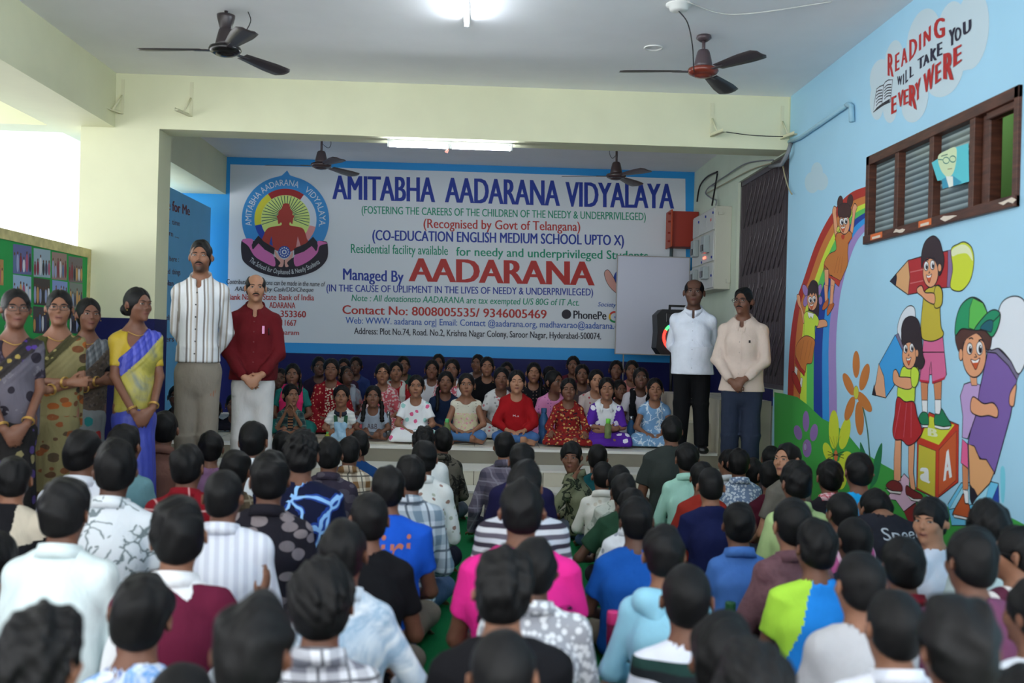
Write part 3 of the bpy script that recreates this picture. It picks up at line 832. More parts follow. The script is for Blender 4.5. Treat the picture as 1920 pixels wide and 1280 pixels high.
for i in range(26):
    a = math.radians(-14 + i * 208 / 25); 
    em.stroke2([(hub[0] + 0.10 * math.cos(a), hub[1] + 0.10 * math.sin(a)), (ec_[0] + R3 * .98 * math.cos(a), ec_[1] + R3 * .98 * math.sin(a))], 0.009, (30, 84, 84))
em.build('emblem_disc', sgn, 'blue ring emblem with a rayed yellow-green disc')
em = Painting(bw, E)
em.area([(530, 425), (562, 415), (598, 425), (608, 470), (632, 505), (634, 540), (652, 552), (640, 585), (630, 640), (606, 620), (606, 655), (700, 672), (755, 700), (790, 800), (800, 850), (640, 930), (545, 960), (440, 920), (300, 850), (320, 760), (350, 700), (400, 672), (505, 655), (508, 622), (480, 640), (470, 590), (460, 552), (478, 540), (482, 500), (515, 470)], (166, 60, 52))
em.area([(403, 770), (380, 860), (418, 882)], (40, 66, 150), False); em.area([(690, 775), (672, 890), (722, 880)], (206, 146, 146), False)
em.build('emblem_figure', sgn, 'red seated meditating silhouette')
em = Painting(bw, E)
em.area([(75, 830), (130, 800), (200, 812), (240, 900), (420, 990), (545, 1030), (680, 990), (860, 900), (912, 830), (980, 828), (1015, 855), (1010, 1020), (900, 1140), (740, 1200), (590, 1222), (430, 1210), (260, 1160), (120, 1070), (78, 990)], (40, 36, 46))
em.area([(80, 822), (140, 797), (200, 812), (190, 880), (205, 915), (262, 850), (330, 920), (425, 985), (440, 1100), (330, 1060), (220, 990), (150, 880)], (206, 110, 170))
em.area([(1012, 850), (950, 828), (908, 830), (905, 900), (886, 935), (840, 880), (760, 940), (655, 985), (668, 1100), (800, 1050), (900, 960), (930, 880)], (206, 110, 170))
em.area([(262, 765), (320, 830), (440, 905), (430, 975), (330, 920), (262, 850), (205, 915), (186, 870), (215, 820)], (40, 36, 46), False)
em.area([(856, 778), (780, 850), (650, 910), (650, 980), (760, 940), (842, 880), (888, 932), (910, 880), (900, 830)], (40, 36, 46), False)
em.area([(440, 930), (465, 960), (500, 1010), (538, 1030), (525, 1105), (480, 1100), (500, 1060), (450, 1000)], (212, 160, 150))
em.area([(634, 930), (612, 970), (580, 1010), (550, 1030), (555, 1105), (590, 1100), (575, 1060), (632, 1000)], (212, 160, 150))
em.oval(543, 945, 66, 66, (44, 74, 160)); em.oval(543, 945, 26, 26, (206, 212, 220)); em.oval(543, 945, 14, 14, (44, 74, 160))
for k in range(12):
    a = k * PI / 6; em.oval(543 + 46 * math.cos(a), 945 + 46 * math.sin(a), 8, 8, (206, 212, 220))
em.build('emblem_ribbon', sgn, 'black and pink ribbon with hands holding a blue disc')
em = Painting(bw, E)
em.arc_text('AMITABHA AADARANA', ec_, R1 * 0.78, 192, 70, R1 * 0.14, (214, 222, 230), 0.015)
em.arc_text('VIDYALAYA.', ec_, R1 * 0.78, 58, -10, R1 * 0.14, (214, 222, 230), 0.015)
em.build('emblem_lettering', sgn)
em = Painting(bw, E)
rc = bw.to2(*E(560, 560)); Rr = abs(bw.to2(*E(560, 1188))[1] - rc[1])
em.arc_text('The School for Orphaned & Needy Students', rc, Rr, 232, 308, R1 * 0.11, (206, 212, 216), 0.01, True)
em.build('emblem_lettering', sgn)
# small second emblem cut off by the whiteboard
em = P_()
em.oval(1163, 523, 13, 17, (44, 74, 160)); em.oval(1163, 523, 7, 9, (206, 212, 220))
em.area([(1133, 512), (1140, 506), (1150, 520), (1158, 536), (1170, 548), (1166, 556), (1150, 545), (1138, 530)], (206, 152, 140), True, 0.006)
em.build('painted_mark', sgn)
# ------------------------------------------------------------------ lettering on the blue stage wall
lw = Wall('x', -3.3)
ls = empty('lettered_panel', (-3.299, 10.9, 2.3), 0, 'lettering painted on the blue side wall left of the stage', 'lettering')
def TL(txt, p0, p1, h, c, b=0.02):
    p = Painting(lw); p.text(txt, p0, p1, h, c, b); return p.build('lettering', ls)
TL('Responsible for Me', (250, 376), (356, 404), (24, 17), (110, 40, 50), 0.04)
for txt, y0, y1, xe in (('at  start  time', 412, 424, 337), ('to  learn ....', 433, 447, 335), ('at  last  here :', 487, 491, 335), ('protected  things', 511, 515, 338), ('our  plan', 532, 536, 325), ('to  help', 600, 600, 322), ('others', 640, 640, 326)):
    TL(txt, (290, y0), (xe, y1), 10, (88, 54, 84), 0.02)
# ================================================================== people: implicit surfaces
F32 = np.float32
def smin(a, b, k):
    h = np.clip(0.5 + 0.5 * (b - a) / k, 0, 1)
    return b + (a - b) * h - k * h * (1 - h)
def smax(a, b, k): return -smin(-a, -b, k)

class Cone:
    """rounded cone with elliptic cross-section from A to B; lat = lateral axis of the section"""
    def __init__(s, A, B, a1, a2=None, b1=None, b2=None, lat=None, k=0.02, c=None):
        s.A = np.array(A, float); s.B = np.array(B, float)
        s.a1 = a1; s.a2 = a1 if a2 is None else a2
        s.b1 = s.a1 if b1 is None else b1; s.b2 = s.a2 if b2 is None else b2
        if b2 is None and b1 is not None: s.b2 = b1
        s.lat = None if lat is None else np.array(lat, float); s.k = k; s.c = c
    def grow(s, g, k=None):
        r = Cone(s.A, s.B, s.a1 + g, s.a2 + g, s.b1 + g, s.b2 + g, s.lat, s.k if k is None else k, None if s.c is None else s.c + g); return r
    def box(s):
        m = max(s.a1, s.a2, s.b1, s.b2, s.c or 0)
        return np.minimum(s.A, s.B) - m, np.maximum(s.A, s.B) + m
    def ev(s, X, Y, Z):
        d = s.B - s.A; L2 = float(d @ d) + 1e-12; L = math.sqrt(L2); ax = d / L if L > 1e-6 else np.array([0, 0, 1.0])
        x, y, z = X - s.A[0], Y - s.A[1], Z - s.A[2]
        t = np.clip((x * d[0] + y * d[1] + z * d[2]) / L2, 0, 1)
        qx, qy, qz = x - t * d[0], y - t * d[1], z - t * d[2]
        a = s.a1 + (s.a2 - s.a1) * t
        if s.lat is None:
            return np.sqrt(qx * qx + qy * qy + qz * qz) - a
        b = s.b1 + (s.b2 - s.b1) * t
        la = s.lat - ax * (s.lat @ ax); la = la / np.linalg.norm(la); de = np.cross(ax, la)
        u = qx * la[0] + qy * la[1] + qz * la[2]; v = qx * de[0] + qy * de[1] + qz * de[2]; w = qx * ax[0] + qy * ax[1] + qz * ax[2]
        m = np.minimum(a, b); c = m if s.c is None else s.c
        k0 = np.sqrt((u / a) ** 2 + (v / b) ** 2 + (w / c) ** 2)
        k1 = np.sqrt((u / a ** 2) ** 2 + (v / b ** 2) ** 2 + (w / c ** 2) ** 2) + 1e-6
        return np.where(k0 < 0.5, (k0 - 1) * m, k0 * (k0 - 1) / k1)

def ellip(c, r, k=0.02, R=None):
    return Ell(c, r, k, R)
class Ell:
    def __init__(s, c, r, k=0.02, R=None):
        s.c = np.array(c, float); s.r = np.array(r, float); s.k = k; s.R = R
    def grow(s, g, k=None): return Ell(s.c, s.r + g, s.k if k is None else k, s.R)
    def box(s):
        m = s.r.max() if s.R is not None else s.r
        return s.c - m, s.c + m
    def ev(s, X, Y, Z):
        x, y, z = X - s.c[0], Y - s.c[1], Z - s.c[2]
        if s.R is not None:
            R = s.R
            x, y, z = (R[0, 0] * x + R[1, 0] * y + R[2, 0] * z, R[0, 1] * x + R[1, 1] * y + R[2, 1] * z, R[0, 2] * x + R[1, 2] * y + R[2, 2] * z)
        return ell_d(x, y, z, s.r)
def ell_d(x, y, z, r):
    k0 = np.sqrt((x / r[0]) ** 2 + (y / r[1]) ** 2 + (z / r[2]) ** 2)
    k1 = np.sqrt((x / r[0] ** 2) ** 2 + (y / r[1] ** 2) ** 2 + (z / r[2] ** 2) ** 2) + 1e-6
    return np.where(k0 < 0.4, (k0 - 1) * min(r), k0 * (k0 - 1) / k1)
def cap_d(x, y, z, A, B, r1, r2):
    d = np.array(B, float) - np.array(A, float)
    px, py, pz = x - A[0], y - A[1], z - A[2]
    t = np.clip((px * d[0] + py * d[1] + pz * d[2]) / (d @ d), 0, 1)
    return np.sqrt((px - t * d[0]) ** 2 + (py - t * d[1]) ** 2 + (pz - t * d[2]) ** 2) - (r1 + (r2 - r1) * t)

class HeadFrame:
    """c: head centre, yaw/pitch/roll (radians) relative to the body's forward (+y), s: scale"""
    def __init__(s, c, yaw=0, pitch=0, roll=0, sc=1.0):
        s.c = np.array(c, float); s.s = sc
        R = Matrix.Rotation(yaw, 3, 'Z') @ Matrix.Rotation(-pitch, 3, 'X') @ Matrix.Rotation(roll, 3, 'Y')
        s.R = np.array(R)
    def to(s, X, Y, Z):
        x, y, z = X - s.c[0], Y - s.c[1], Z - s.c[2]; R = s.R; i = 1 / s.s
        return ((R[0, 0] * x + R[1, 0] * y + R[2, 0] * z) * i, (R[0, 1] * x + R[1, 1] * y + R[2, 1] * z) * i, (R[0, 2] * x + R[1, 2] * y + R[2, 2] * z) * i)
    def pt(s, p): return s.c + s.s * (s.R @ np.array(p, float))
    def mat(s): 
        M = Matrix([[float(s.R[i][j]) * s.s for j in range(3)] + [float(s.c[i])] for i in range(3)] + [[0, 0, 0, 1]])
        return M

def skull(x, y, z, wide=1.0):
    d = ell_d(x, y + 0.012, z - 0.028, (0.074 * wide, 0.093, 0.088))
    return d
def head_d(x, y, z, face=1, wide=1.0, jaw=1.0):
    ax = np.abs(x)
    d = skull(x, y, z, wide)
    d = smin(d, ell_d(x, y - 0.024, z + 0.047, (0.055 * jaw * wide, 0.064, 0.066)), 0.035)
    if face:
        d = smin(d, ell_d(ax - 0.040 * wide, y - 0.056, z + 0.020, (0.024, 0.026, 0.024)), 0.022)
        d = smin(d, ell_d(x, y - 0.074, z + 0.092, (0.022, 0.019, 0.017)), 0.02)
        d = smax(d, -(np.sqrt((ax - 0.031) ** 2 + ((y - 0.104)) ** 2 + (z - 0.010) ** 2 * 1.5) - 0.0195), 0.012)
        d = smin(d, cap_d(ax, y, z, (0.010, 0.087, 0.030), (0.050, 0.075, 0.030), 0.006, 0.006), 0.014)
        d = smin(d, cap_d(x, y, z, (0, 0.086, 0.016), (0, 0.106, -0.020), 0.006, 0.0095), 0.010)
        d = smin(d, np.sqrt((ax - 0.0105) ** 2 + (y - 0.095) ** 2 + (z + 0.024) ** 2) - 0.0082, 0.008)
        d = smin(d, np.sqrt((ax - 0.031) ** 2 + (y - 0.0755) ** 2 + (z - 0.010) ** 2) - 0.0135, 0.004)
        d = smin(d, ell_d(x, y - 0.083, z + 0.0515, (0.023, 0.014, 0.0058)), 0.006)
        d = smin(d, ell_d(x, y - 0.083, z + 0.063, (0.019, 0.0135, 0.0070)), 0.006)
    e = ell_d(ax - 0.081 * wide + 0.38 * (y + 0.012), y + 0.016, z + 0.004, (0.0085, 0.021, 0.032))
    d = smin(d, e, 0.006)
    return d
class Head:
    def __init__(s, hf, face=1, wide=1.0, jaw=1.0, k=0.025): s.hf = hf; s.face = face; s.wide = wide; s.jaw = jaw; s.k = k
    def box(s): return s.hf.c - 0.135 * s.hf.s, s.hf.c + 0.135 * s.hf.s
    def ev(s, X, Y, Z):
        x, y, z = s.hf.to(X, Y, Z)
        return head_d(x, y, z, s.face, s.wide, s.jaw) * s.hf.s

class Hair:
    """styles: short, thick, curly, fringe, bald, fade, woman"""
    def __init__(s, hf, style='short', seed=0, wide=1.0): s.hf = hf; s.st = style; s.seed = seed; s.k = 0.0; s.wide = wide
    def box(s): return s.hf.c - 0.155 * s.hf.s, s.hf.c + 0.155 * s.hf.s
    def ev(s, X, Y, Z):
        x, y, z = s.hf.to(X, Y, Z); w = s.wide; st = s.st
        r = np.random.default_rng(s.seed)
        ax = np.abs(x)
        side, top = {'short': (0.010, 0.013), 'thick': (0.013, 0.022), 'curly': (0.014, 0.026), 'fringe': (0.010, 0.018), 'bald': (0.005, 0.004), 'fade': (0.004, 0.018), 'woman': (0.007, 0.011), 'crop': (0.0065, 0.008), 'man': (0.0045, 0.015)}[st]
        d = ell_d(x, y + 0.014, z - 0.030, (0.0745 * w + side, 0.093 + side, 0.089 + top))
        if st in ('thick', 'curly', 'fade'):
            d = smin(d, ell_d(x - 0.012, y - 0.035, z - 0.085, (0.052, 0.055, 0.036)), 0.03)
        # back of skull down to the nape
        d = smin(d, ell_d(x, y + 0.040, z + 0.030, (0.064 * w + side * 0.5, 0.060 + side * 0.4, 0.064)), 0.025)
        amp = {'short': 0.0032, 'thick': 0.0045, 'curly': 0.0065, 'fringe': 0.003, 'bald': 0.001, 'fade': 0.003, 'woman': 0.0012, 'crop': 0.0015, 'man': 0.0035}[st]
        n = 0
        f0 = 95 if st == 'curly' else 60
        for i in range(4):
            v = r.normal(size=3); v /= np.linalg.norm(v); f = f0 * (1 + 0.55 * i); ph = r.uniform(0, 6.28)
            n = n + np.sin((x * v[0] + y * v[1] + z * v[2] * 0.6) * f + ph) / (1 + 0.4 * i)
        d = d - amp * n * np.clip((z + 0.05) * 12, 0.15, 1)
        # crown whorl dip
        d = d + 0.004 * np.exp(-(((x - 0.01) ** 2 + (y + 0.055) ** 2 + (z - 0.10) ** 2) / 0.0006))
        # face opening
        if st == 'woman':
            f = ell_d(x, y - 0.140, z + 0.030, (0.079, 0.108, 0.140))
            part = 0.006 * np.exp(-(x / 0.006) ** 2) * (y > -0.04)
            d = d + part
            low = -0.075 - z + 0.30 * np.maximum(y + 0.03, 0) + 0.0
        elif st == 'fringe':
            f = ell_d(x, y - 0.140, z + 0.045, (0.080, 0.088, 0.118)); low = (-0.030 + 0.52 * y) - z
        elif st == 'bald':
            f = smin(ell_d(x, y - 0.06, z - 0.095, (0.062, 0.135, 0.085)), ell_d(x, y - 0.135, z + 0.035, (0.082, 0.095, 0.105)), 0.01); low = (-0.022 + 0.58 * y) - z
        else:
            f = ell_d(x, y - 0.126, z + 0.035, (0.080, 0.096, 0.140)); low = (-0.026 + 0.56 * y) - z
        d = smax(d, -f, 0.006)
        d = smax(d, low * 0.87, 0.008)
        # ears stay free
        if st != 'woman':
            d = smax(d, -ell_d(ax - 0.088 * w, y + 0.010, z + 0.010, (0.022, 0.027, 0.040)), 0.004)
        return d * s.hf.s

def seg_lap(spec, X): return X

class Plane:
    """half-space: keeps n.(p-o) <= 0"""
    def __init__(s, o, n, k=0.004): s.o = np.array(o, float); n = np.array(n, float); s.n = n / np.linalg.norm(n); s.k = k
    def ev(s, X, Y, Z): return (X - s.o[0]) * s.n[0] + (Y - s.o[1]) * s.n[1] + (Z - s.o[2]) * s.n[2]

def axis_grid(lo, hi, fine, coarse, zones):
    """grid line positions: 'fine' spacing inside any zone, 'coarse' outside, graded"""
    out = [lo]; x = lo
    while x < hi:
        step = coarse
        for a, b, f in zones:
            f_ = max(f, fine)
            if a <= x <= b: step = min(step, f_)
            elif x < a: step = min(step, max(f_, (a - x) * 0.5 + f_ * 0.5))
            else: step = min(step, max(f_, f_ + (x - b) * 0.3))
        x += step; out.append(x)
    return np.array(out, F32)

EDGES = [(0, 1), (2, 3), (4, 5), (6, 7), (0, 2), (1, 3), (4, 6), (5, 7), (0, 4), (1, 5), (2, 6), (3, 7)]
def surface_net(F, xs, ys, zs):
    nx, ny, nz = F.shape
    S = F < 0
    c = S[:-1, :-1, :-1].astype(np.int8)
    cs = np.zeros((nx - 1, ny - 1, nz - 1), np.int8)
    for i in (0, 1):
        for j in (0, 1):
            for k in (0, 1): cs += S[i:nx - 1 + i, j:ny - 1 + j, k:nz - 1 + k]
    act = (cs > 0) & (cs < 8)
    I, J, K = np.nonzero(act)
    if len(I) == 0: return np.zeros((0, 3), F32), np.zeros((0, 4), np.int32)
    idx = np.full(act.shape, -1, np.int32); idx[I, J, K] = np.arange(len(I))
    val = np.empty((8, len(I)), F32); pos = np.empty((8, len(I), 3), F32)
    for q in range(8):
        a, b, c_ = I + (q & 1), J + ((q >> 1) & 1), K + (q >> 2)
        val[q] = F[a, b, c_]; pos[q, :, 0] = xs[a]; pos[q, :, 1] = ys[b]; pos[q, :, 2] = zs[c_]
    acc = np.zeros((len(I), 3), F32); cnt = np.zeros(len(I), F32)
    for a, b in EDGES:
        m = (val[a] < 0) != (val[b] < 0)
        t = np.where(m, val[a] / np.where(m, val[a] - val[b], 1), 0)
        acc += np.where(m[:, None], pos[a] + (pos[b] - pos[a]) * t[:, None], 0); cnt += m
    V = acc / cnt[:, None]
    faces = []
    def quads(m, off):  # m: bool array of sign-changing edges, 4 cell index arrays
        pass
    # x edges
    m = S[:-1, 1:-1, 1:-1] != S[1:, 1:-1, 1:-1]; i, j, k = np.nonzero(m); j += 1; k += 1
    q = np.stack([idx[i, j - 1, k - 1], idx[i, j, k - 1], idx[i, j, k], idx[i, j - 1, k]], 1); fl = ~S[i, j, k]; q[fl] = q[fl][:, ::-1]; faces.append(q)
    m = S[1:-1, :-1, 1:-1] != S[1:-1, 1:, 1:-1]; i, j, k = np.nonzero(m); i += 1; k += 1
    q = np.stack([idx[i - 1, j, k - 1], idx[i - 1, j, k], idx[i, j, k], idx[i, j, k - 1]], 1); fl = ~S[i, j, k]; q[fl] = q[fl][:, ::-1]; faces.append(q)
    m = S[1:-1, 1:-1, :-1] != S[1:-1, 1:-1, 1:]; i, j, k = np.nonzero(m); i += 1; j += 1
    q = np.stack([idx[i - 1, j - 1, k], idx[i, j - 1, k], idx[i, j, k], idx[i - 1, j, k]], 1); fl = ~S[i, j, k]; q[fl] = q[fl][:, ::-1]; faces.append(q)
    return V, np.concatenate(faces).astype(np.int32)

def solidify(prims, res, zones=((), (), ()), cuts=(), subs=(), noise=None, pad=0.03, fine=None):
    """union of prims (smooth), minus subs, kept below cuts -> verts, quads"""
    lo = np.min([p.box()[0] for p in prims], 0) - pad; hi = np.max([p.box()[1] for p in prims], 0) + pad
    xs, ys, zs = (axis_grid(lo[a], hi[a], fine or res, res, zones[a]) for a in range(3))
    F = np.full((len(xs), len(ys), len(zs)), 0.25, F32)
    def sl(b0, b1, m):
        r = []
        for a, g in enumerate((xs, ys, zs)):
            i0 = max(0, int(np.searchsorted(g, b0[a] - m)) - 1); i1 = min(len(g), int(np.searchsorted(g, b1[a] + m)) + 1)
            r.append((i0, i1))
        return r
    for p in prims:
        b0, b1 = p.box(); m = max(0.035, p.k * 1.3)
        (a0, a1), (c0, c1), (e0, e1) = sl(b0, b1, m)
        if a1 <= a0 or c1 <= c0 or e1 <= e0: continue
        X = xs[a0:a1, None, None]; Y = ys[None, c0:c1, None]; Z = zs[None, None, e0:e1]
        d = p.ev(X, Y, Z).astype(F32)
        blk = F[a0:a1, c0:c1, e0:e1]
        F[a0:a1, c0:c1, e0:e1] = smin(blk, d, p.k) if p.k > 0 else np.minimum(blk, d)
    X = xs[:, None, None]; Y = ys[None, :, None]; Z = zs[None, None, :]
    if noise is not None: F += noise(X, Y, Z).astype(F32)
    for p in subs:
        b0, b1 = p.box(); (a0, a1), (c0, c1), (e0, e1) = sl(b0, b1, 0.03)
        if a1 <= a0 or c1 <= c0 or e1 <= e0: continue
        d = p.ev(xs[a0:a1, None, None], ys[None, c0:c1, None], zs[None, None, e0:e1]).astype(F32)
        F[a0:a1, c0:c1, e0:e1] = smax(F[a0:a1, c0:c1, e0:e1], -d, 0.006)
    for c in cuts: F = smax(F, c.ev(X, Y, Z).astype(F32), c.k) if c.k > 0 else np.maximum(F, c.ev(X, Y, Z).astype(F32))
    F[0] = F[-1] = 0.1; F[:, 0] = F[:, -1] = 0.1; F[:, :, 0] = F[:, :, -1] = 0.1
    return surface_net(F, xs, ys, zs)

def folds(amp, seed, f=22.0, down=0.35, n=4):
    r = np.random.default_rng(seed); W_ = []
    for i in range(n):
        v = r.normal(size=3); v[2] *= down; v /= np.linalg.norm(v); W_.append((v * f * r.uniform(0.6, 1.5), r.uniform(0, 6.28)))
    def fn(X, Y, Z):
        s = 0
        w = 0.35 * np.sin(X * 17 + Z * 13) + 0.3 * np.sin(Y * 15 - Z * 11)
        for v, ph in W_: s = s + np.sin(X * v[0] + Y * v[1] + Z * v[2] + ph + 1.6 * w)
        return np.minimum((amp * 0.7) * s, 0.0035)
    return fn

# ---- shared small parts in head coordinates -------------------------------
def _eye_mesh(name, look=(0, 0)):
    n, m = 14, 10; vs = []; fs = []; mi = []
    yaw, pit = look
    D = Vector((math.sin(yaw) * math.cos(pit), math.cos(yaw) * math.cos(pit), math.sin(pit)))
    u = D.cross(Vector((0, 0, 1))).normalized(); w = u.cross(D)
    rings = [0, 9, 18, 27.5, 28, 45, 60, 80]
    R = 0.0128
    for a in rings:
        for i in range(n):
            b = 2 * PI * i / n; sa, ca = math.sin(math.radians(a)), math.cos(math.radians(a))
            vs.append((D * ca + (u * math.cos(b) + w * math.sin(b)) * sa) * R)
    for j in range(len(rings) - 1):
        for i in range(n):
            fs.append((j * n + i, (j + 1) * n + i, (j + 1) * n + (i + 1) % n, j * n + (i + 1) % n)); mi.append(2 if j < 1 else (1 if j < 3 else 0))
    # keep only the opening between the lids (flatten top and bottom)
    vs = [Vector((v.x * 1.05, v.y, max(-0.0040, min(0.0040, v.z)))) for v in vs]
    me = bpy.data.meshes.new(name); me.from_pydata(vs, [], fs); me.polygons.foreach_set('material_index', mi); me.polygons.foreach_set('use_smooth', [True] * len(fs)); me.update()
    return me
def _strip(name, pts, ws, depth, mats=1):
    """bent tapered bar: pts on the face, half heights ws"""
    b = MB(); vs = []; fs = []
    n = len(pts)
    for p, w in zip(pts, ws):
        p = Vector(p)
        for dy, dz in ((0, w), (depth, w * 0.5), (depth, -w * 0.5), (0, -w)): vs.append(p + Vector((0, dy, dz)))
    for i in range(n - 1):
        for j in range(4):
            fs.append((i * 4 + j, (i + 1) * 4 + j, (i + 1) * 4 + (j + 1) % 4, i * 4 + (j + 1) % 4))
    fs.append((0, 1, 2, 3)); fs.append(((n - 1) * 4 + 3, (n - 1) * 4 + 2, (n - 1) * 4 + 1, (n - 1) * 4))
    b.add(vs, fs, 0, True); return b.mesh(name)
EYE_MESH = {'front': _eye_mesh('eye'), 'left': _eye_mesh('eye', (-0.5, 0)), 'right': _eye_mesh('eye', (0.5, 0)), 'down': _eye_mesh('eye', (0, -0.35))}
def _brow(sx, th=1.0):
    return _strip('eyebrow', [(sx * 0.013, 0.089, 0.0265), (sx * 0.024, 0.089, 0.0305), (sx * 0.037, 0.084, 0.0315), (sx * 0.049, 0.074, 0.0270)], [0.0028 * th, 0.0034 * th, 0.0028 * th, 0.0012 * th], 0.004)
BROW = {1: _brow(1), -1: _brow(-1)}
def _lash(sx):
    return _strip('eyelash', [(sx * 0.0185, 0.0865, 0.0065), (sx * 0.025, 0.0890, 0.0040), (sx * 0.033, 0.0888, 0.0036), (sx * 0.043, 0.0835, 0.0070)], [0.0014, 0.0022, 0.0023, 0.0015], 0.0022)
LASH = {1: _lash(1), -1: _lash(-1)}
def _upper(sx):
    return _strip('eyelash', [(sx * 0.0185, 0.0860, 0.0110), (sx * 0.025, 0.0895, 0.0155), (sx * 0.033, 0.0893, 0.0160), (sx * 0.043, 0.0830, 0.0125)], [0.0014, 0.0020, 0.0021, 0.0016], 0.0018)
UPPER = {1: _upper(1), -1: _upper(-1)}
MOUST = _strip('moustache', [(-0.030, 0.080, -0.0530), (-0.020, 0.0905, -0.0440), (-0.007, 0.0970, -0.0400), (0.007, 0.0970, -0.0400), (0.020, 0.0905, -0.0440), (0.030, 0.080, -0.0530)], [0.002, 0.005, 0.006, 0.006, 0.005, 0.002], 0.005)
MOUTH = _strip('mouth', [(-0.021, 0.0885, -0.0560), (-0.008, 0.0962, -0.0572), (0.008, 0.0962, -0.0572), (0.021, 0.0885, -0.0560)], [0.0012, 0.0019, 0.0019, 0.0012], 0.0018)
def _glasses():
    b = MB()
    for sx in (1, -1):
        c = Vector((sx * 0.033, 0.103, 0.008))
        P = [c + Vector((0.026 * math.copysign(abs(math.cos(a)) ** 0.6, math.cos(a)), -0.10 * abs(0.026 * math.cos(a)) * (1 if math.cos(a) * sx > 0 else 0), 0.017 * math.copysign(abs(math.sin(a)) ** 0.6, math.sin(a)))) for a in np.linspace(0, 2 * PI, 25)]
        b.tube(P, 0.0018, 6, cap=False)
        b.tube([(sx * 0.059, 0.100, 0.014), (sx * 0.078, 0.080, 0.014), (sx * 0.084, 0.0, 0.012), (sx * 0.080, -0.03, 0.0)], 0.0016, 6)
    b.tube([(-0.008, 0.104, 0.012), (0, 0.107, 0.014), (0.008, 0.104, 0.012)], 0.0016, 6)
    return b.mesh('glasses')
GLASSES = _glasses()
BINDI = None
eye_white = plain('eye_white', (168, 158, 150), 0.3, 0.3); iris_m = plain('iris_brown', (38, 22, 16), 0.15, 0.6); pupil_m = plain('pupil_black', (8, 8, 8), 0.1, 0.6)
hair_black = NT('black_hair', 0.5, 0.22)
_n = hair_black.noise(60, 4, hair_black.mapping((3, 3, 0.6)))
hair_black.base(hair_black.ramp(_n.outputs[0], [(0.3, lin((4, 4, 5))), (0.7, lin((15, 14, 15)))]))
_n2 = hair_black.noise(160, 3, hair_black.mapping((2.5, 2.5, 0.5)))
hair_black.bump(_n2.outputs[0], 0.55, 0.004); hair_black = hair_black.m
brow_m = plain('brow_black', (18, 15, 15), 0.7)
lens_frame = plain('black_spectacle_frame', (16, 16, 18), 0.3, 0.5)
gold_m = plain('gold_jewellery', (200, 160, 80), 0.3, 0.6, 0.6)
SKIN = {}
def skin(rgb, lips=(112, 62, 54)):
    k = tuple(rgb)
    if k in SKIN: return SKIN[k]
    t = NT('skin_%d_%d_%d' % k, 0.5, 0.35)
    n = t.noise(14, 4)
    c = lin(rgb)
    base = t.ramp(n.outputs[0], [(0.3, tuple(v * 0.9 for v in c[:3]) + (1,)), (0.7, tuple(min(1, v * 1.08) for v in c[:3]) + (1,))])
    at = t.n.new('ShaderNodeAttribute'); at.attribute_name = 'lips'
    at2 = t.n.new('ShaderNodeAttribute'); at2.attribute_name = 'stubble'
    b2 = t.mix(at.outputs['Fac'], base, lin(tuple(int(0.75 * a + 0.25 * b) for a, b in zip((118, 62, 56), rgb))))
    b3 = t.mix(at2.outputs['Fac'], b2, lin(tuple(int(v * 0.35 + 8) for v in rgb)))
    t.base(b3)
    SKIN[k] = t.m
    return t.m

def head_attrs(me, V, hf, beard=0.0):
    x, y, z = hf.to(V[:, 0], V[:, 1], V[:, 2])
    lips = np.clip(1.3 - np.maximum(np.abs(x) / 0.023, np.abs(z + 0.0575) / 0.0095) ** 2, 0, 1) * (y > 0.07)
    a = me.attributes.new('lips', 'FLOAT', 'POINT'); a.data.foreach_set('value', lips.astype(F32))
    if beard > 0:
        mo = np.clip(1.4 - (np.abs(x) / 0.05) ** 2 - ((z + 0.078) / 0.045) ** 2, 0, 1) * (y > 0.02) * (1 - lips) * (z < -0.035)
        a = me.attributes.new('stubble', 'FLOAT', 'POINT'); a.data.foreach_set('value', (mo * beard).astype(F32))

def hand_prims(Wp, d, n, thumb, sc=1.0, curl=0.5, spread=0.06, k=0.006):
    """wrist point, finger direction, palm normal (side the fingers curl to), thumb side direction"""
    Wp = np.array(Wp, float); d = np.array(d, float); d /= np.linalg.norm(d)
    n = np.array(n, float); n -= d * (n @ d); n /= np.linalg.norm(n)
    t = np.cross(n, d); t = t if t @ np.array(thumb, float) > 0 else -t
    pr = [Cone(Wp, Wp + d * 0.045 * sc, 0.024 * sc, 0.030 * sc, 0.016 * sc, 0.014 * sc, lat=t, k=0.01), Cone(Wp + d * 0.045 * sc, Wp + d * 0.078 * sc, 0.032 * sc, 0.034 * sc, 0.0135 * sc, 0.011 * sc, lat=t, k=0.01)]
    L = [0.066, 0.075, 0.070, 0.054]
    for i in range(4):
        off = (0.027 - 0.018 * i)
        p = Wp + d * (0.085 - 0.004 * abs(i - 1)) * sc + t * off * sc
        a = 0.0; dirv = d + t * (spread * (1.5 - i)); dirv /= np.linalg.norm(dirv)
        l = L[i] * sc
        for j, fr in enumerate((0.45, 0.32, 0.27)):
            a += curl * (0.7, 1.0, 0.7)[j]
            v = dirv * math.cos(a) + n * math.sin(a)
            q = p + v * l * fr
            pr.append(Cone(p, q, (0.0090 - 0.0008 * j) * sc, (0.0084 - 0.0010 * j) * sc, k=k)); p = q
    p = Wp + d * 0.022 * sc + t * 0.024 * sc + n * 0.004 * sc
    v1 = d * 0.72 + t * 0.62 + n * 0.25; v1 /= np.linalg.norm(v1); q = p + v1 * 0.042 * sc
    pr.append(Cone(p, q, 0.0125 * sc, 0.0100 * sc, k=0.008))
    v2 = d * 0.9 + t * 0.2 + n * 0.45; v2 /= np.linalg.norm(v2); pr.append(Cone(q, q + v2 * 0.030 * sc, 0.0100 * sc, 0.0082 * sc, k=k))
    return pr

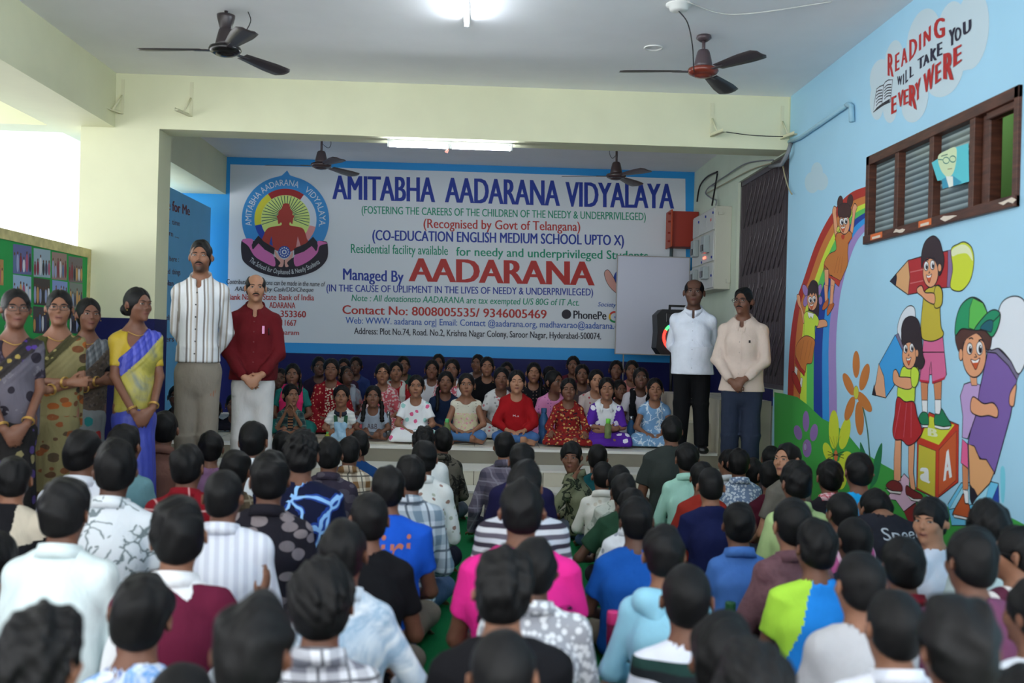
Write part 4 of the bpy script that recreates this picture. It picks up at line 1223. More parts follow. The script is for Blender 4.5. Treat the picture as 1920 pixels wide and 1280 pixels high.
def foot_prims(ank, fwd, up=(0, 0, 1), sc=1.0):
    ank = np.array(ank, float); f = np.array(fwd, float); f /= np.linalg.norm(f); u = np.array(up, float); u -= f * (u @ f); u /= np.linalg.norm(u); l = np.cross(f, u)
    pr = [Cone(ank, ank - f * 0.03 * sc - u * 0.045 * sc, 0.034 * sc, 0.030 * sc, k=0.02), Cone(ank - u * 0.03 * sc, ank + f * 0.12 * sc - u * 0.058 * sc, 0.034 * sc, 0.042 * sc, 0.034 * sc, 0.018 * sc, lat=l, k=0.02)]
    for i in range(5):
        o = (-0.032 + 0.016 * i); ln = 0.165 - 0.007 * i
        pr.append(Cone(ank + f * 0.125 * sc - u * 0.060 * sc + l * o * sc, ank + f * ln * sc - u * 0.064 * sc + l * o * 1.1 * sc, 0.0115 * sc - 0.0008 * i, 0.0095 * sc - 0.0006 * i, k=0.006))
    return pr

# ------------------------------------------------------------------ cloth materials
def _stripe(t, v, freq, width, ph=0.0):
    f = t.math('FRACT', t.math('ADD', t.math('MULTIPLY', v, freq), ph + 100.0))
    return t.math('LESS_THAN', f, width)
def cloth(kind, *cols, rough=0.85, sc=1.0, seed=0, sheen=0.0):
    key = (kind, cols, rough, sc, seed)
    if key in _MC: return _MC[key]
    t = NT('cloth_' + kind, rough, 0.15 + sheen)
    C = [lin(c) for c in cols]
    mp = t.mapping((1, 1, 1), (0, 0, 0), (seed * 1.37, seed * 0.71, seed * 0.93)) if seed else t.co()
    if kind == 'plain':
        n = t.noise(9, 4); t.base(t.ramp(n.outputs[0], [(0.3, tuple(v * 0.93 for v in C[0][:3]) + (1,)), (0.7, tuple(min(1, v * 1.05) for v in C[0][:3]) + (1,))]))
    elif kind == 'plaid':
        x, y, z = t.sep()
        xx = t.math('ADD', x, t.math('MULTIPLY', y, 0.7))
        a = _stripe(t, xx, 9 * sc, 0.42); b = _stripe(t, z, 9 * sc, 0.42); c = _stripe(t, xx, 9 * sc, 0.10, 0.3); d = _stripe(t, z, 9 * sc, 0.10, 0.3)
        s = t.math('MULTIPLY', t.math('ADD', a, b), 0.5)
        base = t.mix(s, C[0], C[1]); w = t.math('MAXIMUM', c, d)
        t.base(t.mix(t.math('MULTIPLY', w, 0.8), base, C[2] if len(C) > 2 else C[0]))
    elif kind == 'lines':   # thin window-pane lines
        x, y, z = t.sep(); xx = t.math('ADD', x, t.math('MULTIPLY', y, 0.7))
        w = t.math('MAXIMUM', _stripe(t, xx, 8 * sc, 0.07), _stripe(t, z, 8 * sc, 0.07)); t.base(t.mix(w, C[0], C[1]))
    elif kind == 'vstripe':
        x, y, z = t.sep(); xx = t.math('ADD', x, t.math('MULTIPLY', y, 0.25))
        r = t.ramp(t.math('FRACT', t.math('ADD', t.math('MULTIPLY', xx, 9 * sc), 50.0)), [(i / len(C), c) for i, c in enumerate(C)], 'CONSTANT'); t.base(r)
    elif kind == 'hstripe':
        x, y, z = t.sep(); r = t.ramp(t.math('FRACT', t.math('ADD', t.math('MULTIPLY', z, 4 * sc), 50.0)), [(i / len(C), c) for i, c in enumerate(C)], 'CONSTANT'); t.base(r)
    elif kind == 'mottle':  # cloudy blend
        n = t.noise(7 * sc, 5, mp, 0.6, 1.2); t.base(t.ramp(n.outputs[0], [(0.32 + 0.36 * i / max(1, len(C) - 1), c) for i, c in enumerate(C)]))
    elif kind == 'camo':
        n = t.noise(13 * sc, 3, mp, 0.6, 0.8); t.base(t.ramp(n.outputs[0], [(0.0, C[0])] + [(0.38 + 0.1 * i, c) for i, c in enumerate(C[1:])], 'CONSTANT'))
    elif kind == 'floral':  # blossoms scattered on a ground
        v = t.voro(16 * sc, 'F1', mp); n = t.noise(40 * sc, 2, mp)
        d = t.math('ADD', v.outputs['Distance'], t.math('MULTIPLY', n.outputs[0], 0.35))
        sp = t.n.new('ShaderNodeSeparateColor'); t.lk(v.outputs['Color'], sp.inputs[0])
        pick = t.math('GREATER_THAN', sp.outputs[0], 0.42); m = t.math('MULTIPLY', t.math('LESS_THAN', d, 0.50), pick)
        fc = C[1] if len(C) < 3 else t.mix(t.math('GREATER_THAN', sp.outputs[1], 0.5), C[1], C[2])
        t.base(t.mix(m, C[0], fc))
    elif kind == 'leaves':  # pale leaves packed on a dark ground
        v = t.voro(11 * sc, 'F1', t.mapping((1.0, 1.0, 1.6), (0.3, 0.5, 0.6))); sp = t.n.new('ShaderNodeSeparateColor'); t.lk(v.outputs['Color'], sp.inputs[0])
        m = t.math('MULTIPLY', t.math('LESS_THAN', v.outputs['Distance'], 0.46), t.math('GREATER_THAN', sp.outputs[0], 0.35)); vein = t.math('LESS_THAN', v.outputs['Distance'], 0.05)
        t.base(t.mix(vein, t.mix(m, C[0], t.mix(sp.outputs[1], C[1], C[2])), C[0]))
    elif kind == 'veins':   # thin dark sprigs on a pale ground, or bright bolts on a dark one
        n = t.noise(5 * sc, 3, mp); dv = t.n.new('ShaderNodeVectorMath'); dv.operation = 'ADD'; t.lk(mp, dv.inputs[0])
        sv = t.n.new('ShaderNodeVectorMath'); sv.operation = 'SCALE'; t.lk(n.outputs['Color'], sv.inputs[0]); sv.inputs['Scale'].default_value = 0.22 / sc; t.lk(sv.outputs[0], dv.inputs[1])
        v = t.voro(9 * sc, 'DISTANCE_TO_EDGE', dv.outputs[0]); br = t.noise(8 * sc, 2, mp)
        m = t.math('MULTIPLY', t.math('LESS_THAN', v.outputs['Distance'], 0.045), t.math('GREATER_THAN', br.outputs[0], 0.47))
        h = t.math('MULTIPLY', t.math('LESS_THAN', v.outputs['Distance'], 0.10), t.math('GREATER_THAN', br.outputs[0], 0.50))
        t.base(t.mix(m, t.mix(h, C[0], C[2]) if len(C) > 2 else C[0], C[1]))
    elif kind == 'speckle':
        v = t.voro(42 * sc, 'F1', mp); n = t.noise(11 * sc, 3, mp)
        m = t.math('LESS_THAN', t.math('ADD', v.outputs['Distance'], t.math('MULTIPLY', n.outputs[0], 0.5)), 0.72); t.base(t.mix(m, C[0], C[1]))
    elif kind == 'dots':
        v = t.voro(34 * sc, 'F1', mp, 0.2); t.base(t.mix(t.math('LESS_THAN', v.outputs['Distance'], 0.2), C[0], C[1]))
    elif kind == 'zones':   # lower band, e.g. bordered fabric
        n = t.noise(26 * sc, 4, mp); v = t.voro(20 * sc, 'F1', mp)
        m = t.math('LESS_THAN', v.outputs['Distance'], 0.33); b = t.mix(m, C[0], C[1]); t.base(t.mix(t.math('GREATER_THAN', n.outputs[0], 0.60), b, C[2]))
    n = t.noise(420, 2); n2 = t.noise(7, 3, t.mapping((1.6, 1.6, .8), (.3, .5, 0)), .5, .35)
    t.bump(t.math('ADD', t.math('MULTIPLY', n.outputs[0], 0.02), n2.outputs[0]), 0.5, 0.03)
    _MC[key] = t.m
    return t.m
# ================================================================== person builders
X1 = (1, 0, 0)
lip_dark = plain('lip_dark', (58, 26, 24), 0.6)
def vec(*a): return np.array(a, float)

def finish(name, V, F, mats, parent, res=None):
    me = np_mesh(name, V, F)
    return link(name, me, mats, parent)

def face_parts(root, hf, look='front', eyes='open', brows=True, moustache=False, glasses=False, earrings=False, beard=False, brow_th=1):
    M = hf.mat()
    def put(name, me, mats):
        o = link(name, me, mats, root); o.matrix_local = M; return o
    for sx in (1, -1):
        if eyes == 'open':
            o = put('eye', EYE_MESH[look], [eye_white, iris_m, pupil_m]); o.matrix_local = M @ Matrix.Translation((sx * 0.031, 0.0775, 0.010))
            put('eyelash', UPPER[sx], brow_m)
        else: put('eyelash', LASH[sx], brow_m)
        put('eyebrow', BROW[sx], brow_m)
    put('mouth', MOUTH, lip_dark)
    if moustache: put('moustache', MOUST, brow_m)
    if glasses: put('glasses', GLASSES, lens_frame)
    if earrings:
        for sx in (1, -1):
            b = MB(); b.lathe([(0.001, -0.004), (0.0055, 0), (0.001, 0.004)], 10); o = put('earring', b.mesh('earring'), gold_m); o.matrix_local = M @ Matrix.Translation((sx * 0.086, -0.004, -0.036))

def collar_mesh(c, rx, ry, tilt, h, flap, gap, drop_front=0.0, name='collar', point=0.0):
    """folded shirt collar: c = centre at the neck base; gap = open half angle at the front (radians)"""
    n = 30; vs = []; fs = []
    a0 = PI / 2 + gap; a1 = PI / 2 + 2 * PI - gap
    for i in range(n + 1):
        a = a0 + (a1 - a0) * i / n
        fr = (1 + math.sin(a)) / 2      # 1 at the front
        pt = point * max(0, fr - .55) ** 2 * 5
        base = c[2] - tilt * math.sin(a) * ry - drop_front * fr ** 2
        for (dr, dz) in ((0.000, -0.032), (0.001, h), (0.006, h + 0.002), (0.013 + flap * 0.25 + 0.006 * fr + pt * .45, -flap - 0.010 * fr - pt), (0.010 + flap * 0.2 + pt * .4, -flap - 0.012 * fr - pt), (0.004, -0.032)):
            vs.append((c[0] + (rx + dr) * math.cos(a), c[1] + (ry + dr) * math.sin(a), base + dz))
    for i in range(n):
        for j in range(6): fs.append((i * 6 + j, i * 6 + (j + 1) % 6, (i + 1) * 6 + (j + 1) % 6, (i + 1) * 6 + j))
    fs.append((5, 4, 3, 2, 1, 0)); fs.append(tuple(n * 6 + j for j in range(6)))
    me = bpy.data.meshes.new(name); me.from_pydata(vs, [], fs); me.polygons.foreach_set('use_smooth', [True] * len(fs)); me.update()
    return me

def braid(root, pts, r0, r1, mat=None, wave=True):
    P = [Vector(p) for p in pts]; out = []
    for i in range(len(P) - 1):
        for k in range(8):
            t = k / 8; p0, p1, p2, p3 = P[max(i - 1, 0)], P[i], P[i + 1], P[min(i + 2, len(P) - 1)]
            out.append(0.5 * ((2 * p1) + (p2 - p0) * t + (2 * p0 - 5 * p1 + 4 * p2 - p3) * t * t + (3 * p1 - p0 - 3 * p2 + p3) * t ** 3))
    out.append(P[-1]); n = len(out)
    rs = [(r0 + (r1 - r0) * i / n) * (1 + (0.16 * math.sin(i * 1.55) if wave else 0)) * (0.5 if i == n - 1 else 1) for i in range(n)]
    b = MB(); b.tube(out, rs, 10)
    return b.build('braid', mat or hair_black, root)

SITLOG = []
def seated(loc, rz, hs, hz=0.93, label='', cat='child', group=None, shirt=None, sleeve='long', collar=None, tr=None, legs='trousers', skin_m=None,
           hair='short', hyaw=0.0, hpitch=0.0, hroll=0.0, lean=0.04, pose='lap', face=False, eyes='open', look='front', res=0.012, hres=0.008, bw=1.0,
           seed=0, skirt=None, braids=None, vest=None, extra=None, torso_yaw=0.0, loose=0.0, hands=False, neck=0.35, fem=False, glasses=False, knee=1.0, wide=1.0, jaw=1.0, hdrop=0.0):
    hs += hdrop
    hc_z = hs - 0.127 * hz; sz = hc_z - (0.172 if fem else 0.184) * hz; bs = sz / 0.578
    w = (0.46 * bs + 0.43 * hz) * bw
    sw = 0.150 * w
    hfwd = 0.030
    ty = lean
    pel, wai, che, sho = vec(0, 0, .11 * bs), vec(0, -.022 * bs, .25 * bs), vec(0, ty * .45 - .018, .42 * bs), vec(0, ty, sz - .03 * bs)
    nb = vec(0, ty - .004, sz + .042 * hz); shz = sz - .034 * bs; hc = vec(0, ty + hfwd * hz + 0.02 * math.sin(hpitch), hc_z)
    if hdrop: hc = hc + vec(0, hdrop * .9, -hdrop); hc_z -= hdrop
    hf = HeadFrame(hc, hyaw, hpitch, hroll, hz)
    torso = [Cone(pel, wai, .150 * w, .128 * w, .108 * bs, .094 * bs, X1, .05), Cone(wai, che, .128 * w, .146 * w, .094 * bs, .104 * bs, X1, .05),
             Cone(che, sho, .146 * w, .122 * w, .104 * bs, .070 * bs, X1, .05)]
    shl = [Cone((-sw, ty, shz), (sw, ty, shz), .047 * bs, k=.035)]
    trap = [Cone(nb + vec(sx * .022 * hz, -.01, .0), (sx * sw * .90, ty - .005, shz + .012), .042 * hz, .030 * bs, k=.03) for sx in (1, -1)]
    neckp = [Cone(nb - vec(0, 0, .05), hc + vec(0, -.018 * hz, -.075 * hz), .055 * hz * (0.86 if fem else 1), .052 * hz * (0.86 if fem else 1), k=.025)]
    arms, fore, hand, sleeves = [], [], [], []
    ar = bs ** .6
    for sx in (1, -1):
        S = vec(sx * sw, ty, shz)
        ps = pose[0 if sx > 0 else 1] if isinstance(pose, (tuple, list)) else pose
        if ps == 'lap': E, Wp, hd, hn = vec(sx * (sw + .065), .05 + ty * .5, .27 * bs), vec(sx * .085, .24 * bs, .19 * bs), (-sx * .75, .55, -.12), (0, -.2, -1)
        elif ps == 'knee': E, Wp, hd, hn = vec(sx * (sw + .075), .10 * bs, .27 * bs), vec(sx * .25 * bs, .27 * bs, .21 * bs), (sx * .15, 1, -.3), (0, -.3, -1)
        elif ps == 'chin': E, Wp, hd, hn = vec(sx * (sw + .03), .20 * bs, .25 * bs), vec(sx * .045, ty + .13, hc_z - .185 * hz), (-sx * .25, .0, 1), (-sx, 0, 0)
        elif ps == 'mouth': E, Wp, hd, hn = vec(sx * (sw + .05), .22 * bs, .30 * bs), vec(*(hf.pt((sx * .05, .14, -.13)))), (-sx * .35, -.35, 1), (-sx * .3, -1, 0)
        elif ps == 'fold': E, Wp, hd, hn = vec(sx * (sw + .06), .06 + ty * .5, .28 * bs), vec(-sx * .02, .22 * bs, .235 * bs + .018 * sx), (-sx, .12, 0), (0, -1, .2)
        elif ps == 'side': E, Wp, hd, hn = vec(sx * (sw + .08), .0, .28 * bs), vec(sx * (sw + .10), .10 * bs, .07), (0, 1, -.2), (0, 0, -1)
        elif ps == 'out': E, Wp, hd, hn = vec(sx * (sw + .14), .04, .27 * bs), vec(sx * (sw + .06), .24 * bs, .22 * bs), (-sx * .2, 1, 0), (-sx, 0, -.3)
        elif ps == 'raise': E, Wp, hd, hn = vec(sx * (sw + .15), .10, .36 * bs), vec(sx * (sw + .10), .27 * bs, .50 * bs), (sx * .35, .3, 1), (-sx, .2, 0)
        arms.append(Cone(S, E, .043 * ar, .035 * ar, k=.02)); fore.append(Cone(E, Wp, .035 * ar, .024 * ar, k=.015))
        hk = hz * (0.80 if bs < 0.85 else 0.88)
        if hands: hand += hand_prims(Wp, hd, hn, (0, .3, 1), hk, curl=.35)
        else:
            hand += hand_prims(Wp, hd, hn, (0, .3, 1), hk, curl=.5)
        if sleeve == 'long': 
            u = (Wp - E) * .90
            sleeves += [Cone(S, E, .052 * ar, .049 * ar, k=.025), Cone(E, E + u, .048 * ar, .037 * ar, .048 * ar, .037 * ar, vec(0, 0, 1), .02, .012)]
        elif sleeve == 'short':
            sleeves += [Cone(S, S + (E - S) * .62, .053 * ar, .058 * ar, .053 * ar, .058 * ar, vec(0, 1, 0.1), .025, .010)]
        elif sleeve == 'puff':
            sleeves += [Ell(S + (E - S) * .18, vec(.062, .062, .060) * ar, .02)]
        elif sleeve == 'elbow':
            sleeves += [Cone(S, S + (E - S) * .98, .058 * ar, .056 * ar, .058 * ar, .056 * ar, vec(0, 1, 0.1), .025, .010)]
    lg = []; pant = []
    for sx in (1, -1):
        H, K_, A_ = vec(sx * .085 * w, .03, .085), vec(sx * .32 * bs * knee, .26 * bs, .105 * bs), vec(-sx * .11 * bs, .34 * bs + .035 * sx * bs, .060)
        lg += [Cone(H, K_, .074 * bs, .050 * bs, k=.03), Cone(K_, A_, .048 * bs, .031 * bs, k=.02)]
        lg += foot_prims(A_, (-sx * .95, -.12, -.05), (0, .75, .65), .80 * hz)
        pant += [Cone(H, K_, .090 * bs, .064 * bs, k=.03)]
        if legs in ('trousers', 'skirt'): pant += [Cone(K_, K_ + (A_ - K_) * .86, .062 * bs, .050 * bs, .062 * bs, .050 * bs, vec(0, 0, 1), .02, .012)]
    zone = ([(hc[0] - .10 * hz, hc[0] + .10 * hz, hres)], [(hc[1] - .11 * hz, hc[1] + .125 * hz, hres)], [(hc_z - .12 * hz, hc_z + .12 * hz, hres)])
    if hands:
        zone[2].append((.14 * bs, .25 * bs, max(hres, .006)))
        if face: zone[0].append((-.16, .16, .0075)); zone[1].append((.16 * bs, .36 * bs, .007))
    V, F = solidify(torso + shl + trap + neckp + [Head(hf, 1, wide, jaw)] + arms + fore + hand + lg, res * 1.15, zone)
    me = np_mesh('person', V, F); head_attrs(me, V, hf)
    body = link('person', me, skin_m)
    tag(body, label, cat, group); body.location = loc; body.rotation_euler = (0, 0, rz)
    # shirt
    g = .017 * bs + loose; rs = np.random.default_rng(seed + 11)
    gp = [p.grow(g) for p in torso] + [p.grow(.010) for p in shl] + [p.grow(.007) for p in trap] + sleeves
    gp[0] = gp[0].grow(.012); 
    nz = folds(.0048 + loose * .08, seed, 26)
    cuts = [Plane((0, nb[1], nb[2] + .024 * hz - (neck - .35) * .05), (0, neck, 1), .004), Plane((0, 0, .035), (0, 0, -1), .004)]
    if sleeve == 'none': cuts[0] = Plane((0, nb[1], nb[2] - .015), (0, neck, 1), .004)
    nr = .060 * hz * (1.0 if not fem else .95)
    subs = [Cone(nb + vec(0, .004, .0), nb + vec(0, .01, .09), nr, nr, nr, nr, X1, .01, .02)]
    if fem: subs += [Ell(vec(0, nb[1] + .055, nb[2] - .005), vec(.062 * hz, .075, .055), .01)]
    if legs == 'dress': 
        kz = .105 * bs
        gp += [Cone(vec(-.22 * bs, .20 * bs, kz), vec(.22 * bs, .20 * bs, kz), .085 * bs, .085 * bs, .12 * bs, .12 * bs, (0, 0, 1), .06), Cone(vec(-.27 * bs, .27 * bs, kz * .8), vec(.27 * bs, .27 * bs, kz * .8), .085 * bs, k=.05), Cone(vec(-.20, .36 * bs, .035), vec(.20, .36 * bs, .035), .04, k=.05)] + [p.grow(.012) for p in pant]
        cuts[1] = Plane((0, 0, .012), (0, 0, -1), .004)
    V, F = solidify(gp, res, ([], [], []), cuts, subs, nz)
    so = finish('dress' if legs == 'dress' else 'shirt', V, F, shirt, body)
    if legs == 'dress': tr_parts = None
    if vest is not None:
        vp = [p.grow(g + .008) for p in torso] + [p.grow(.017) for p in shl] + [p.grow(.012) for p in trap] + [Cone((sx * sw, ty, sz - .02), (sx * (sw + .025), ty, sz - .05), .062 * ar, .06 * ar, k=.02) for sx in (1, -1)]
        V, F = solidify(vp, res, ([], [], []), [Plane((0, nb[1], nb[2] - .008), (0, .5, 1), .004), Plane((0, 0, .06), (0, 0, -1), .004)], [], folds(.002, seed + 3))
        finish('vest', V, F, vest, body)
    if legs in ('trousers', 'shorts'):
        V, F = solidify([torso[0].grow(.010)] + pant, res * 1.1, ([], [], []), [Plane((0, 0, .20 * bs), (0, 0, 1)), Plane((0, 0, .006), (0, 0, -1))], [], folds(.004, seed + 5, 30))
        finish('shorts' if legs == 'shorts' else 'trousers', V, F, tr, body)
    elif legs == 'skirt':
        kz = .10 * bs
        sk = [torso[0].grow(.012), Cone(vec(-.24 * bs, .20 * bs, kz), vec(.24 * bs, .20 * bs, kz), .08 * bs, k=.05), Cone(vec(-.26 * bs, .30 * bs, kz * .6), vec(.26 * bs, .30 * bs, kz * .6), .07 * bs, k=.05)] + pant
        V, F = solidify(sk, res, ([], [], []), [Plane((0, 0, .22 * bs), (0, 0, 1)), Plane((0, 0, .008), (0, 0, -1))], [], folds(.005, seed + 5, 34))
        finish('skirt', V, F, tr, body)
    if collar is not None:
        me = collar_mesh((0, nb[1], nb[2] + .010 * hz), .069 * hz, .072 * hz, neck, .022 * hz, .024 * hz, .35, point=.02)
        link('collar', me, collar, body)
    if hair:
        V, F = solidify([Hair(hf, hair, seed + 1, wide)], max(hres, .0055) if face else max(hres * .9, .007))
        finish('hair', V, F, hair_black, body)
    for bp in (braids or []):
        if bp == 'back': braid(body, [hf.pt((0, -.10, -.02)), hf.pt((0, -.125, -.07)), vec(0, nb[1] - .085, nb[2] - .08), vec(0.01, -.13, .34 * bs)], .026 * hz, .016 * hz)
        elif bp == 'pigtails':
            for sx in (1, -1): braid(body, [hf.pt((sx * .062, -.05, -.03)), hf.pt((sx * .092, -.02, -.085)), vec(sx * .088, ty + .075, sz - .03), vec(sx * .095, ty + .105, sz - .16 * bs)], .025 * hz, .021 * hz)
        elif bp == 'front_l': braid(body, [hf.pt((-.055, -.05, -.04)), hf.pt((-.085, -.03, -.09)), vec(-.075, ty + .07, sz - .03), vec(-.08, ty + .10, sz - .19 * bs)], .024 * hz, .016 * hz)
        elif bp == 'front_r': braid(body, [hf.pt((.055, -.05, -.04)), hf.pt((.085, -.03, -.09)), vec(.075, ty + .07, sz - .03), vec(.08, ty + .10, sz - .19 * bs)], .024 * hz, .016 * hz)
        elif bp == 'bun':
            V, F = solidify([Ell(hf.pt((0, -.115, .01)), vec(.042, .035, .040) * hz, .01)], .008); finish('hair_bun', V, F, hair_black, body)
    if face: face_parts(body, hf, look, eyes, glasses=glasses, earrings=fem)
    if extra: extra(body, dict(hf=hf, nb=nb, sz=sz, bs=bs, w=w, sw=sw, ty=ty, wai=wai, che=che, hz=hz, shirt=so))
    SITLOG.append((body, hs))
    return body

def shirt_text(body, so, items, back=True):
    """lettering wrapped on the shirt: items = (text, x0, x1, z0, h, rgb, bold) in body coordinates (x0->x1 as read)"""
    bvh = BVHTree.FromObject(so, bpy.context.evaluated_depsgraph_get()) if False else BVHTree.FromPolygons([v.co for v in so.data.vertices], [p.vertices[:] for p in so.data.polygons])
    for txt, x0, x1, z0, h, rgb, bold in items:
        V, F = text_mesh(txt, 0.0); wm = V[:, 0].max(); vs = []
        for x, y in V:
            px = x0 + (x1 - x0) * x / wm; pz = z0 + h * y
            o = Vector((px, -1.0 if back else 1.0, pz)); hit = bvh.ray_cast(o, Vector((0, 1.0 if back else -1.0, 0)))
            p = hit[0] if hit[0] is not None else Vector((px, -0.1 if back else .1, pz))
            vs.append((p.x, p.y + (-0.004 if back else 0.004), p.z))
        me = bpy.data.meshes.new('printed_lettering'); me.from_pydata(vs, [], F); me.update()
        link('printed_lettering', me, paint(rgb), body)

# ------------------------------------------------------------------ standing people
def standing(loc, rz, H, hz=1.0, label='', cat='person', shirt=None, tr=None, skin_m=None, hair='short', hyaw=0, hpitch=0, hroll=0, pose='front', belly=0.0, bw=1.0,
             moustache=False, beard=0.0, glasses=False, look='front', collar='fold', hem=0.47, sleeve='long', seed=0, shoes=None, res=0.009, hres=0.0042, sari=None, jaw=1.0, wide=1.0, eyes='open', twist=0.0, hairbun=None):
    hc_z = H - .120 * hz; sz = hc_z - .205 * hz; hip = .515 * H
    s = H / 1.72; w = s * bw; sw = .168 * w
    nb = vec(0, -.012, sz + .048 * hz); hc = vec(0, .022, hc_z); hf = HeadFrame(hc, hyaw, hpitch, hroll, hz)
    wz = hip + .13 * s
    pel, wai, che, sho = vec(0, 0, hip), vec(0, .006 + belly * .3, wz), vec(0, -.004, sz - .15 * s), vec(0, -.012, sz - .03)
    torso = [Cone(pel, wai, .158 * w, .136 * w + belly * .6, .105 * s, .098 * s + belly, X1, .05), Cone(wai, che, .136 * w + belly * .6, .152 * w, .098 * s + belly, .108 * s, X1, .06), Cone(che, sho, .152 * w, .125 * w, .108 * s, .072 * s, X1, .05)]
    shz = sz - .045 * s
    shl = [Cone((-sw, -.012, shz), (sw, -.012, shz), .050 * s, k=.035)]
    trap = [Cone(nb + vec(sx * .022, -.008, .0), (sx * sw * .90, -.012, shz + .012), .044 * hz, .032 * s, k=.03) for sx in (1, -1)]
    neckp = [Cone(nb - vec(0, 0, .05), hc + vec(0, -.020 * hz, -.07 * hz), .056 * hz * (.86 if sari else 1), .052 * hz * (.86 if sari else 1), k=.025)]
    arms, hand, sleeves = [], [], []; q_ = min(1.0, .45 + .55 * bw)
    for sx in (1, -1):
        S = vec(sx * sw, -.012, shz)
        if pose == 'back': E, Wp, hd, hn = vec(sx * (sw + .050 * w), -.11, sz - .285 * s), vec(sx * .075, -.165 - belly * .2, sz - .455 * s), (-sx, -.05, -.25), (0, -1, 0)
        elif pose == 'front': E, Wp, hd, hn = vec(sx * (sw + .052 * w), .055, sz - .29 * s), vec(sx * .062, .185 + belly, sz - .455 * s - .012 * sx), (-sx * .72, .18, -.62), (-sx * .3, -1, -.2)
        elif pose == 'low': E, Wp, hd, hn = vec(sx * (sw + .042 * w), .045, sz - .29 * s), vec(sx * .055, .20, sz - .51 * s - .012 * sx), (-sx * .55, .1, -.8), (-sx * .3, -1, -.2)
        elif pose == 'fold': E, Wp, hd, hn = vec(sx * (sw + .042 * w), .045, sz - .28 * s), vec(-sx * .05, .205, sz - .305 * s + .022 * sx), (-sx, .03, .06), (0, -1, 0)
        arms += [Cone(S, E, .046 * s * q_, .038 * s * q_, k=.02), Cone(E, Wp, .037 * s * q_, .025 * s, k=.015)]
        hand += hand_prims(Wp, hd, hn, (0, .2, 1), .98 * hz, curl=.55 if pose in ('front', 'low') else .4)
        if sleeve == 'long':
            sleeves += [Cone(S, E, .057 * s * q_, .053 * s * q_, k=.025), Cone(E, E + (Wp - E) * .93, .053 * s * q_, .040 * s * q_, .053 * s * q_, .040 * s * q_, vec(0, 0, 1), .02, .012)]
        else:
            sleeves += [Cone(S, S + (E - S) * .70, .056 * s * q_, .050 * s * q_, .056 * s * q_, .050 * s * q_, vec(0, 1, .1), .02, .010)]
    lg, pant = [], []
    for sx in (1, -1):
        Hh, K_, A_ = vec(sx * .088 * w, 0, hip), vec(sx * .098 * w, .012, .285 * H), vec(sx * .105 * w, -.015, .055 * H)
        lg += [Cone(Hh, K_, .082 * s, .055 * s, k=.03), Cone(K_, A_, .054 * s, .036 * s, k=.02)] + foot_prims(A_, (sx * .18, 1, 0), (0, 0, 1), 1.02 * s)
        pant += [Cone(Hh, K_, .096 * s * q_, .078 * s * q_, k=.03), Cone(K_, A_ + vec(0, 0, -.015), .078 * s * q_, .070 * s * q_, .082 * s * q_, .074 * s, X1, .02, .012)]
    zone = ([(-.10 * hz, .10 * hz, hres)], [(hc[1] - .11 * hz, hc[1] + .125 * hz, hres)], [(hc_z - .125 * hz, hc_z + .125 * hz, hres)])
    if pose in ('front', 'low', 'fold'):
        hzz = [h.A[2] for h in hand]; zone[2].append((min(hzz) - .03, max(hzz) + .03, .005)); zone[0].append((-.13, .13, .0055)); zone[1].append((.15, .27 + belly, .0055))
    V, F = solidify(torso + shl + trap + neckp + [Head(hf, 1, wide, jaw)] + arms + hand + lg, res * 1.2, zone)
    me = np_mesh('person', V, F); head_attrs(me, V, hf, beard)
    body = link('person', me, skin_m); tag(body, label, cat); body.location = loc; body.rotation_euler = (0, 0, rz)
    hz_ = hem * H
    if not sari:
        low = Cone(vec(0, belly * .25, wz + .02), vec(0, belly * .1, hz_ - .03), .180 * w + belly * .5, .206 * w + belly * .2, .122 * s + belly, .142 * s + belly * .55, X1, .05, .03)
        gp = [p.grow(.020) for p in torso[1:]] + [low] + [p.grow(.012) for p in shl] + [p.grow(.009) for p in trap] + sleeves
        cuts = [Plane((0, nb[1], nb[2] + .026), (0, .42, 1), .004), Plane((0, 0, hz_), (0, 0, -1), .003)]
        # rounded shirt tail
        V, F = solidify(gp, res, ([], [], []), cuts, [Cone(nb + vec(0, .004, .0), nb + vec(0, .012, .09), .062 * hz, .062 * hz, .062 * hz, .062 * hz, X1, .01, .02), Ell(vec(0, nb[1] + .075, nb[2] - .02), vec(.022, .05, .05), .01)], folds(.0052, seed, 26, .5, 5))
        so = finish('shirt', V, F, shirt, body)
        if collar == 'fold': link('collar', collar_mesh((0, nb[1] + .003, nb[2] + .014), .071 * hz, .076 * hz, .42, .020, .032, .22, .020, point=.040), shirt, body)
        elif collar == 'band': link('collar', collar_mesh((0, nb[1] + .003, nb[2] + .012), .068 * hz, .072 * hz, .42, .028, -.004, .14, .006), shirt, body)
        V, F = solidify([torso[0].grow(.012), Cone(pel + vec(0, 0, .02), pel - vec(0, 0, .06), .160 * w, .165 * w, .112 * s, .112 * s, X1, .04)] + pant, res, ([], [], []), [Plane((0, 0, hip + .10), (0, 0, 1)), Plane((0, 0, .045), (0, 0, -1))], [], folds(.004, seed + 5, 24, .3))
        finish('trousers', V, F, tr, body)
        bvh = BVHTree.FromPolygons([v.co for v in so.data.vertices], [p.vertices[:] for p in so.data.polygons])
        body['_'] = 0; del body['_']
        def on_front(x, z, off=.002):
            h = bvh.ray_cast(Vector((x, 1, z)), Vector((0, -1, 0))); return Vector((x, (h[0].y if h[0] else .12) + off, z))
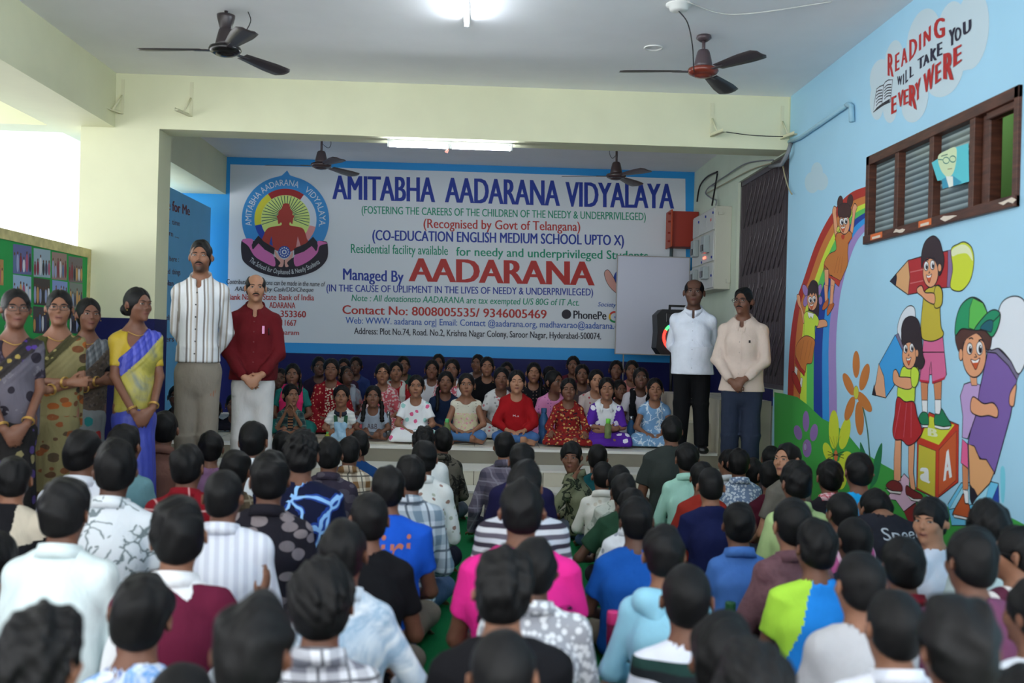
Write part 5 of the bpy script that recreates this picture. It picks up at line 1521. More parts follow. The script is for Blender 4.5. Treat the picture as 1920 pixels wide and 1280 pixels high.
    if shoes is not None:
        for sx in (1, -1):
            A_ = vec(sx * .105 * w, -.015, .055 * H); f = vec(sx * .18, 1, 0); f /= np.linalg.norm(f)
            V, F = solidify([Cone(A_ - f * .035 + vec(0, 0, -.045), A_ + f * .13 + vec(0, 0, -.055), .046, .050, .05, .036, np.cross(f, (0, 0, 1)), .02), Ell(A_ + vec(0, 0, -.01), vec(.045, .055, .05), .03)], .008, ([], [], []), [Plane((0, 0, .0), (0, 0, -1), .002)])
            finish('shoe', V, F, shoes, body)
    if hair:
        V, F = solidify([Hair(hf, hair, seed + 1, wide)], max(hres, .005)); finish('hair', V, F, hair_black, body)
    face_parts(body, hf, look, eyes, True, moustache, glasses, bool(sari))
    ctx = dict(hf=hf, nb=nb, sz=sz, s=s, w=w, sw=sw, hip=hip, wz=wz, H=H, torso=torso, pel=pel, wai=wai, che=che, body=body, shl=shl, trap=trap, sleeves=sleeves, hc=hc, hz=hz)
    if not sari: ctx['on_front'] = on_front; ctx['so'] = so
    if sari: make_sari(ctx, sari, seed, res, hres)
    return body, ctx

def make_sari(c, sari, seed, res, hres):
    """sari: dict(blouse, skirt, pallu, border) materials"""
    body, s, w, H, hip, sz, nb, hz = c['body'], c['s'], c['w'], c['H'], c['hip'], c['sz'], c['nb'], c['hz']
    # blouse
    gp = [c['torso'][1].grow(.010), c['torso'][2].grow(.010)] + [p.grow(.008) for p in c['shl']] + [p.grow(.004) for p in c['trap']] + c['sleeves']
    V, F = solidify(gp, res, ([], [], []), [Plane((0, nb[1], nb[2] - .014), (0, .3, 1), .004), Plane((0, 0, c['wz'] + .03), (0, 0, -1), .003)], [Ell(vec(0, .075, sz - .015), vec(.068, .09, .085), .01), Ell(vec(0, -.09, sz + .0), vec(.06, .06, .06), .01)], folds(.002, seed, 30))
    finish('blouse', V, F, sari['blouse'], body)
    # skirt with pleats
    def pleats(X, Y, Z):
        a = np.arctan2(X, Y); k = np.clip((hip + .05 - Z) / (hip), 0, 1)
        return -.005 * k * np.sin(a * 18 + 2.0 * np.sin(Z * 5)) * (Y > -.05) - .004 * k * np.sin(a * 13 + Z * 6)
    sk = [Cone(vec(0, 0, c['wz'] - .02), vec(0, 0, hip - .06), .150 * w, .188 * w, .112 * s, .140 * s, X1, .04), Cone(vec(0, 0, hip - .06), vec(0, .02, .10), .188 * w, .215 * w, .140 * s, .185 * s, X1, .05, .03), Cone(vec(0, .02, .10), vec(0, .02, .02), .215 * w, .225 * w, .185 * s, .195 * s, X1, .05, .01)]
    V, F = solidify(sk, res, ([], [], []), [Plane((0, 0, .012), (0, 0, -1))], [], pleats)
    o = finish('sari_skirt', V, F, [sari['skirt'], sari.get('border', sari['skirt'])], body)
    zc = V[F[:, 0], 2]; o.data.polygons.foreach_set('material_index', (zc < .09).astype(np.int32)); o.data.update()
    # pallu: a diagonal band over the torso from right waist to left shoulder, hanging behind
    sd = sari.get('side', -1)
    pl = [p.grow(.022) for p in c['torso'][1:]] + [c['torso'][0].grow(.024)] + [p.grow(.021) for p in c['shl']] + [Cone(vec(sd * .13 * w, -.11, sz - .03), vec(sd * .14 * w, -.16, hip - .12), .07, .10, .025, .03, X1, .04, .02), Cone(vec(sd * .155 * w, .02, sz - .02), vec(sd * (c['sw'] + .01), 0.01, sz - .12), .055 * s, .062 * s, k=.03)]
    ang = sari.get('angle', .80); n = vec(-sd * math.sin(ang), 0, math.cos(ang))
    top = vec(sd * .035, 0, sz + .01)
    def fine(X, Y, Z):
        q = (X - top[0]) * n[0] + (Z - top[2]) * n[2]
        return .004 * np.sin(q * 210) * np.clip(1 - (np.abs(q) / .16), 0, 1) + .0025 * np.sin(X * 40 + Z * 25)
    cuts = [Plane(top, n, .003), Plane((0, 0, hip - .10), (0, 0, -1), .01), Plane((sd * (c['sw'] + .055 * s), 0, 0), (sd, 0, 0), .01)]
    V, F = solidify(pl, res * .62, ([], [], []), cuts, [Ell(vec(0, nb[1] + .0, nb[2] + .05), vec(.066 * hz, .075, .09), .01)], fine)
    o = finish('pallu', V, F, [sari['pallu'], sari.get('edge', sari['pallu'])], body)
    cen = V[F[:, 0]]; q = (cen[:, 0] - top[0]) * n[0] + (cen[:, 2] - top[2]) * n[2]
    o.data.polygons.foreach_set('material_index', (q > -sari.get('edge_w', .03)).astype(np.int32)); o.data.update()
    # jewellery
    b = MB(); hf = c['hf']; P = []
    for a in np.linspace(0, 2 * PI, 29): P.append((.060 * math.cos(a), nb[1] + .012 + .060 * math.sin(a), nb[2] + .008 - .045 * (1 + math.sin(a)) / 2 - .010 * max(0, math.sin(a)) ** 6))
    b.tube(P, .0022, 6, cap=False); b.build('necklace', gold_m, body)
    # hair at the back
    if sari.get('hair') == 'bun':
        V, F = solidify([Ell(hf.pt((0, -.112, -.03)), vec(.048, .040, .045) * hz, .01)], .008); finish('hair_bun', V, F, hair_black, body)
    else:
        braid(body, [hf.pt((0, -.09, -.04)), hf.pt((.01, -.115, -.09)), vec(.02, -.13, sz - .06), vec(.02, -.15, sz - .30)], .03, .018)
# ================================================================== the crowd
W_, OFFW = (226, 230, 236), (214, 212, 204)
SK = {'d': skin((112, 75, 58)), 'm': skin((136, 94, 72)), 'l': skin((164, 118, 92)), 'k': skin((92, 62, 49))}
DENIM, CHAR, TAUPE, INK = (66, 86, 116), (44, 46, 52), (120, 110, 98), (24, 28, 44)
def pl(*c): return cloth('plain', c)
TRS = [cloth('plain', DENIM), cloth('plain', CHAR), cloth('plain', TAUPE), cloth('plain', INK), cloth('plain', (84, 92, 104))]
# px, top, head width px, shirt, collar?, sleeve, hair, skin, label, extras
BOYS = [
 (22, 856, 58, cloth('plain', (22, 22, 26)), None, 'short', 'short', 'm', 'boy in a black shirt with beige shoulder at the edge, below the sari women', dict(yoke=(196, 186, 168), hyaw=.35, dd=-.35)),
 (122, 900, 88, cloth('plain', (212, 226, 228)), 1, 'long', 'thick', 'd', 'boy in a plain pale mint shirt with his back to us', dict(bw=1.05)),
 (155, 805, 66, cloth('plain', (222, 226, 236)), 1, 'long', 'short', 'd', 'boy in a plain white shirt in front of the woman in the olive blouse', dict(hyaw=-.15)),
 (211, 830, 77, cloth('veins', (222, 228, 234), (120, 132, 136), (206, 214, 220), sc=1.5), 1, 'short', 'thick', 'k', 'boy in a white shirt with thin grey sprigs', dict(hyaw=.3, bw=1.12)),
 (232, 795, 60, pl(104, 144, 152), None, 'long', 'short', 'd', 'boy in a dusty teal shirt behind the grey-sprigged shirt', {}),
 (308, 770, 50, pl(110, 78, 68), 1, 'long', 'short', 'd', 'boy in a plain brown collared shirt below the blue and yellow sari', dict(hyaw=.3, bw=1.1)),
 (352, 833, 62, cloth('lines', (132, 22, 34), (196, 150, 150), sc=.9), 1, 'long', 'short', 'd', 'boy in a dark red shirt with thin pale check lines', {}),
 (394, 808, 47, pl(124, 92, 124), None, 'short', 'short', 'd', 'small boy in a mauve shirt with white numbers on the back', dict(num='204', hyaw=.25)),
 (442, 843, 58, cloth('plaid', (96, 84, 66), (66, 58, 50), (150, 140, 120)), 1, 'long', 'short', 'd', 'boy in an olive brown checked shirt behind the pleated white shirt', {}),
 (476, 790, 54, cloth('plain', W_), 1, 'long', 'short', 'd', 'boy in a white collar just below the white trousers', {}),
 (420, 880, 75, cloth('vstripe', (226, 230, 240), (206, 210, 224), sc=3.0), 1, 'long', 'crop', 'd', 'boy in a white pinstriped shirt with long sleeves', dict(bw=1.08)),
 (331, 940, 99, cloth('plain', (228, 230, 234)), 1, 'long', 'thick', 'm', 'boy in a maroon sweater vest over a white collar', dict(vest=cloth('plain', (96, 26, 52)), bw=1.08, hyaw=.25, hroll=-.12, pose=('raise', 'lap'))),
 (-14, 1000, 84, cloth('camo', (140, 26, 28), (30, 20, 24), (150, 30, 30), sc=.8), None, 'short', 'short', 'd', 'boy in a red and black shirt cut by the frame edge', dict(hyaw=-.3, dd=.25, eyes_=1)),
 (75, 1148, 140, pl(40, 44, 56), None, 'short', 'curly', 'm', 'curly-haired boy in the nearest row at the edge of the picture', dict(hyaw=-.15)),
 (258, 1078, 116, cloth('mottle', (38, 82, 160), (226, 232, 240), (90, 150, 216), (230, 236, 242), sc=1.3), None, 'short', 'short', 'd', 'boy in a blue and white tie-dyed shirt', dict(hroll=.16, hyaw=.15)),
 (475, 1125, 148, pl(30, 32, 40), None, 'short', 'thick', 'd', 'boy with smooth black hair in the nearest row beside the black and white plaid', {}),
 (605, 1055, 114, cloth('plaid', (216, 218, 226), (120, 122, 134), (30, 32, 42), sc=1.15), 1, 'short', 'curly', 'd', 'boy in a white shirt with bold black plaid', {}),
 (335, 1250, 138, pl(56, 44, 44), None, 'short', 'crop', 'd', 'boy whose hair only just rises into the bottom of the picture', {}),
 (504, 851, 73, cloth('leaves', (34, 32, 40), (112, 104, 108), (140, 130, 132)), 1, 'short', 'thick', 'd', 'boy in a black shirt with large grey leaves', dict(bw=1.1, hyaw=.15)),
 (565, 812, 63, cloth('veins', (22, 26, 54), (150, 200, 250), (40, 70, 150), sc=.55), None, 'short', 'curly', 'd', 'boy in a navy shirt with pale blue lightning bolts', dict(bw=1.15, hyaw=.12)),
 (618, 820, 50, cloth('leaves', (56, 50, 64), (76, 70, 82), (88, 82, 92)), 1, 'long', 'short', 'd', 'boy in a grey purple leafy shirt next to the lightning shirt', {}),
 (656, 818, 43, cloth('plaid', (214, 204, 186), (124, 92, 60), (50, 46, 46), sc=1.1), 1, 'short', 'short', 'd', 'boy in a cream, brown and black plaid shirt', {}),
 (672, 807, 40, pl(26, 66, 118), None, 'short', 'short', 'd', 'boy in a deep blue shirt below the stage edge', dict(hyaw=.45)),
 (530, 808, 38, cloth('plain', W_), 1, 'short', 'short', 'k', 'boy with a white collar hidden behind the lightning shirt', {}),
 (729, 873, 64, pl(28, 88, 202), None, 'short', 'short', 'd', 'boy in a bright blue tee with tall orange letters on the back', dict(print_=[('airi', -.10, .125, .43, .14, (188, 112, 84), .0)], bw=1.12)),
 (769, 853, 58, cloth('plaid', (206, 214, 222), (120, 140, 156), (54, 70, 88), sc=.9), 1, 'long', 'short', 'd', 'boy in a white and slate blue plaid shirt', dict(hyaw=.3)),
 (795, 826, 50, cloth('floral', (220, 222, 220), (150, 120, 110), (170, 176, 160), sc=1.6), 1, 'long', 'short', 'd', 'boy in a white shirt with small faded flowers', dict(hyaw=.2)),
 (795, 803, 41, cloth('plain', (224, 228, 228)), 1, 'long', 'curly', 'd', 'boy in a plain white shirt below the girl in the flowered white dress', dict(dx=14)),
 (830, 802, 38, cloth('camo', (66, 64, 56), (40, 38, 36), (92, 88, 78)), 1, 'long', 'short', 'd', 'boy in a dark grey-green camouflage shirt near the steps', dict(hyaw=.3)),
 (690, 923, 76, pl(18, 18, 22), None, 'short', 'crop', 'd', 'boy in a plain black tee with an arm patch behind the blue tee', dict(hyaw=.3, bw=1.1)),
 (645, 975, 92, cloth('mottle', (190, 206, 222), (226, 232, 238), (150, 176, 200), (228, 234, 240), sc=.7), 1, 'long', 'short', 'd', 'boy in a washed white and pale blue denim shirt', dict(pose=('out', 'lap'), bw=1.05)),
 (948, 808, 42, cloth('plaid', (104, 98, 112), (70, 66, 82), (130, 126, 140), sc=1.2), 1, 'long', 'crop', 'm', 'boy in a grey purple plaid shirt close to the steps', dict(hyaw=-.2, pose=('lap', 'side'))),
 (979, 831, 50, pl(28, 26, 62), None, 'long', 'short', 'd', 'boy in a dark indigo shirt behind the grey purple plaid', dict(bw=1.1)),
 (984, 868, 68, cloth('hstripe', (206, 208, 214), (60, 54, 66), (200, 204, 214), (96, 92, 104), sc=3), 1, 'long', 'thick', 'd', 'boy in a grey and dark diagonally striped shirt in front of the pink tee', dict(bw=1.1)),
 (980, 900, 87, pl(226, 44, 142), None, 'short', 'short', 'd', 'stout boy in a hot pink tee', dict(bw=1.30, print_=[('pine', -.14, .17, .40, .07, (60, 20, 50), .0)])),
 (1003, 1010, 86, cloth('speckle', (160, 162, 170), (226, 228, 232)), 1, 'long', 'short', 'k', 'boy in a white shirt speckled with grey behind the pink tee', dict(bw=1.1)),
 (945, 1034, 110, cloth('plain', (20, 20, 24)), None, 'short', 'curly', 'm', 'boy in a black tee with white marks across the shoulder', dict(bw=1.1, print_=[('n n', -.20, -.08, .475, .045, (226, 226, 230), .03)])),
 (945, 1178, 126, pl(34, 34, 42), None, 'short', 'crop', 'm', 'crop-haired boy in the nearest row below the black tee', {}),
 (1087, 828, 41, cloth('camo', (74, 84, 62), (44, 50, 40), (120, 124, 98)), 1, 'long', 'fringe', 'd', 'boy in green camouflage turning back with a hand at his mouth', dict(face=True, hyaw=1.65, rz=1.25, pose=('lap', 'mouth'), look='front')),
 (1121, 832, 40, pl(14, 72, 78), None, 'long', 'crop', 'd', 'boy in a dark teal shirt beside the camouflage shirt', dict(hroll=.1)),
 (1130, 864, 40, cloth('floral', (222, 220, 212), (206, 198, 184), sc=1.4), 1, 'long', 'crop', 'd', 'boy in a cream white shirt behind the dark teal shirt', {}),
 (1161, 870, 47, cloth('camo', (170, 176, 166), (150, 158, 148), (190, 194, 184), sc=.6), None, 'short', 'crop', 'd', 'boy in a pale olive grey shirt in the middle rows', {}),
 (1170, 887, 48, pl(36, 66, 48), None, 'short', 'short', 'k', 'boy in a bottle green tee leaning behind the pale olive shirt', dict(pose=('lap', 'out'))),
 (1186, 915, 54, cloth('dots', (216, 220, 226), (150, 156, 170), sc=.35), 1, 'short', 'short', 'k', 'boy in a white shirt with grey rings ahead of the royal blue tee', {}),
 (1194, 932, 66, pl(24, 84, 168), None, 'short', 'short', 'k', 'big boy in a plain royal blue tee', dict(bw=1.22)),
 (1260, 780, 41, pl(48, 54, 52), None, 'short', 'short', 'd', 'tall boy in a dark olive grey tee right by the steps', dict(bw=1.12)),
 (1290, 830, 45, pl(160, 206, 190), 1, 'long', 'short', 'd', 'boy in a mint green collared shirt', {}),
 (1318, 865, 45, pl(150, 46, 36), None, 'short', 'short', 'd', 'boy in a rust red tee behind the mint shirt', {}),
 (1334, 876, 53, pl(20, 26, 66), None, 'short', 'crop', 'm', 'boy in a dark navy tee with a bare neck', {}),
 (1366, 843, 36, cloth('plain', W_), 1, 'short', 'short', 'm', 'small boy half hidden below the man in the beige shirt', dict(hyaw=.5)),
 (1387, 841, 42, cloth('speckle', (120, 140, 170), (206, 216, 226), sc=1.2), 1, 'short', 'short', 'd', 'boy in a white shirt with fine blue pattern below the beige shirt', dict(hyaw=-.25)),
 (1411, 858, 40, pl(46, 50, 64), None, 'short', 'short', 'd', 'boy in a slate grey tee in front of the raised landing', {}),
 (1445, 862, 46, pl(74, 22, 38), None, 'short', 'crop', 'd', 'boy in a dark maroon tee by the green painted hill', dict(hyaw=-.2)),
 (1386, 942, 63, pl(72, 116, 186), 1, 'long', 'short', 'd', 'boy in a plain denim blue shirt', {}),
 (1250, 987, 82, pl(150, 206, 228), None, 'long', 'short', 'm', 'boy in a pale sky blue hoodie', dict(hood=1, hyaw=-.15)),
 (1292, 1058, 100, cloth('hstripe', (222, 226, 240), (222, 226, 240), (28, 32, 36), (30, 56, 52), sc=2.2), None, 'short', 'crop', 'd', 'boy in a white shirt with broad black and green stripes', dict(hyaw=-.1)),
 (1450, 835, 38, pl(60, 50, 52), None, 'short', 'crop', 'd', 'small boy by the corner of the landing behind the boy looking round', dict(hyaw=-.4)),
 (1484, 830, 47, pl(104, 100, 92), None, 'short', 'short', 'l', 'boy looking round over his shoulder beside the green painted hill', dict(face=True, hyaw=1.75, rz=.5, look='left')),
 (1497, 867, 58, pl(176, 200, 140), 1, 'long', 'thick', 'd', 'boy in a pale lime green shirt', dict(hyaw=.1)),
 (1558, 862, 49, pl(30, 28, 34), None, 'short', 'short', 'd', 'boy in black with a red and white gingham collar', dict(coll=cloth('plaid', (226, 200, 206), (190, 50, 70), (170, 30, 50), sc=4))),
 (1614, 850, 53, pl(30, 158, 220), None, 'long', 'short', 'd', 'boy in a vivid turquoise blue shirt next to the yellow painted flower', {}),
 (1487, 932, 76, cloth('mottle', (96, 66, 76), (116, 84, 90), (92, 62, 70)), 1, 'long', 'crop', 'm', 'boy in a dusty plum brown shirt', dict(hyaw=.1)),
 (1578, 921, 58, cloth('vstripe', (196, 96, 150), (226, 180, 200), (120, 60, 90)), None, 'short', 'crop', 'd', 'boy in a pink striped shirt amid dark heads', dict(hyaw=.15)),
 (1655, 918, 58, pl(38, 38, 46), None, 'short', 'short', 'm', 'boy bowing his head in a charcoal tee with outlined letters', dict(hpitch=-.5, hyaw=.2, print_=[('Speed', -.04, .20, .512, .062, (186, 190, 196), .0)], bw=1.25, hdrop=.10)),
 (1752, 934, 64, cloth('plain', (214, 220, 234)), None, 'long', 'fringe', 'l', 'boy in a white shirt turning round to look back', dict(face=True, hyaw=1.8, rz=.55, look='left')),
 (1862, 942, 76, cloth('plain', (190, 206, 206)), None, 'short', 'thick', 'd', 'boy in a pale grey-green shirt against the mural wall', {}),
 (1908, 985, 80, cloth('vstripe', (222, 216, 214), (88, 40, 60), (222, 216, 214), (60, 50, 90), sc=.8), None, 'short', 'short', 'm', 'boy with black glasses in a striped shirt at the frame edge', dict(face=True, hyaw=.85, glasses=True)),
 (1532, 978, 76, pl(36, 136, 226), None, 'short', 'thick', 'd', 'boy in a blue tee with a lime green shoulder', dict(raglan=(176, 226, 72), bw=1.15)),
 (1605, 970, 68, pl(32, 36, 58), 1, 'short', 'crop', 'd', 'boy in a dark navy shirt with a slate collar', dict(coll=pl(56, 76, 120))),
 (1700, 1008, 82, cloth('plaid', (110, 22, 34), (84, 16, 28), (130, 30, 40)), 1, 'short', 'short', 'd', 'boy in a dark red shirt', {}),
 (1823, 994, 90, pl(112, 64, 92), None, 'short', 'thick', 'd', 'boy in a plain mauve tee', dict(bw=1.12)),
 (1615, 1033, 96, cloth('plain', (186, 186, 190)), None, 'long', 'crop', 'm', 'boy in a light grey sweatshirt', {}),
 (1680, 1106, 97, cloth('floral', (222, 224, 234), (206, 210, 222), sc=1.2), 1, 'long', 'crop', 'm', 'boy in a white collared shirt behind the grey sweatshirt', {}),
 (1803, 1123, 140, pl(60, 40, 56), None, 'short', 'thick', 'd', 'boy with glossy thick hair in the nearest row below the mauve tee', {}),
 (1363, 1163, 122, pl(40, 42, 56), None, 'short', 'thick', 'd', 'wavy-haired boy in the nearest row in front of the green tumbler', dict(hyaw=-.2)),
 (1415, 1213, 146, pl(34, 34, 40), None, 'short', 'curly', 'd', 'boy whose wavy dark hair fills the bottom beside the steel tumbler', {}),
 (1930, 1250, 132, cloth('plain', (200, 206, 216)), None, 'short', 'short', 'd', 'boy at the bottom corner showing just a little hair', {}),
 (1946, 1085, 92, cloth('plain', (216, 222, 232)), None, 'short', 'short', 'd', 'boy in a white shirt cut by the frame edge under the striped shirt', dict(hyaw=.3)),
]

def spread(items, D, LO, HI, wd=.44, dp=.54):
    """items: (px, top); moves depths apart along the lines of sight"""
    n = len(items)
    for it in range(400):
        for i in range(n):
            for j in range(i):
                a, b = (i, j) if (D[i], -items[i][1]) <= (D[j], -items[j][1]) else (j, i)   # a is nearer
                xa, xb = (items[a][0] - 895) / FPX * D[a], (items[b][0] - 895) / FPX * D[b]
                dx = abs(xa - xb)
                if dx >= wd: continue
                need = dp * math.sqrt(max(0, 1 - (dx / wd) ** 2)); gap = D[b] - D[a]
                if gap < need:
                    m = (need - gap) * .25
                    D[a] = max(LO[a], D[a] - m); D[b] = min(HI[b], D[b] + m)
    return D
def settle():
    """depth along each boy's own line of sight, spread so that neighbours do not sit in one another"""
    n = len(BOYS); D = []; LO = []; HI = []
    for px, top, w, *r in BOYS:
        hor = 640 + .0265 * (px - 960) + 4.7; k = FPX / (top - hor)
        d = 292.0 / w + r[-1].get('dd', 0)
        LO.append(max(1.95, (1.4 - .92) * k)); HI.append(min(7.72, (1.4 - .60) * k)); D.append(min(max(d, LO[-1]), HI[-1]))
    spread([(b[0], b[1]) for b in BOYS], D, LO, HI)
    return D
DEPTH = settle()

def build_boys():
    for i, (b, d) in enumerate(zip(BOYS, DEPTH)):
        px, top, w, sm, col, slv, hr, sk_, lab, ex = b
        p = at_y(px, top, d)
        hz = max(.86, min(1.08, w * d / (FPX * .176)))
        z0 = .18 if (p.x < -1.5 and p.y > 5.25) else 0.007
        blur = abs(9.3 - d) / d
        res = .0085 if d > 5.5 else (.010 if d > 3 else .011)
        face = ex.get('face', False)
        def extra(body, c, ex=ex, sm=sm):
            if 'print_' in ex:
                items = [(t, x0 * c['w'], x1 * c['w'], z * c['bs'], h * c['bs'], rgb, bo) for t, x0, x1, z, h, rgb, bo in ex['print_']]
                shirt_text(body, c['shirt'], items)
            if 'num' in ex: shirt_text(body, c['shirt'], [('2', .03, .08, .36 * c['bs'], .07, (226, 226, 230), .03), ('0', .01, .05, .26 * c['bs'], .06, (226, 226, 230), .03), ('4', .06, .10, .25 * c['bs'], .06, (226, 226, 230), .03)])
            if 'yoke' in ex or 'raglan' in ex:
                so = c['shirt']; rgb = ex.get('yoke') or ex['raglan']; so.data.materials.append(cloth('plain', rgb))
                n = len(so.data.polygons); C = np.empty(n * 3, F32); so.data.polygons.foreach_get('center', C); C = C.reshape(n, 3)
                if 'yoke' in ex: m = (C[:, 0] > .05) & (C[:, 2] > c['sz'] - .13 + C[:, 0] * .3)
                else: m = (C[:, 0] < -.085 * c['w'] - (c['sz'] - C[:, 2]) * .38 + .02)
                so.data.polygons.foreach_set('material_index', m.astype(np.int32)); so.data.update()
            if 'hood' in ex:
                nb = c['nb']; V, F = solidify([Cone(nb + vec(-.085, -.045, -.02), nb + vec(.085, -.045, -.02), .045, k=.02), Cone(nb + vec(-.07, -.06, -.02), nb + vec(0, -.085, -.15), .04, .03, k=.03), Cone(nb + vec(.07, -.06, -.02), nb + vec(0, -.085, -.15), .04, .03, k=.03), Cone(nb + vec(-.085, -.04, -.02), nb + vec(-.05, .05, -.05), .035, .025, k=.02), Cone(nb + vec(.085, -.04, -.02), nb + vec(.05, .05, -.05), .035, .025, k=.02)], .009, ([], [], []), [], [], folds(.003, 5, 34))
                finish('hood', V, F, sm, body)
        cm = None
        if ex.get('coll'): cm = ex['coll']
        elif col: cm = sm
        rng = random.Random(i * 7 + 3)
        body = seated((p.x, p.y - .04, z0), ex.get('rz', 0.0), p.z - z0, hz, lab, 'child', 'boys sitting on the floor', shirt=sm, sleeve=slv, collar=cm,
                      tr=TRS[(i * 3) % 5], skin_m=SK[sk_], hair=hr, hyaw=ex.get('hyaw', rng.uniform(-.10, .10)), hpitch=ex.get('hpitch', rng.uniform(-.08, .04)), hroll=ex.get('hroll', rng.uniform(-.05, .05)),
                      lean=.03 + rng.uniform(-.015, .02), pose=ex.get('pose', 'lap'), face=face, look=ex.get('look', 'front'), res=res, hres=.0048 if face else .0075, bw=ex.get('bw', 1.0), seed=i + 1,
                      vest=ex.get('vest'), extra=extra, neck=.35, glasses=ex.get('glasses', False), hands=True, loose=.004, knee=.62, hdrop=ex.get('hdrop', 0))
build_boys()
# ================================================================== mural on the right wall
mw = Wall('x', XR, 0.00004, 0.0008)
mural = empty('wall_mural', (XR - 0.001, 6.5, 1.4), 0, 'painted children, pencils, rainbow and flowers across the blue side wall', 'mural')
def conv(x0, y0, k): return lambda x, y: (x0 + x / k, y0 + y / k)
Z2, Z4, Z5, Z6, Z7, ZR, Z9 = conv(1620, 0, 5.335), conv(1480, 340, 5.82), conv(1460, 500, 3.556), conv(1630, 430, 4.74), conv(1630, 660, 4.0), conv(1280, 420, 2.976), conv(1440, 760, 4.0)
K = (34, 28, 40); FL = (226, 160, 120); FLd = (208, 134, 92)
SK_Y, LIME, MUST, OR = (206, 218, 58), (196, 224, 70), (196, 178, 60), (196, 120, 58)
# rainbow
rb = Painting(mw, None, 0)
ST = [((1624, 349.5), (1624, 431)), ((1593, 363), (1610, 447)), ((1561, 398), (1600, 467)), ((1531.5, 453), (1591.7, 491)), ((1507.5, 522), (1583, 520)), ((1491, 573), (1574, 565)), ((1481, 646), (1568, 640)), ((1477, 738), (1569, 738)), ((1477, 790), (1570, 800))]
FA = [0, .21, .38, .48, .59, .705, .83, 1]; FB = [0, .12, .255, .385, .53, .705, .84, 1]
def curve(k):
    out = []
    for i, (o, n_) in enumerate(ST):
        t = min(1, i / 5.0); f = FA[k] * (1 - t) + FB[k] * t
        out.append((o[0] + (n_[0] - o[0]) * f, o[1] + (n_[1] - o[1]) * f))
    return smooth_line(out, 5)
RB = [(172, 50, 40), (200, 122, 60), (200, 224, 70), (92, 190, 92), (28, 62, 150), (50, 150, 222), (160, 136, 196)]
off0 = mw.off()
for k in range(7): rb.area2(rb.pts2(curve(k) + curve(k + 1)[::-1]), RB[k], off0)
rb.build('painted_rainbow', mural)
# hill
hl = Painting(mw, None, 8)
hl.area([(1452, 735), (1468, 737.5), (1495, 744), (1515, 759), (1542, 784.6), (1566, 796), (1589, 813), (1615, 845), (1655, 870), (1677, 882), (1720, 915), (1760, 945), (1800, 957), (1860, 958), (1900, 972), (1925, 985), (1925, 1196), (1452, 944)], (66, 164, 72), False)
hl.build('painted_hill', mural)
# flowers
def flower(petals, centre, col, ccol, cv, lab, stem=None, extra=None):
    p = Painting(mw, cv, 12)
    if stem: p.line(stem, .010, (60, 110, 60))
    for cx, cy, rx, ry, rot in petals: p.oval(cx, cy, rx, ry, col, rot)
    p.oval(*centre, ccol, 0, .004, (150, 84, 40))
    if extra: extra(p)
    return p.build('painted_flower', mural, lab)
flower([(518, 650, 24, 90, 0), (573, 735, 28, 92, .25), (467, 783, 27, 80, -.4), (572, 900, 30, 80, -.6), (475, 945, 27, 84, .3), (540, 1010, 29, 112, -.05)], (518, 838, 17, 44), OR, (206, 206, 70), Z5, 'orange painted flower', [(560, 930), (590, 1080), (608, 1280)])
flower([(183, 1030, 22, 70, 0), (130, 1105, 26, 50, -.25), (236, 1105, 26, 58, .15), (190, 1210, 30, 60, 0)], (178, 1200, 10, 26), (146, 112, 176), (170, 160, 200), Z5, 'violet painted flower')
def veins(p):
    for a in (-.5, -.2, .1, .35): p.line([(510, 340), (510 + 70 * math.sin(a) * 1.4, 340 - 110)], .005, (140, 130, 30))
    for s_ in (1, -1):
        for k in (-1, 0, 1): p.line([(510, 370), (510 + s_ * 60, 370 + 26 * k)], .005, (40, 40, 30))
flower([(495, 180, 38, 145, 0), (577, 210, 38, 120, .2), (450, 350, 32, 75, -.3), (585, 400, 45, 60, .5), (545, 520, 50, 110, 0), (450, 480, 40, 70, .3)], (510, 378, 14, 46), SK_Y, (206, 110, 60), Z9, 'yellow painted flower', None, veins)
lf = Painting(mw, Z9, 12)
lf.area([(695, 275), (735, 360), (760, 400), (720, 400), (694, 350)], (36, 120, 74)); lf.area([(855, 280), (800, 400), (770, 590), (770, 620), (820, 560), (850, 420)], (36, 120, 74))
lf.line([(705, -20), (735, 90), (755, 230), (768, 390)], .006, (60, 110, 80)); lf.build('painted_leaf', mural)
# clouds
cl = Painting(mw, None, 0)
for (x, y, a, b) in ((1532, 322, 11, 18), (1523, 342, 14, 20), (1540, 340, 13, 17)): cl.oval(x, y, a, b, (186, 212, 224))
cl.build('painted_cloud', mural, 'small white painted cloud')
cl = Painting(mw, Z2, 0)
for (x, y, a, b, r) in ((170, 780, 110, 190, .1), (300, 640, 95, 240, .1), (600, 430, 170, 350, .15), (880, 330, 150, 320, .1), (1080, 300, 170, 400, .1), (800, 700, 190, 280, .3), (510, 1000, 130, 230, .2), (130, 1010, 70, 190, 0), (260, 1080, 70, 150, 0), (400, 800, 260, 260, 0), (1000, 520, 140, 190, .2)): cl.oval(x, y, a, b, (196, 214, 222), r)
cl.build('painted_cloud', mural, 'big white painted cloud behind the slogan')
rd, bk = (178, 40, 38), (40, 36, 56)
sl = Painting(mw, Z2, 13)
def letters(p, txt, pts, rgb, bold=.07):
    """one glyph per slot: (x0, ybase0, x1, ybase1, height0, height1)"""
    for ch, (x0, y0, x1, y1, h0, h1) in zip(txt, pts): p.text(ch, (x0, y0), (x1, y1), (h0, h1), rgb, bold)
letters(sl, 'READING', [(238, 755, 300, 770, 220, 230), (312, 720, 358, 695, 170, 180), (372, 675, 438, 620, 180, 150), (455, 620, 535, 520, 220, 140), (552, 512, 575, 495, 160, 165), (597, 475, 672, 400, 150, 150), (700, 395, 815, 365, 200, 190)], rd)
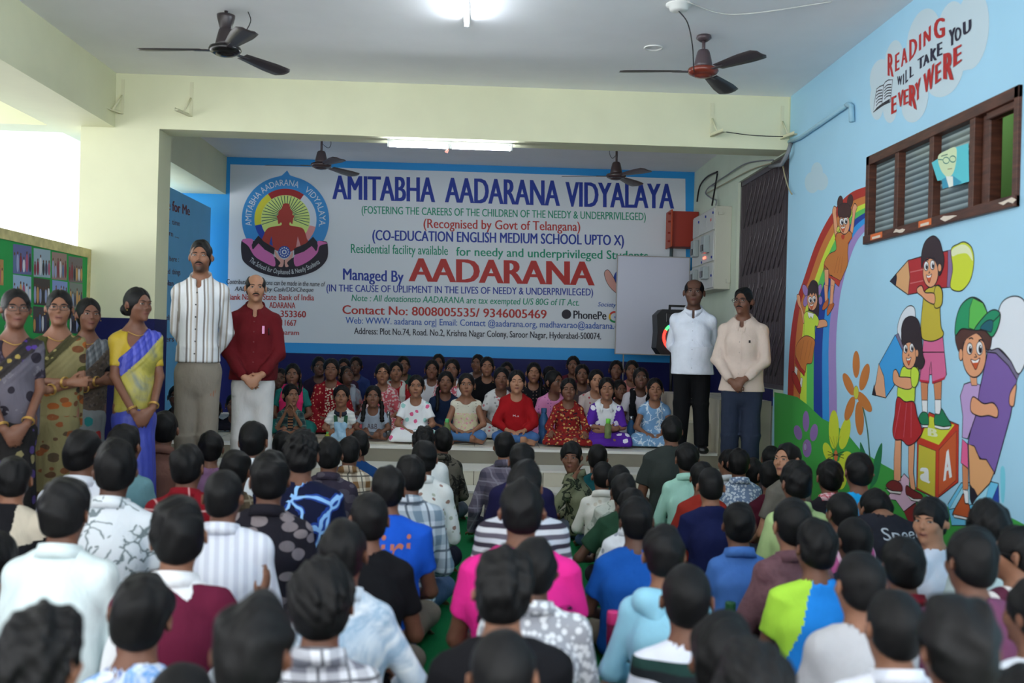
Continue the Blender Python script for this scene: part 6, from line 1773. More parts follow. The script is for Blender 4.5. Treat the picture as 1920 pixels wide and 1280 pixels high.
letters(sl, 'WILL', [(335, 850, 385, 850, 85, 95), (393, 850, 404, 842, 105, 110), (418, 835, 445, 808, 130, 125), (460, 785, 502, 752, 120, 80)], bk)
letters(sl, 'TAKE', [(540, 705, 605, 660, 110, 110), (595, 670, 660, 620, 110, 90), (668, 615, 735, 600, 130, 120), (735, 570, 790, 545, 130, 130)], bk)
letters(sl, 'YOU', [(852, 475, 922, 430, 170, 160), (912, 430, 980, 380, 150, 110), (995, 365, 1080, 300, 140, 110)], bk)
letters(sl, 'EVERY', [(278, 1145, 330, 1115, 170, 165), (345, 1090, 400, 1040, 160, 150), (400, 1055, 450, 1030, 150, 145), (455, 1050, 535, 1100, 200, 250), (515, 1035, 575, 960, 190, 190)], rd)
letters(sl, 'WERE', [(600, 940, 710, 870, 190, 240), (718, 845, 778, 800, 190, 190), (800, 790, 905, 800, 250, 290), (900, 675, 985, 610, 190, 170)], rd)
sl.build('painted_slogan', mural, 'red and black slogan READING WILL TAKE YOU EVERY WERE')
bkp = Painting(mw, Z2, 13)
bkp.area([(128, 890), (160, 865), (198, 850), (215, 820), (245, 800), (288, 797), (265, 1020), (215, 1040), (180, 1060), (94, 1122), (108, 1020)], (206, 216, 224), False, .008, K)
bkp.area([(94, 1122), (130, 1075), (185, 1032), (262, 985), (258, 1025), (180, 1062)], K, False)
for k in range(5): bkp.line([(122, 925 + 34 * k), (150, 905 + 30 * k), (185, 900 + 28 * k)], .008, K); bkp.line([(205, 880 + 28 * k), (235, 850 + 28 * k), (275, 845 + 28 * k)], .008, K)
bkp.line([(200, 850), (190, 940), (180, 1050)], .009, K); bkp.build('painted_book', mural)

def face(p, cx, cy, rx, ry, eyes, mouth, nose, brow=None, tongue=(206, 90, 50)):
    p.oval(cx, cy, rx, ry, FL, 0, .007, K)
    for ex, ey, ea, eb in eyes:
        p.oval(ex, ey, ea, eb, (232, 234, 236), 0, .005, K); p.oval(ex + ea * .25, ey + eb * .15, ea * .55, eb * .62, (20, 22, 40)); p.oval(ex + ea * .35, ey - eb * .2, ea * .18, eb * .16, (240, 240, 240))
    x, y, a, b = mouth
    p.area([(x - a, y - b * .55), (x, y - b * .35), (x + a, y - b * .75), (x + a * .5, y + b * .4), (x + a * .05, y + b), (x - a * .55, y + b * .35)], tongue, True, .005, K)
    p.area([(x - a * .9, y - b * .5), (x, y - b * .32), (x + a * .9, y - b * .68), (x + a * .55, y - b * .1), (x - a * .55, y - b * .02)], (240, 240, 240), False)
    p.line(nose, .005, K)
    for b_ in (brow or []): p.line(b_, .008, K)
# girl sliding at the top of the rainbow (Z4)
g = Painting(mw, Z4, 12)
g.area([(500, 600), (480, 400), (470, 330), (490, 270), (515, 290), (512, 350), (525, 470), (530, 560)], FL, True, .006)
g.area([(665, 540), (690, 380), (690, 300), (715, 240), (742, 280), (722, 350), (695, 560)], FL, True, .006)
g.oval(555, 230, 30, 72, (72, 46, 44), .1, .005); g.oval(665, 215, 32, 72, (72, 46, 44), .1, .005)
g.oval(605, 330, 75, 95, (72, 46, 44), 0, .005)
g.area([(505, 590), (540, 560), (640, 540), (680, 560), (685, 610), (650, 680), (640, 770), (640, 900), (600, 1000), (555, 1090), (500, 1070), (470, 1030), (430, 1010), (380, 910), (430, 800), (510, 750), (512, 680)], OR, True, .006)
g.area([(380, 905), (430, 960), (440, 1020), (520, 1060), (560, 1085), (545, 1150), (500, 1110), (470, 1080), (430, 1050), (425, 960), (390, 930), (372, 1010)], (186, 60, 44), False, .004)
g.area([(385, 960), (430, 960), (430, 1100), (420, 1290), (395, 1290), (390, 1100)], FL, False, .005); g.area([(455, 1050), (500, 1090), (490, 1200), (470, 1290), (445, 1290), (450, 1150)], FL, False, .005)
face(g, 603, 465, 58, 112, [(575, 440, 22, 38), (618, 430, 22, 40)], (590, 515, 25, 40), [(592, 470), (598, 485), (588, 488)])
g.oval(603, 355, 62, 45, (72, 46, 44)); g.oval(535, 520, 16, 34, (206, 206, 90), .3, .004)
for s_ in (-.4, 0, .4): g.line([(560 + 60 * s_, 820), (530 + 90 * s_, 1000)], .005, (150, 84, 40))
g.line([(500, 640), (520, 580)], .012, (186, 60, 44)); g.line([(640, 680), (690, 610)], .010, (186, 60, 44)); g.area([(570, 590), (605, 585), (600, 625), (580, 630)], (186, 60, 44))
g.conv = Z5
g.area([(330, 210), (300, 250), (295, 290), (325, 270), (335, 235)], (190, 100, 44), True, .005); g.area([(345, 240), (365, 240), (370, 260), (330, 325), (325, 290)], (190, 100, 44), True, .005)
g.area([(305, 120), (330, 125), (330, 215), (312, 235)], FL, False, .004); g.area([(352, 120), (372, 130), (362, 245), (342, 250)], FL, False, .004)
g.build('painted_girl', mural, 'painted girl in an orange dress with raised arms on the rainbow')
# girl lower on the rainbow (Z5)
g = Painting(mw, Z5, 12)
g.oval(180, 160, 18, 44, (150, 120, 180), -.3, .004); g.oval(182, 228, 16, 38, (150, 120, 180), .2, .004); g.oval(273, 155, 14, 40, (150, 120, 180), .2, .004); g.oval(280, 225, 13, 30, (150, 120, 180), 0, .004)
g.area([(200, 290), (195, 180), (210, 110), (235, 90), (262, 115), (268, 200), (270, 300), (255, 335), (190, 320)], (52, 38, 42), True, .005)
g.area([(165, 375), (150, 290), (130, 250), (122, 190), (142, 190), (148, 240), (165, 300), (178, 350)], FL, True, .005)
g.area([(255, 365), (300, 350), (322, 365), (325, 395), (300, 402), (258, 408)], FL, True, .005)
g.area([(170, 320), (195, 295), (240, 310), (268, 350), (262, 395), (242, 400), (240, 490), (175, 470), (172, 380)], LIME, True, .005)
g.area([(178, 460), (240, 488), (235, 560), (222, 640), (188, 650), (178, 705), (150, 680), (118, 610), (122, 520)], OR, True, .006)
g.area([(112, 590), (150, 670), (178, 700), (172, 730), (140, 690), (110, 640)], (176, 50, 40), False, .004)
g.area([(110, 660), (128, 680), (122, 735), (106, 720)], (232, 230, 226), False, .004); g.area([(150, 735), (162, 745), (155, 805), (142, 790)], (232, 230, 226), False, .004)
g.area([(95, 700), (120, 720), (150, 800), (142, 845), (110, 790), (90, 740)], (170, 44, 36), True, .005)
face(g, 226, 222, 34, 70, [(212, 220, 12, 22), (238, 216, 12, 24)], (222, 262, 14, 24), [(224, 235), (227, 245), (221, 246)])
g.area([(194, 190), (200, 130), (232, 105), (262, 140), (264, 180), (250, 170), (244, 190), (234, 170), (224, 190), (214, 172), (206, 192)], (52, 38, 42), False, .004)
g.area([(195, 300), (238, 312), (228, 350), (218, 330), (208, 345), (200, 330)], (236, 236, 236), False, .004)
for x in (150, 180, 205): g.line([(x + 20, 490), (x - 5, 620)], .005, (140, 80, 36))
g.build('painted_girl', mural, 'painted girl in a lime top waving from the rainbow')
# red pencil and the boy on the block (Z6/Z7)
pc = Painting(mw, Z6, 0)
pc.area([(345, 275), (470, 240), (700, 190), (720, 515), (640, 520), (450, 560), (345, 580)], (176, 46, 50), False, .008)
pc.area([(183, 460), (240, 395), (345, 275), (362, 420), (345, 580), (240, 505)], (218, 166, 116), False, .008); pc.area([(183, 460), (242, 392), (245, 430), (236, 502)], (34, 32, 52), False, .006)
pc.area([(700, 185), (730, 180), (745, 350), (722, 515), (690, 512), (700, 350)], (134, 110, 150), False, .006)
pc.area([(728, 180), (790, 130), (850, 112), (910, 160), (932, 270), (910, 420), (860, 510), (800, 550), (722, 512), (742, 350)], SK_Y, True, .007)
pc.area([(735, 185), (800, 140), (860, 140), (905, 190), (920, 280), (870, 215), (790, 220), (740, 240)], (226, 232, 190), True)
for y in (370, 470): pc.line([(365, y + 10), (480, y - 15)], .006, (206, 120, 120))
pc.build('painted_pencil', mural, 'big red painted pencil with a yellow eraser')
b = Painting(mw, Z6, 24)
b.area([(485, 985), (655, 950), (690, 1290), (450, 1290)], (214, 106, 150), False, .007)
b.conv = Z7
b.area([(385, 0), (565, 0), (580, 170), (560, 200), (475, 235), (465, 70), (455, 120), (450, 228), (380, 212), (395, 80)], (214, 106, 150), False, .007)
b.area([(378, 205), (450, 215), (448, 235), (380, 222)], (190, 40, 60), False); b.area([(475, 220), (560, 190), (578, 172), (565, 205), (478, 238)], (190, 40, 60), False)
b.area([(388, 225), (442, 232), (438, 360), (395, 360)], FLd, False, .006); b.area([(485, 235), (545, 215), (540, 360), (495, 360)], FLd, False, .006)
b.area([(396, 360), (438, 360), (438, 460), (402, 460)], (234, 236, 238), False, .006); b.area([(494, 356), (540, 356), (540, 430), (528, 468), (496, 460)], (234, 236, 238), False, .006)
b.area([(370, 500), (400, 450), (440, 465), (446, 545), (400, 545)], (34, 124, 84), True, .006); b.area([(400, 545), (442, 545), (442, 565), (405, 565)], (234, 236, 238), False, .005)
b.area([(495, 470), (530, 465), (545, 425), (580, 480), (618, 550), (560, 560), (495, 548)], (34, 124, 84), True, .006); b.area([(494, 545), (560, 560), (618, 552), (600, 578), (540, 580), (494, 566)], (234, 236, 238), False, .005)
b.conv = Z6
b.area([(490, 560), (530, 520), (590, 500), (630, 500), (655, 560), (650, 660), (632, 680), (640, 860), (662, 915), (650, 955), (580, 990), (520, 990), (470, 960), (462, 840), (480, 640)], MUST, True, .007)
b.area([(600, 500), (640, 520), (655, 590), (640, 680), (585, 692), (578, 570)], MUST, True, .007)
b.area([(470, 500), (500, 560), (580, 570), (582, 660), (520, 640), (465, 590), (430, 560), (430, 520)], FL, True, .007)
b.area([(470, 340), (468, 220), (500, 110), (570, 58), (625, 100), (650, 180), (668, 260), (660, 340), (625, 410), (600, 300), (540, 250), (490, 270)], (56, 42, 48), True, .007)
face(b, 548, 385, 68, 130, [(510, 325, 20, 42), (566, 315, 20, 42)], (535, 430, 24, 44), [(535, 370), (543, 385), (530, 388)], [[(500, 275), (515, 265), (530, 275)], [(560, 262), (575, 252), (590, 268)]])
b.area([(478, 300), (485, 180), (560, 110), (640, 180), (640, 300), (610, 300), (590, 255), (555, 245), (510, 255)], (56, 42, 48), True); b.oval(630, 340, 16, 36, FL, 0, .005)
b.build('painted_boy', mural, 'painted boy in a mustard top hugging the red pencil')
# blue pencil and the girl in the red skirt
pc = Painting(mw, ZR, 24)
pc.area([(1200, 600), (1215, 520), (1250, 465), (1285, 458), (1300, 500), (1290, 640), (1230, 700)], (222, 228, 236), True, .006)
pc.area([(1186, 620), (1205, 610), (1240, 700), (1230, 720)], (120, 110, 140), False, .005)
pc.area([(1188, 618), (1235, 720), (1230, 830), (1135, 968), (1120, 860), (1098, 780)], (62, 160, 226), False, .007)
pc.area([(1096, 778), (1125, 850), (1135, 970), (1060, 950), (1078, 890)], (224, 166, 130), False, .007); pc.area([(1070, 895), (1082, 960), (1058, 952)], K, False, .005)
pc.build('painted_pencil', mural, 'blue painted pencil with a white eraser')
g = Painting(mw, Z7, 100)
g.area([(200, 650), (245, 660), (240, 960), (190, 980), (190, 800)], FL, False, .006); g.area([(300, 690), (345, 680), (335, 900), (352, 1030), (320, 1040), (298, 900)], FL, False, .006)
g.conv = Z6
g.area([(300, 960), (292, 880), (320, 800), (380, 772), (440, 810), (468, 930), (480, 1100), (498, 1180), (460, 1240), (400, 1200), (330, 1100)], (50, 40, 46), True, .007)
g.conv = Z7
g.area([(215, 330), (240, 150), (270, 105), (330, 120), (370, 115), (378, 200), (350, 265), (340, 375), (275, 370)], LIME, True, .006)
g.area([(215, 340), (275, 372), (340, 375), (365, 480), (402, 590), (370, 650), (330, 690), (290, 698), (250, 660), (200, 655), (180, 590), (195, 480)], (176, 40, 44), True, .007)
for x in (240, 285, 320): g.line([(x, 380), (x - 25 + (x - 280) * .6, 640)], .005, (206, 110, 130))
g.area([(185, 150), (205, 130), (225, 165), (235, 185), (320, 195), (325, 265), (280, 278), (215, 255), (185, 220)], FL, True, .006)
g.area([(320, 130), (350, 110), (378, 150), (370, 230), (345, 265), (322, 240)], LIME, True, .006)
g.area([(130, 1000), (180, 960), (240, 985), (248, 1040), (180, 1040)], (120, 40, 40), True, .006); g.area([(125, 1020), (180, 1040), (245, 1045), (240, 1065), (160, 1055)], (234, 232, 230), False, .005)
g.area([(285, 1000), (330, 1030), (400, 1070), (395, 1105), (330, 1100), (282, 1060)], (120, 40, 40), True, .006); g.area([(282, 1065), (340, 1100), (400, 1100), (380, 1125), (320, 1110)], (234, 232, 230), False, .005)
g.conv = Z6
face(g, 362, 1120, 62, 120, [(330, 1060, 18, 38), (385, 1050, 18, 38)], (358, 1165, 22, 40), [(355, 1105), (362, 1118), (350, 1120)])
g.area([(298, 1020), (296, 900), (350, 810), (430, 850), (440, 960), (420, 985), (395, 950), (365, 985), (335, 1000)], (50, 40, 46), True); g.oval(432, 1100, 14, 34, FL, 0, .005)
g.build('painted_girl', mural, 'painted girl in a red skirt holding the blue pencil')
# block with letters, lower blocks
bl = Painting(mw, Z7, 9)
bl.area([(130, 1100), (200, 1000), (262, 910), (300, 950), (300, 1040), (410, 1090), (330, 1140), (260, 1195), (200, 1110)], (222, 184, 208), False, .006); bl.area([(260, 1195), (350, 1130), (360, 1260), (300, 1280)], (140, 44, 44), False, .006)
bl.build('painted_block', mural, 'pink painted block under the girl')
bl = Painting(mw, Z7, 9)
bl.area([(360, 665), (450, 450), (672, 545), (668, 975), (505, 1100), (355, 1030)], (196, 60, 40), False, .007)
bl.area([(385, 640), (455, 480), (640, 545), (522, 695)], (206, 214, 60), False); bl.area([(372, 690), (500, 740), (495, 1090), (362, 1020)], (198, 186, 62), False, .005); bl.area([(525, 730), (655, 590), (652, 960), (520, 1075)], (198, 92, 50), False, .005)
bl.text('a', (382, 955), (456, 985), (135, 175), (228, 232, 232), .09); bl.text('A', (556, 968), (622, 935), (190, 240), (228, 232, 232), .07); bl.text('B', (440, 625), (515, 640), (60, 60), (224, 230, 190), .07)
bl.build('painted_block', mural, 'yellow and red painted letter block')
bl = Painting(mw, Z7, 9)
bl.area([(590, 1140), (690, 980), (905, 968), (970, 985), (975, 1150), (940, 1300), (620, 1300)], (110, 196, 232), False, .006); bl.area([(905, 1150), (970, 990), (975, 1160)], (40, 70, 160), False, .005); bl.area([(600, 1180), (700, 1010), (905, 970), (870, 1120)], (160, 216, 236), False, .005)
bl.build('painted_block', mural, 'pale blue painted block')
# purple pencil and the boy in the green cap
pc = Painting(mw, Z7, 18)
pc.area([(890, 0), (1000, 0), (1110, 200), (1060, 480), (940, 915), (840, 800), (740, 690), (840, 230)], (124, 96, 164), False, .008)
pc.area([(745, 690), (790, 705), (830, 800), (880, 805), (938, 900), (905, 985), (815, 1080), (755, 990)], (222, 164, 112), False, .008); pc.area([(755, 1000), (790, 1030), (815, 1080), (770, 1145), (758, 1100)], K, False, .006)
pc.conv = ZR
pc.area([(1700, 690), (1760, 690), (1830, 760), (1880, 840), (1868, 870), (1820, 790), (1750, 720), (1690, 712)], (120, 114, 140), False, .007)
pc.area([(1715, 690), (1760, 500), (1790, 430), (1850, 402), (1905, 425), (1935, 520), (1935, 700), (1880, 835), (1830, 760), (1770, 695)], (224, 230, 238), True, .007)
pc.build('painted_pencil', mural, 'big purple painted pencil')
b = Painting(mw, Z7, 40)
b.area([(700, 650), (740, 690), (745, 870), (690, 830)], (226, 100, 150), False, .006); b.area([(700, 840), (745, 875), (745, 1030), (705, 1030)], FLd, False, .006); b.area([(705, 1030), (745, 1040), (748, 1140), (722, 1130)], (234, 234, 236), False, .005)
b.area([(632, 1200), (680, 1110), (710, 1060), (720, 1130), (752, 1145), (750, 1240), (640, 1225)], (190, 88, 44), True, .007); b.area([(632, 1215), (750, 1242), (745, 1260), (640, 1240)], (234, 234, 236), False, .005)
b.area([(715, 240), (760, 225), (835, 245), (800, 480), (740, 650), (700, 640), (705, 480), (685, 330)], (190, 160, 210), False, .007)
b.area([(757, 180), (808, 180), (812, 250), (770, 250)], FL, False, .005)
b.area([(780, 335), (860, 385), (930, 380), (968, 430), (960, 490), (900, 475), (830, 480), (765, 440)], FL, True, .007)
b.area([(1105, 240), (1098, 330), (1085, 405), (1055, 390), (1060, 310)], FL, True, .006)
b.conv = ZR
b.area([(1535, 690), (1525, 620), (1560, 585), (1640, 580), (1720, 600), (1722, 680), (1700, 700), (1650, 620), (1580, 640), (1560, 720)], (84, 54, 48), True, .007)
face(b, 1630, 730, 66, 125, [(1605, 695, 16, 32), (1660, 692, 18, 38)], (1637, 775, 26, 36), [(1635, 725), (1645, 740), (1630, 742)], [[(1600, 640), (1615, 635), (1625, 642)], [(1655, 650), (1670, 645), (1682, 655)]])
b.area([(1545, 680), (1550, 610), (1640, 590), (1715, 610), (1705, 690), (1690, 650), (1650, 610), (1590, 640)], (84, 54, 48), True); b.oval(1556, 728, 11, 34, FL, 0, .005)
b.area([(1525, 620), (1530, 530), (1560, 450), (1620, 408), (1680, 440), (1706, 500), (1740, 478), (1775, 500), (1765, 570), (1730, 630), (1690, 595), (1620, 590), (1560, 585)], (40, 150, 100), True, .008)
b.area([(1600, 578), (1605, 470), (1625, 412), (1680, 440), (1705, 500), (1660, 570), (1630, 590)], (94, 186, 84), False, .006); b.area([(1632, 588), (1700, 500), (1745, 478), (1775, 500), (1740, 540), (1690, 580)], (36, 140, 100), True, .007); b.area([(1665, 580), (1700, 540), (1735, 540), (1728, 600), (1700, 595)], (30, 96, 110), True, .005)
b.build('painted_boy', mural, 'painted boy in a green cap hugging the purple pencil')
sm = Painting(mw, Z9, 0); sm.area([(1745, 480), (1775, 470), (1780, 600), (1770, 720), (1750, 700)], (120, 206, 226)); sm.build('paint_smear', mural)
# portrait poster on the window
pw = Wall('x', XR - 0.0155, 0.0001, 0.001)
PZ = conv(1620, 150, 4.13)
pp_ = Painting(pw, PZ)
pp_.area([(525, 640), (715, 520), (810, 488), (815, 785), (730, 810), (610, 842), (605, 775), (570, 780)], (92, 196, 206), False)
pp_.area([(575, 590), (640, 545), (710, 520), (718, 600), (700, 700), (670, 745), (630, 740), (590, 680)], (206, 222, 180), True)
pp_.area([(605, 770), (640, 750), (690, 740), (760, 790), (730, 810), (610, 842)], (60, 150, 180), False); pp_.area([(635, 745), (690, 745), (692, 820), (660, 832)], (226, 232, 222), False)
for cx in (638, 690): pp_.oval(cx, 622 - (cx - 638) * .2, 24, 24, (206, 222, 180), 0, .006, (40, 120, 110))
pp_.line([(575, 615), (615, 618)], .006, (40, 120, 110)); pp_.line([(600, 590), (650, 575)], .006, (60, 110, 90)); pp_.line([(650, 690), (685, 685)], .006, (150, 140, 100))
tag(pp_.build('portrait_poster', None), 'torn turquoise portrait poster stuck on the third window pane', 'poster')

# ================================================================== photo board at the open side
BX = -3.38
pb = Wall('x', BX + 0.02, 0.00005, 0.001)
p0, p1 = at_x(0, 425, BX), at_x(166, 470, BX)
Y0b, Y1b, Z1b = 6.2, p1.y, (p0.z + p1.z) / 2; Z0b = 1.255
board = empty('photo_board', (BX, (Y0b + Y1b) / 2, Z0b), 0, 'green notice board full of photographs behind the women in saris', 'notice board')
yl = lambda y: y - (Y0b + Y1b) / 2
m = MB(); m.box((-0.02, yl(Y0b), 0), (0.02, yl(Y1b), Z1b - Z0b)); 
gfelt = plain('green_felt', (44, 150, 76), 0.8, var=.1); m.build('backing', gfelt, board)
marb = plain('yellow_marble_edge', (196, 184, 128), 0.6, var=.2, vscale=14)
m = MB(); m.box((-0.03, yl(Y0b), Z1b - Z0b - 0.075), (0.028, yl(Y1b), Z1b - Z0b)); m.box((-0.03, yl(Y1b) - 0.07, 0), (0.028, yl(Y1b), Z1b - Z0b - 0.075)); m.build('frame', marb, board)
m = MB(); m.box((-0.035, yl(Y1b), 0), (0.03, yl(Y1b) + 0.04, Z1b - Z0b)); m.build('side_trim', plain('white_trim_paint', (206, 210, 208), .6), board)
BZ = conv(0, 410, 5.567); rq = random.Random(5)
pal = [(150, 160, 196), (60, 60, 90), (206, 206, 212), (130, 40, 60), (90, 110, 150), (200, 150, 90), (44, 44, 54), (170, 80, 110)]
for k, (a, b, t, d, bgc) in enumerate([(135, 328, 262, 570, (96, 100, 150)), (350, 525, 305, 602, (150, 170, 186)), (540, 695, 345, 630, (150, 120, 116)), (715, 860, 390, 660, (110, 100, 104)), (135, 325, 580, 860, (150, 176, 206)), (350, 520, 612, 895, (66, 58, 60)), (545, 703, 638, 890, (130, 150, 206)), (725, 860, 662, 930, (120, 128, 124)), (345, 515, 910, 1190, (70, 64, 70)), (540, 700, 905, 1190, (90, 96, 110)), (725, 858, 938, 1190, (70, 70, 90)), (-20, 35, 420, 690, (176, 130, 80))]):
    ph = Painting(pb, BZ, 0); sk_ = (t - 262) * 0
    y_ = lambda x, yy: yy + (x - a) * .14
    pts = [(a, y_(a, t)), (b, y_(b, t)), (b, y_(b, d) - (b - a) * .05), (a, d)]
    ph.area(pts, bgc, False)
    nf = 6 if b - a > 100 else 2
    for i in range(nf):
        x = a + (b - a) * (i + .5) / nf; c = rq.choice(pal); hh = (d - t) * rq.uniform(.45, .7)
        ph.oval(x, d - hh * .5 - 8, (b - a) / nf * .42, hh * .48, c); ph.oval(x, d - hh - 10, (b - a) / nf * .22, (d - t) * .055, (96, 62, 48))
    ph.build('photograph', board)
# ================================================================== children on the stage
RED, NAVY_, WHT = (140, 22, 30), (22, 36, 62), (222, 224, 228)
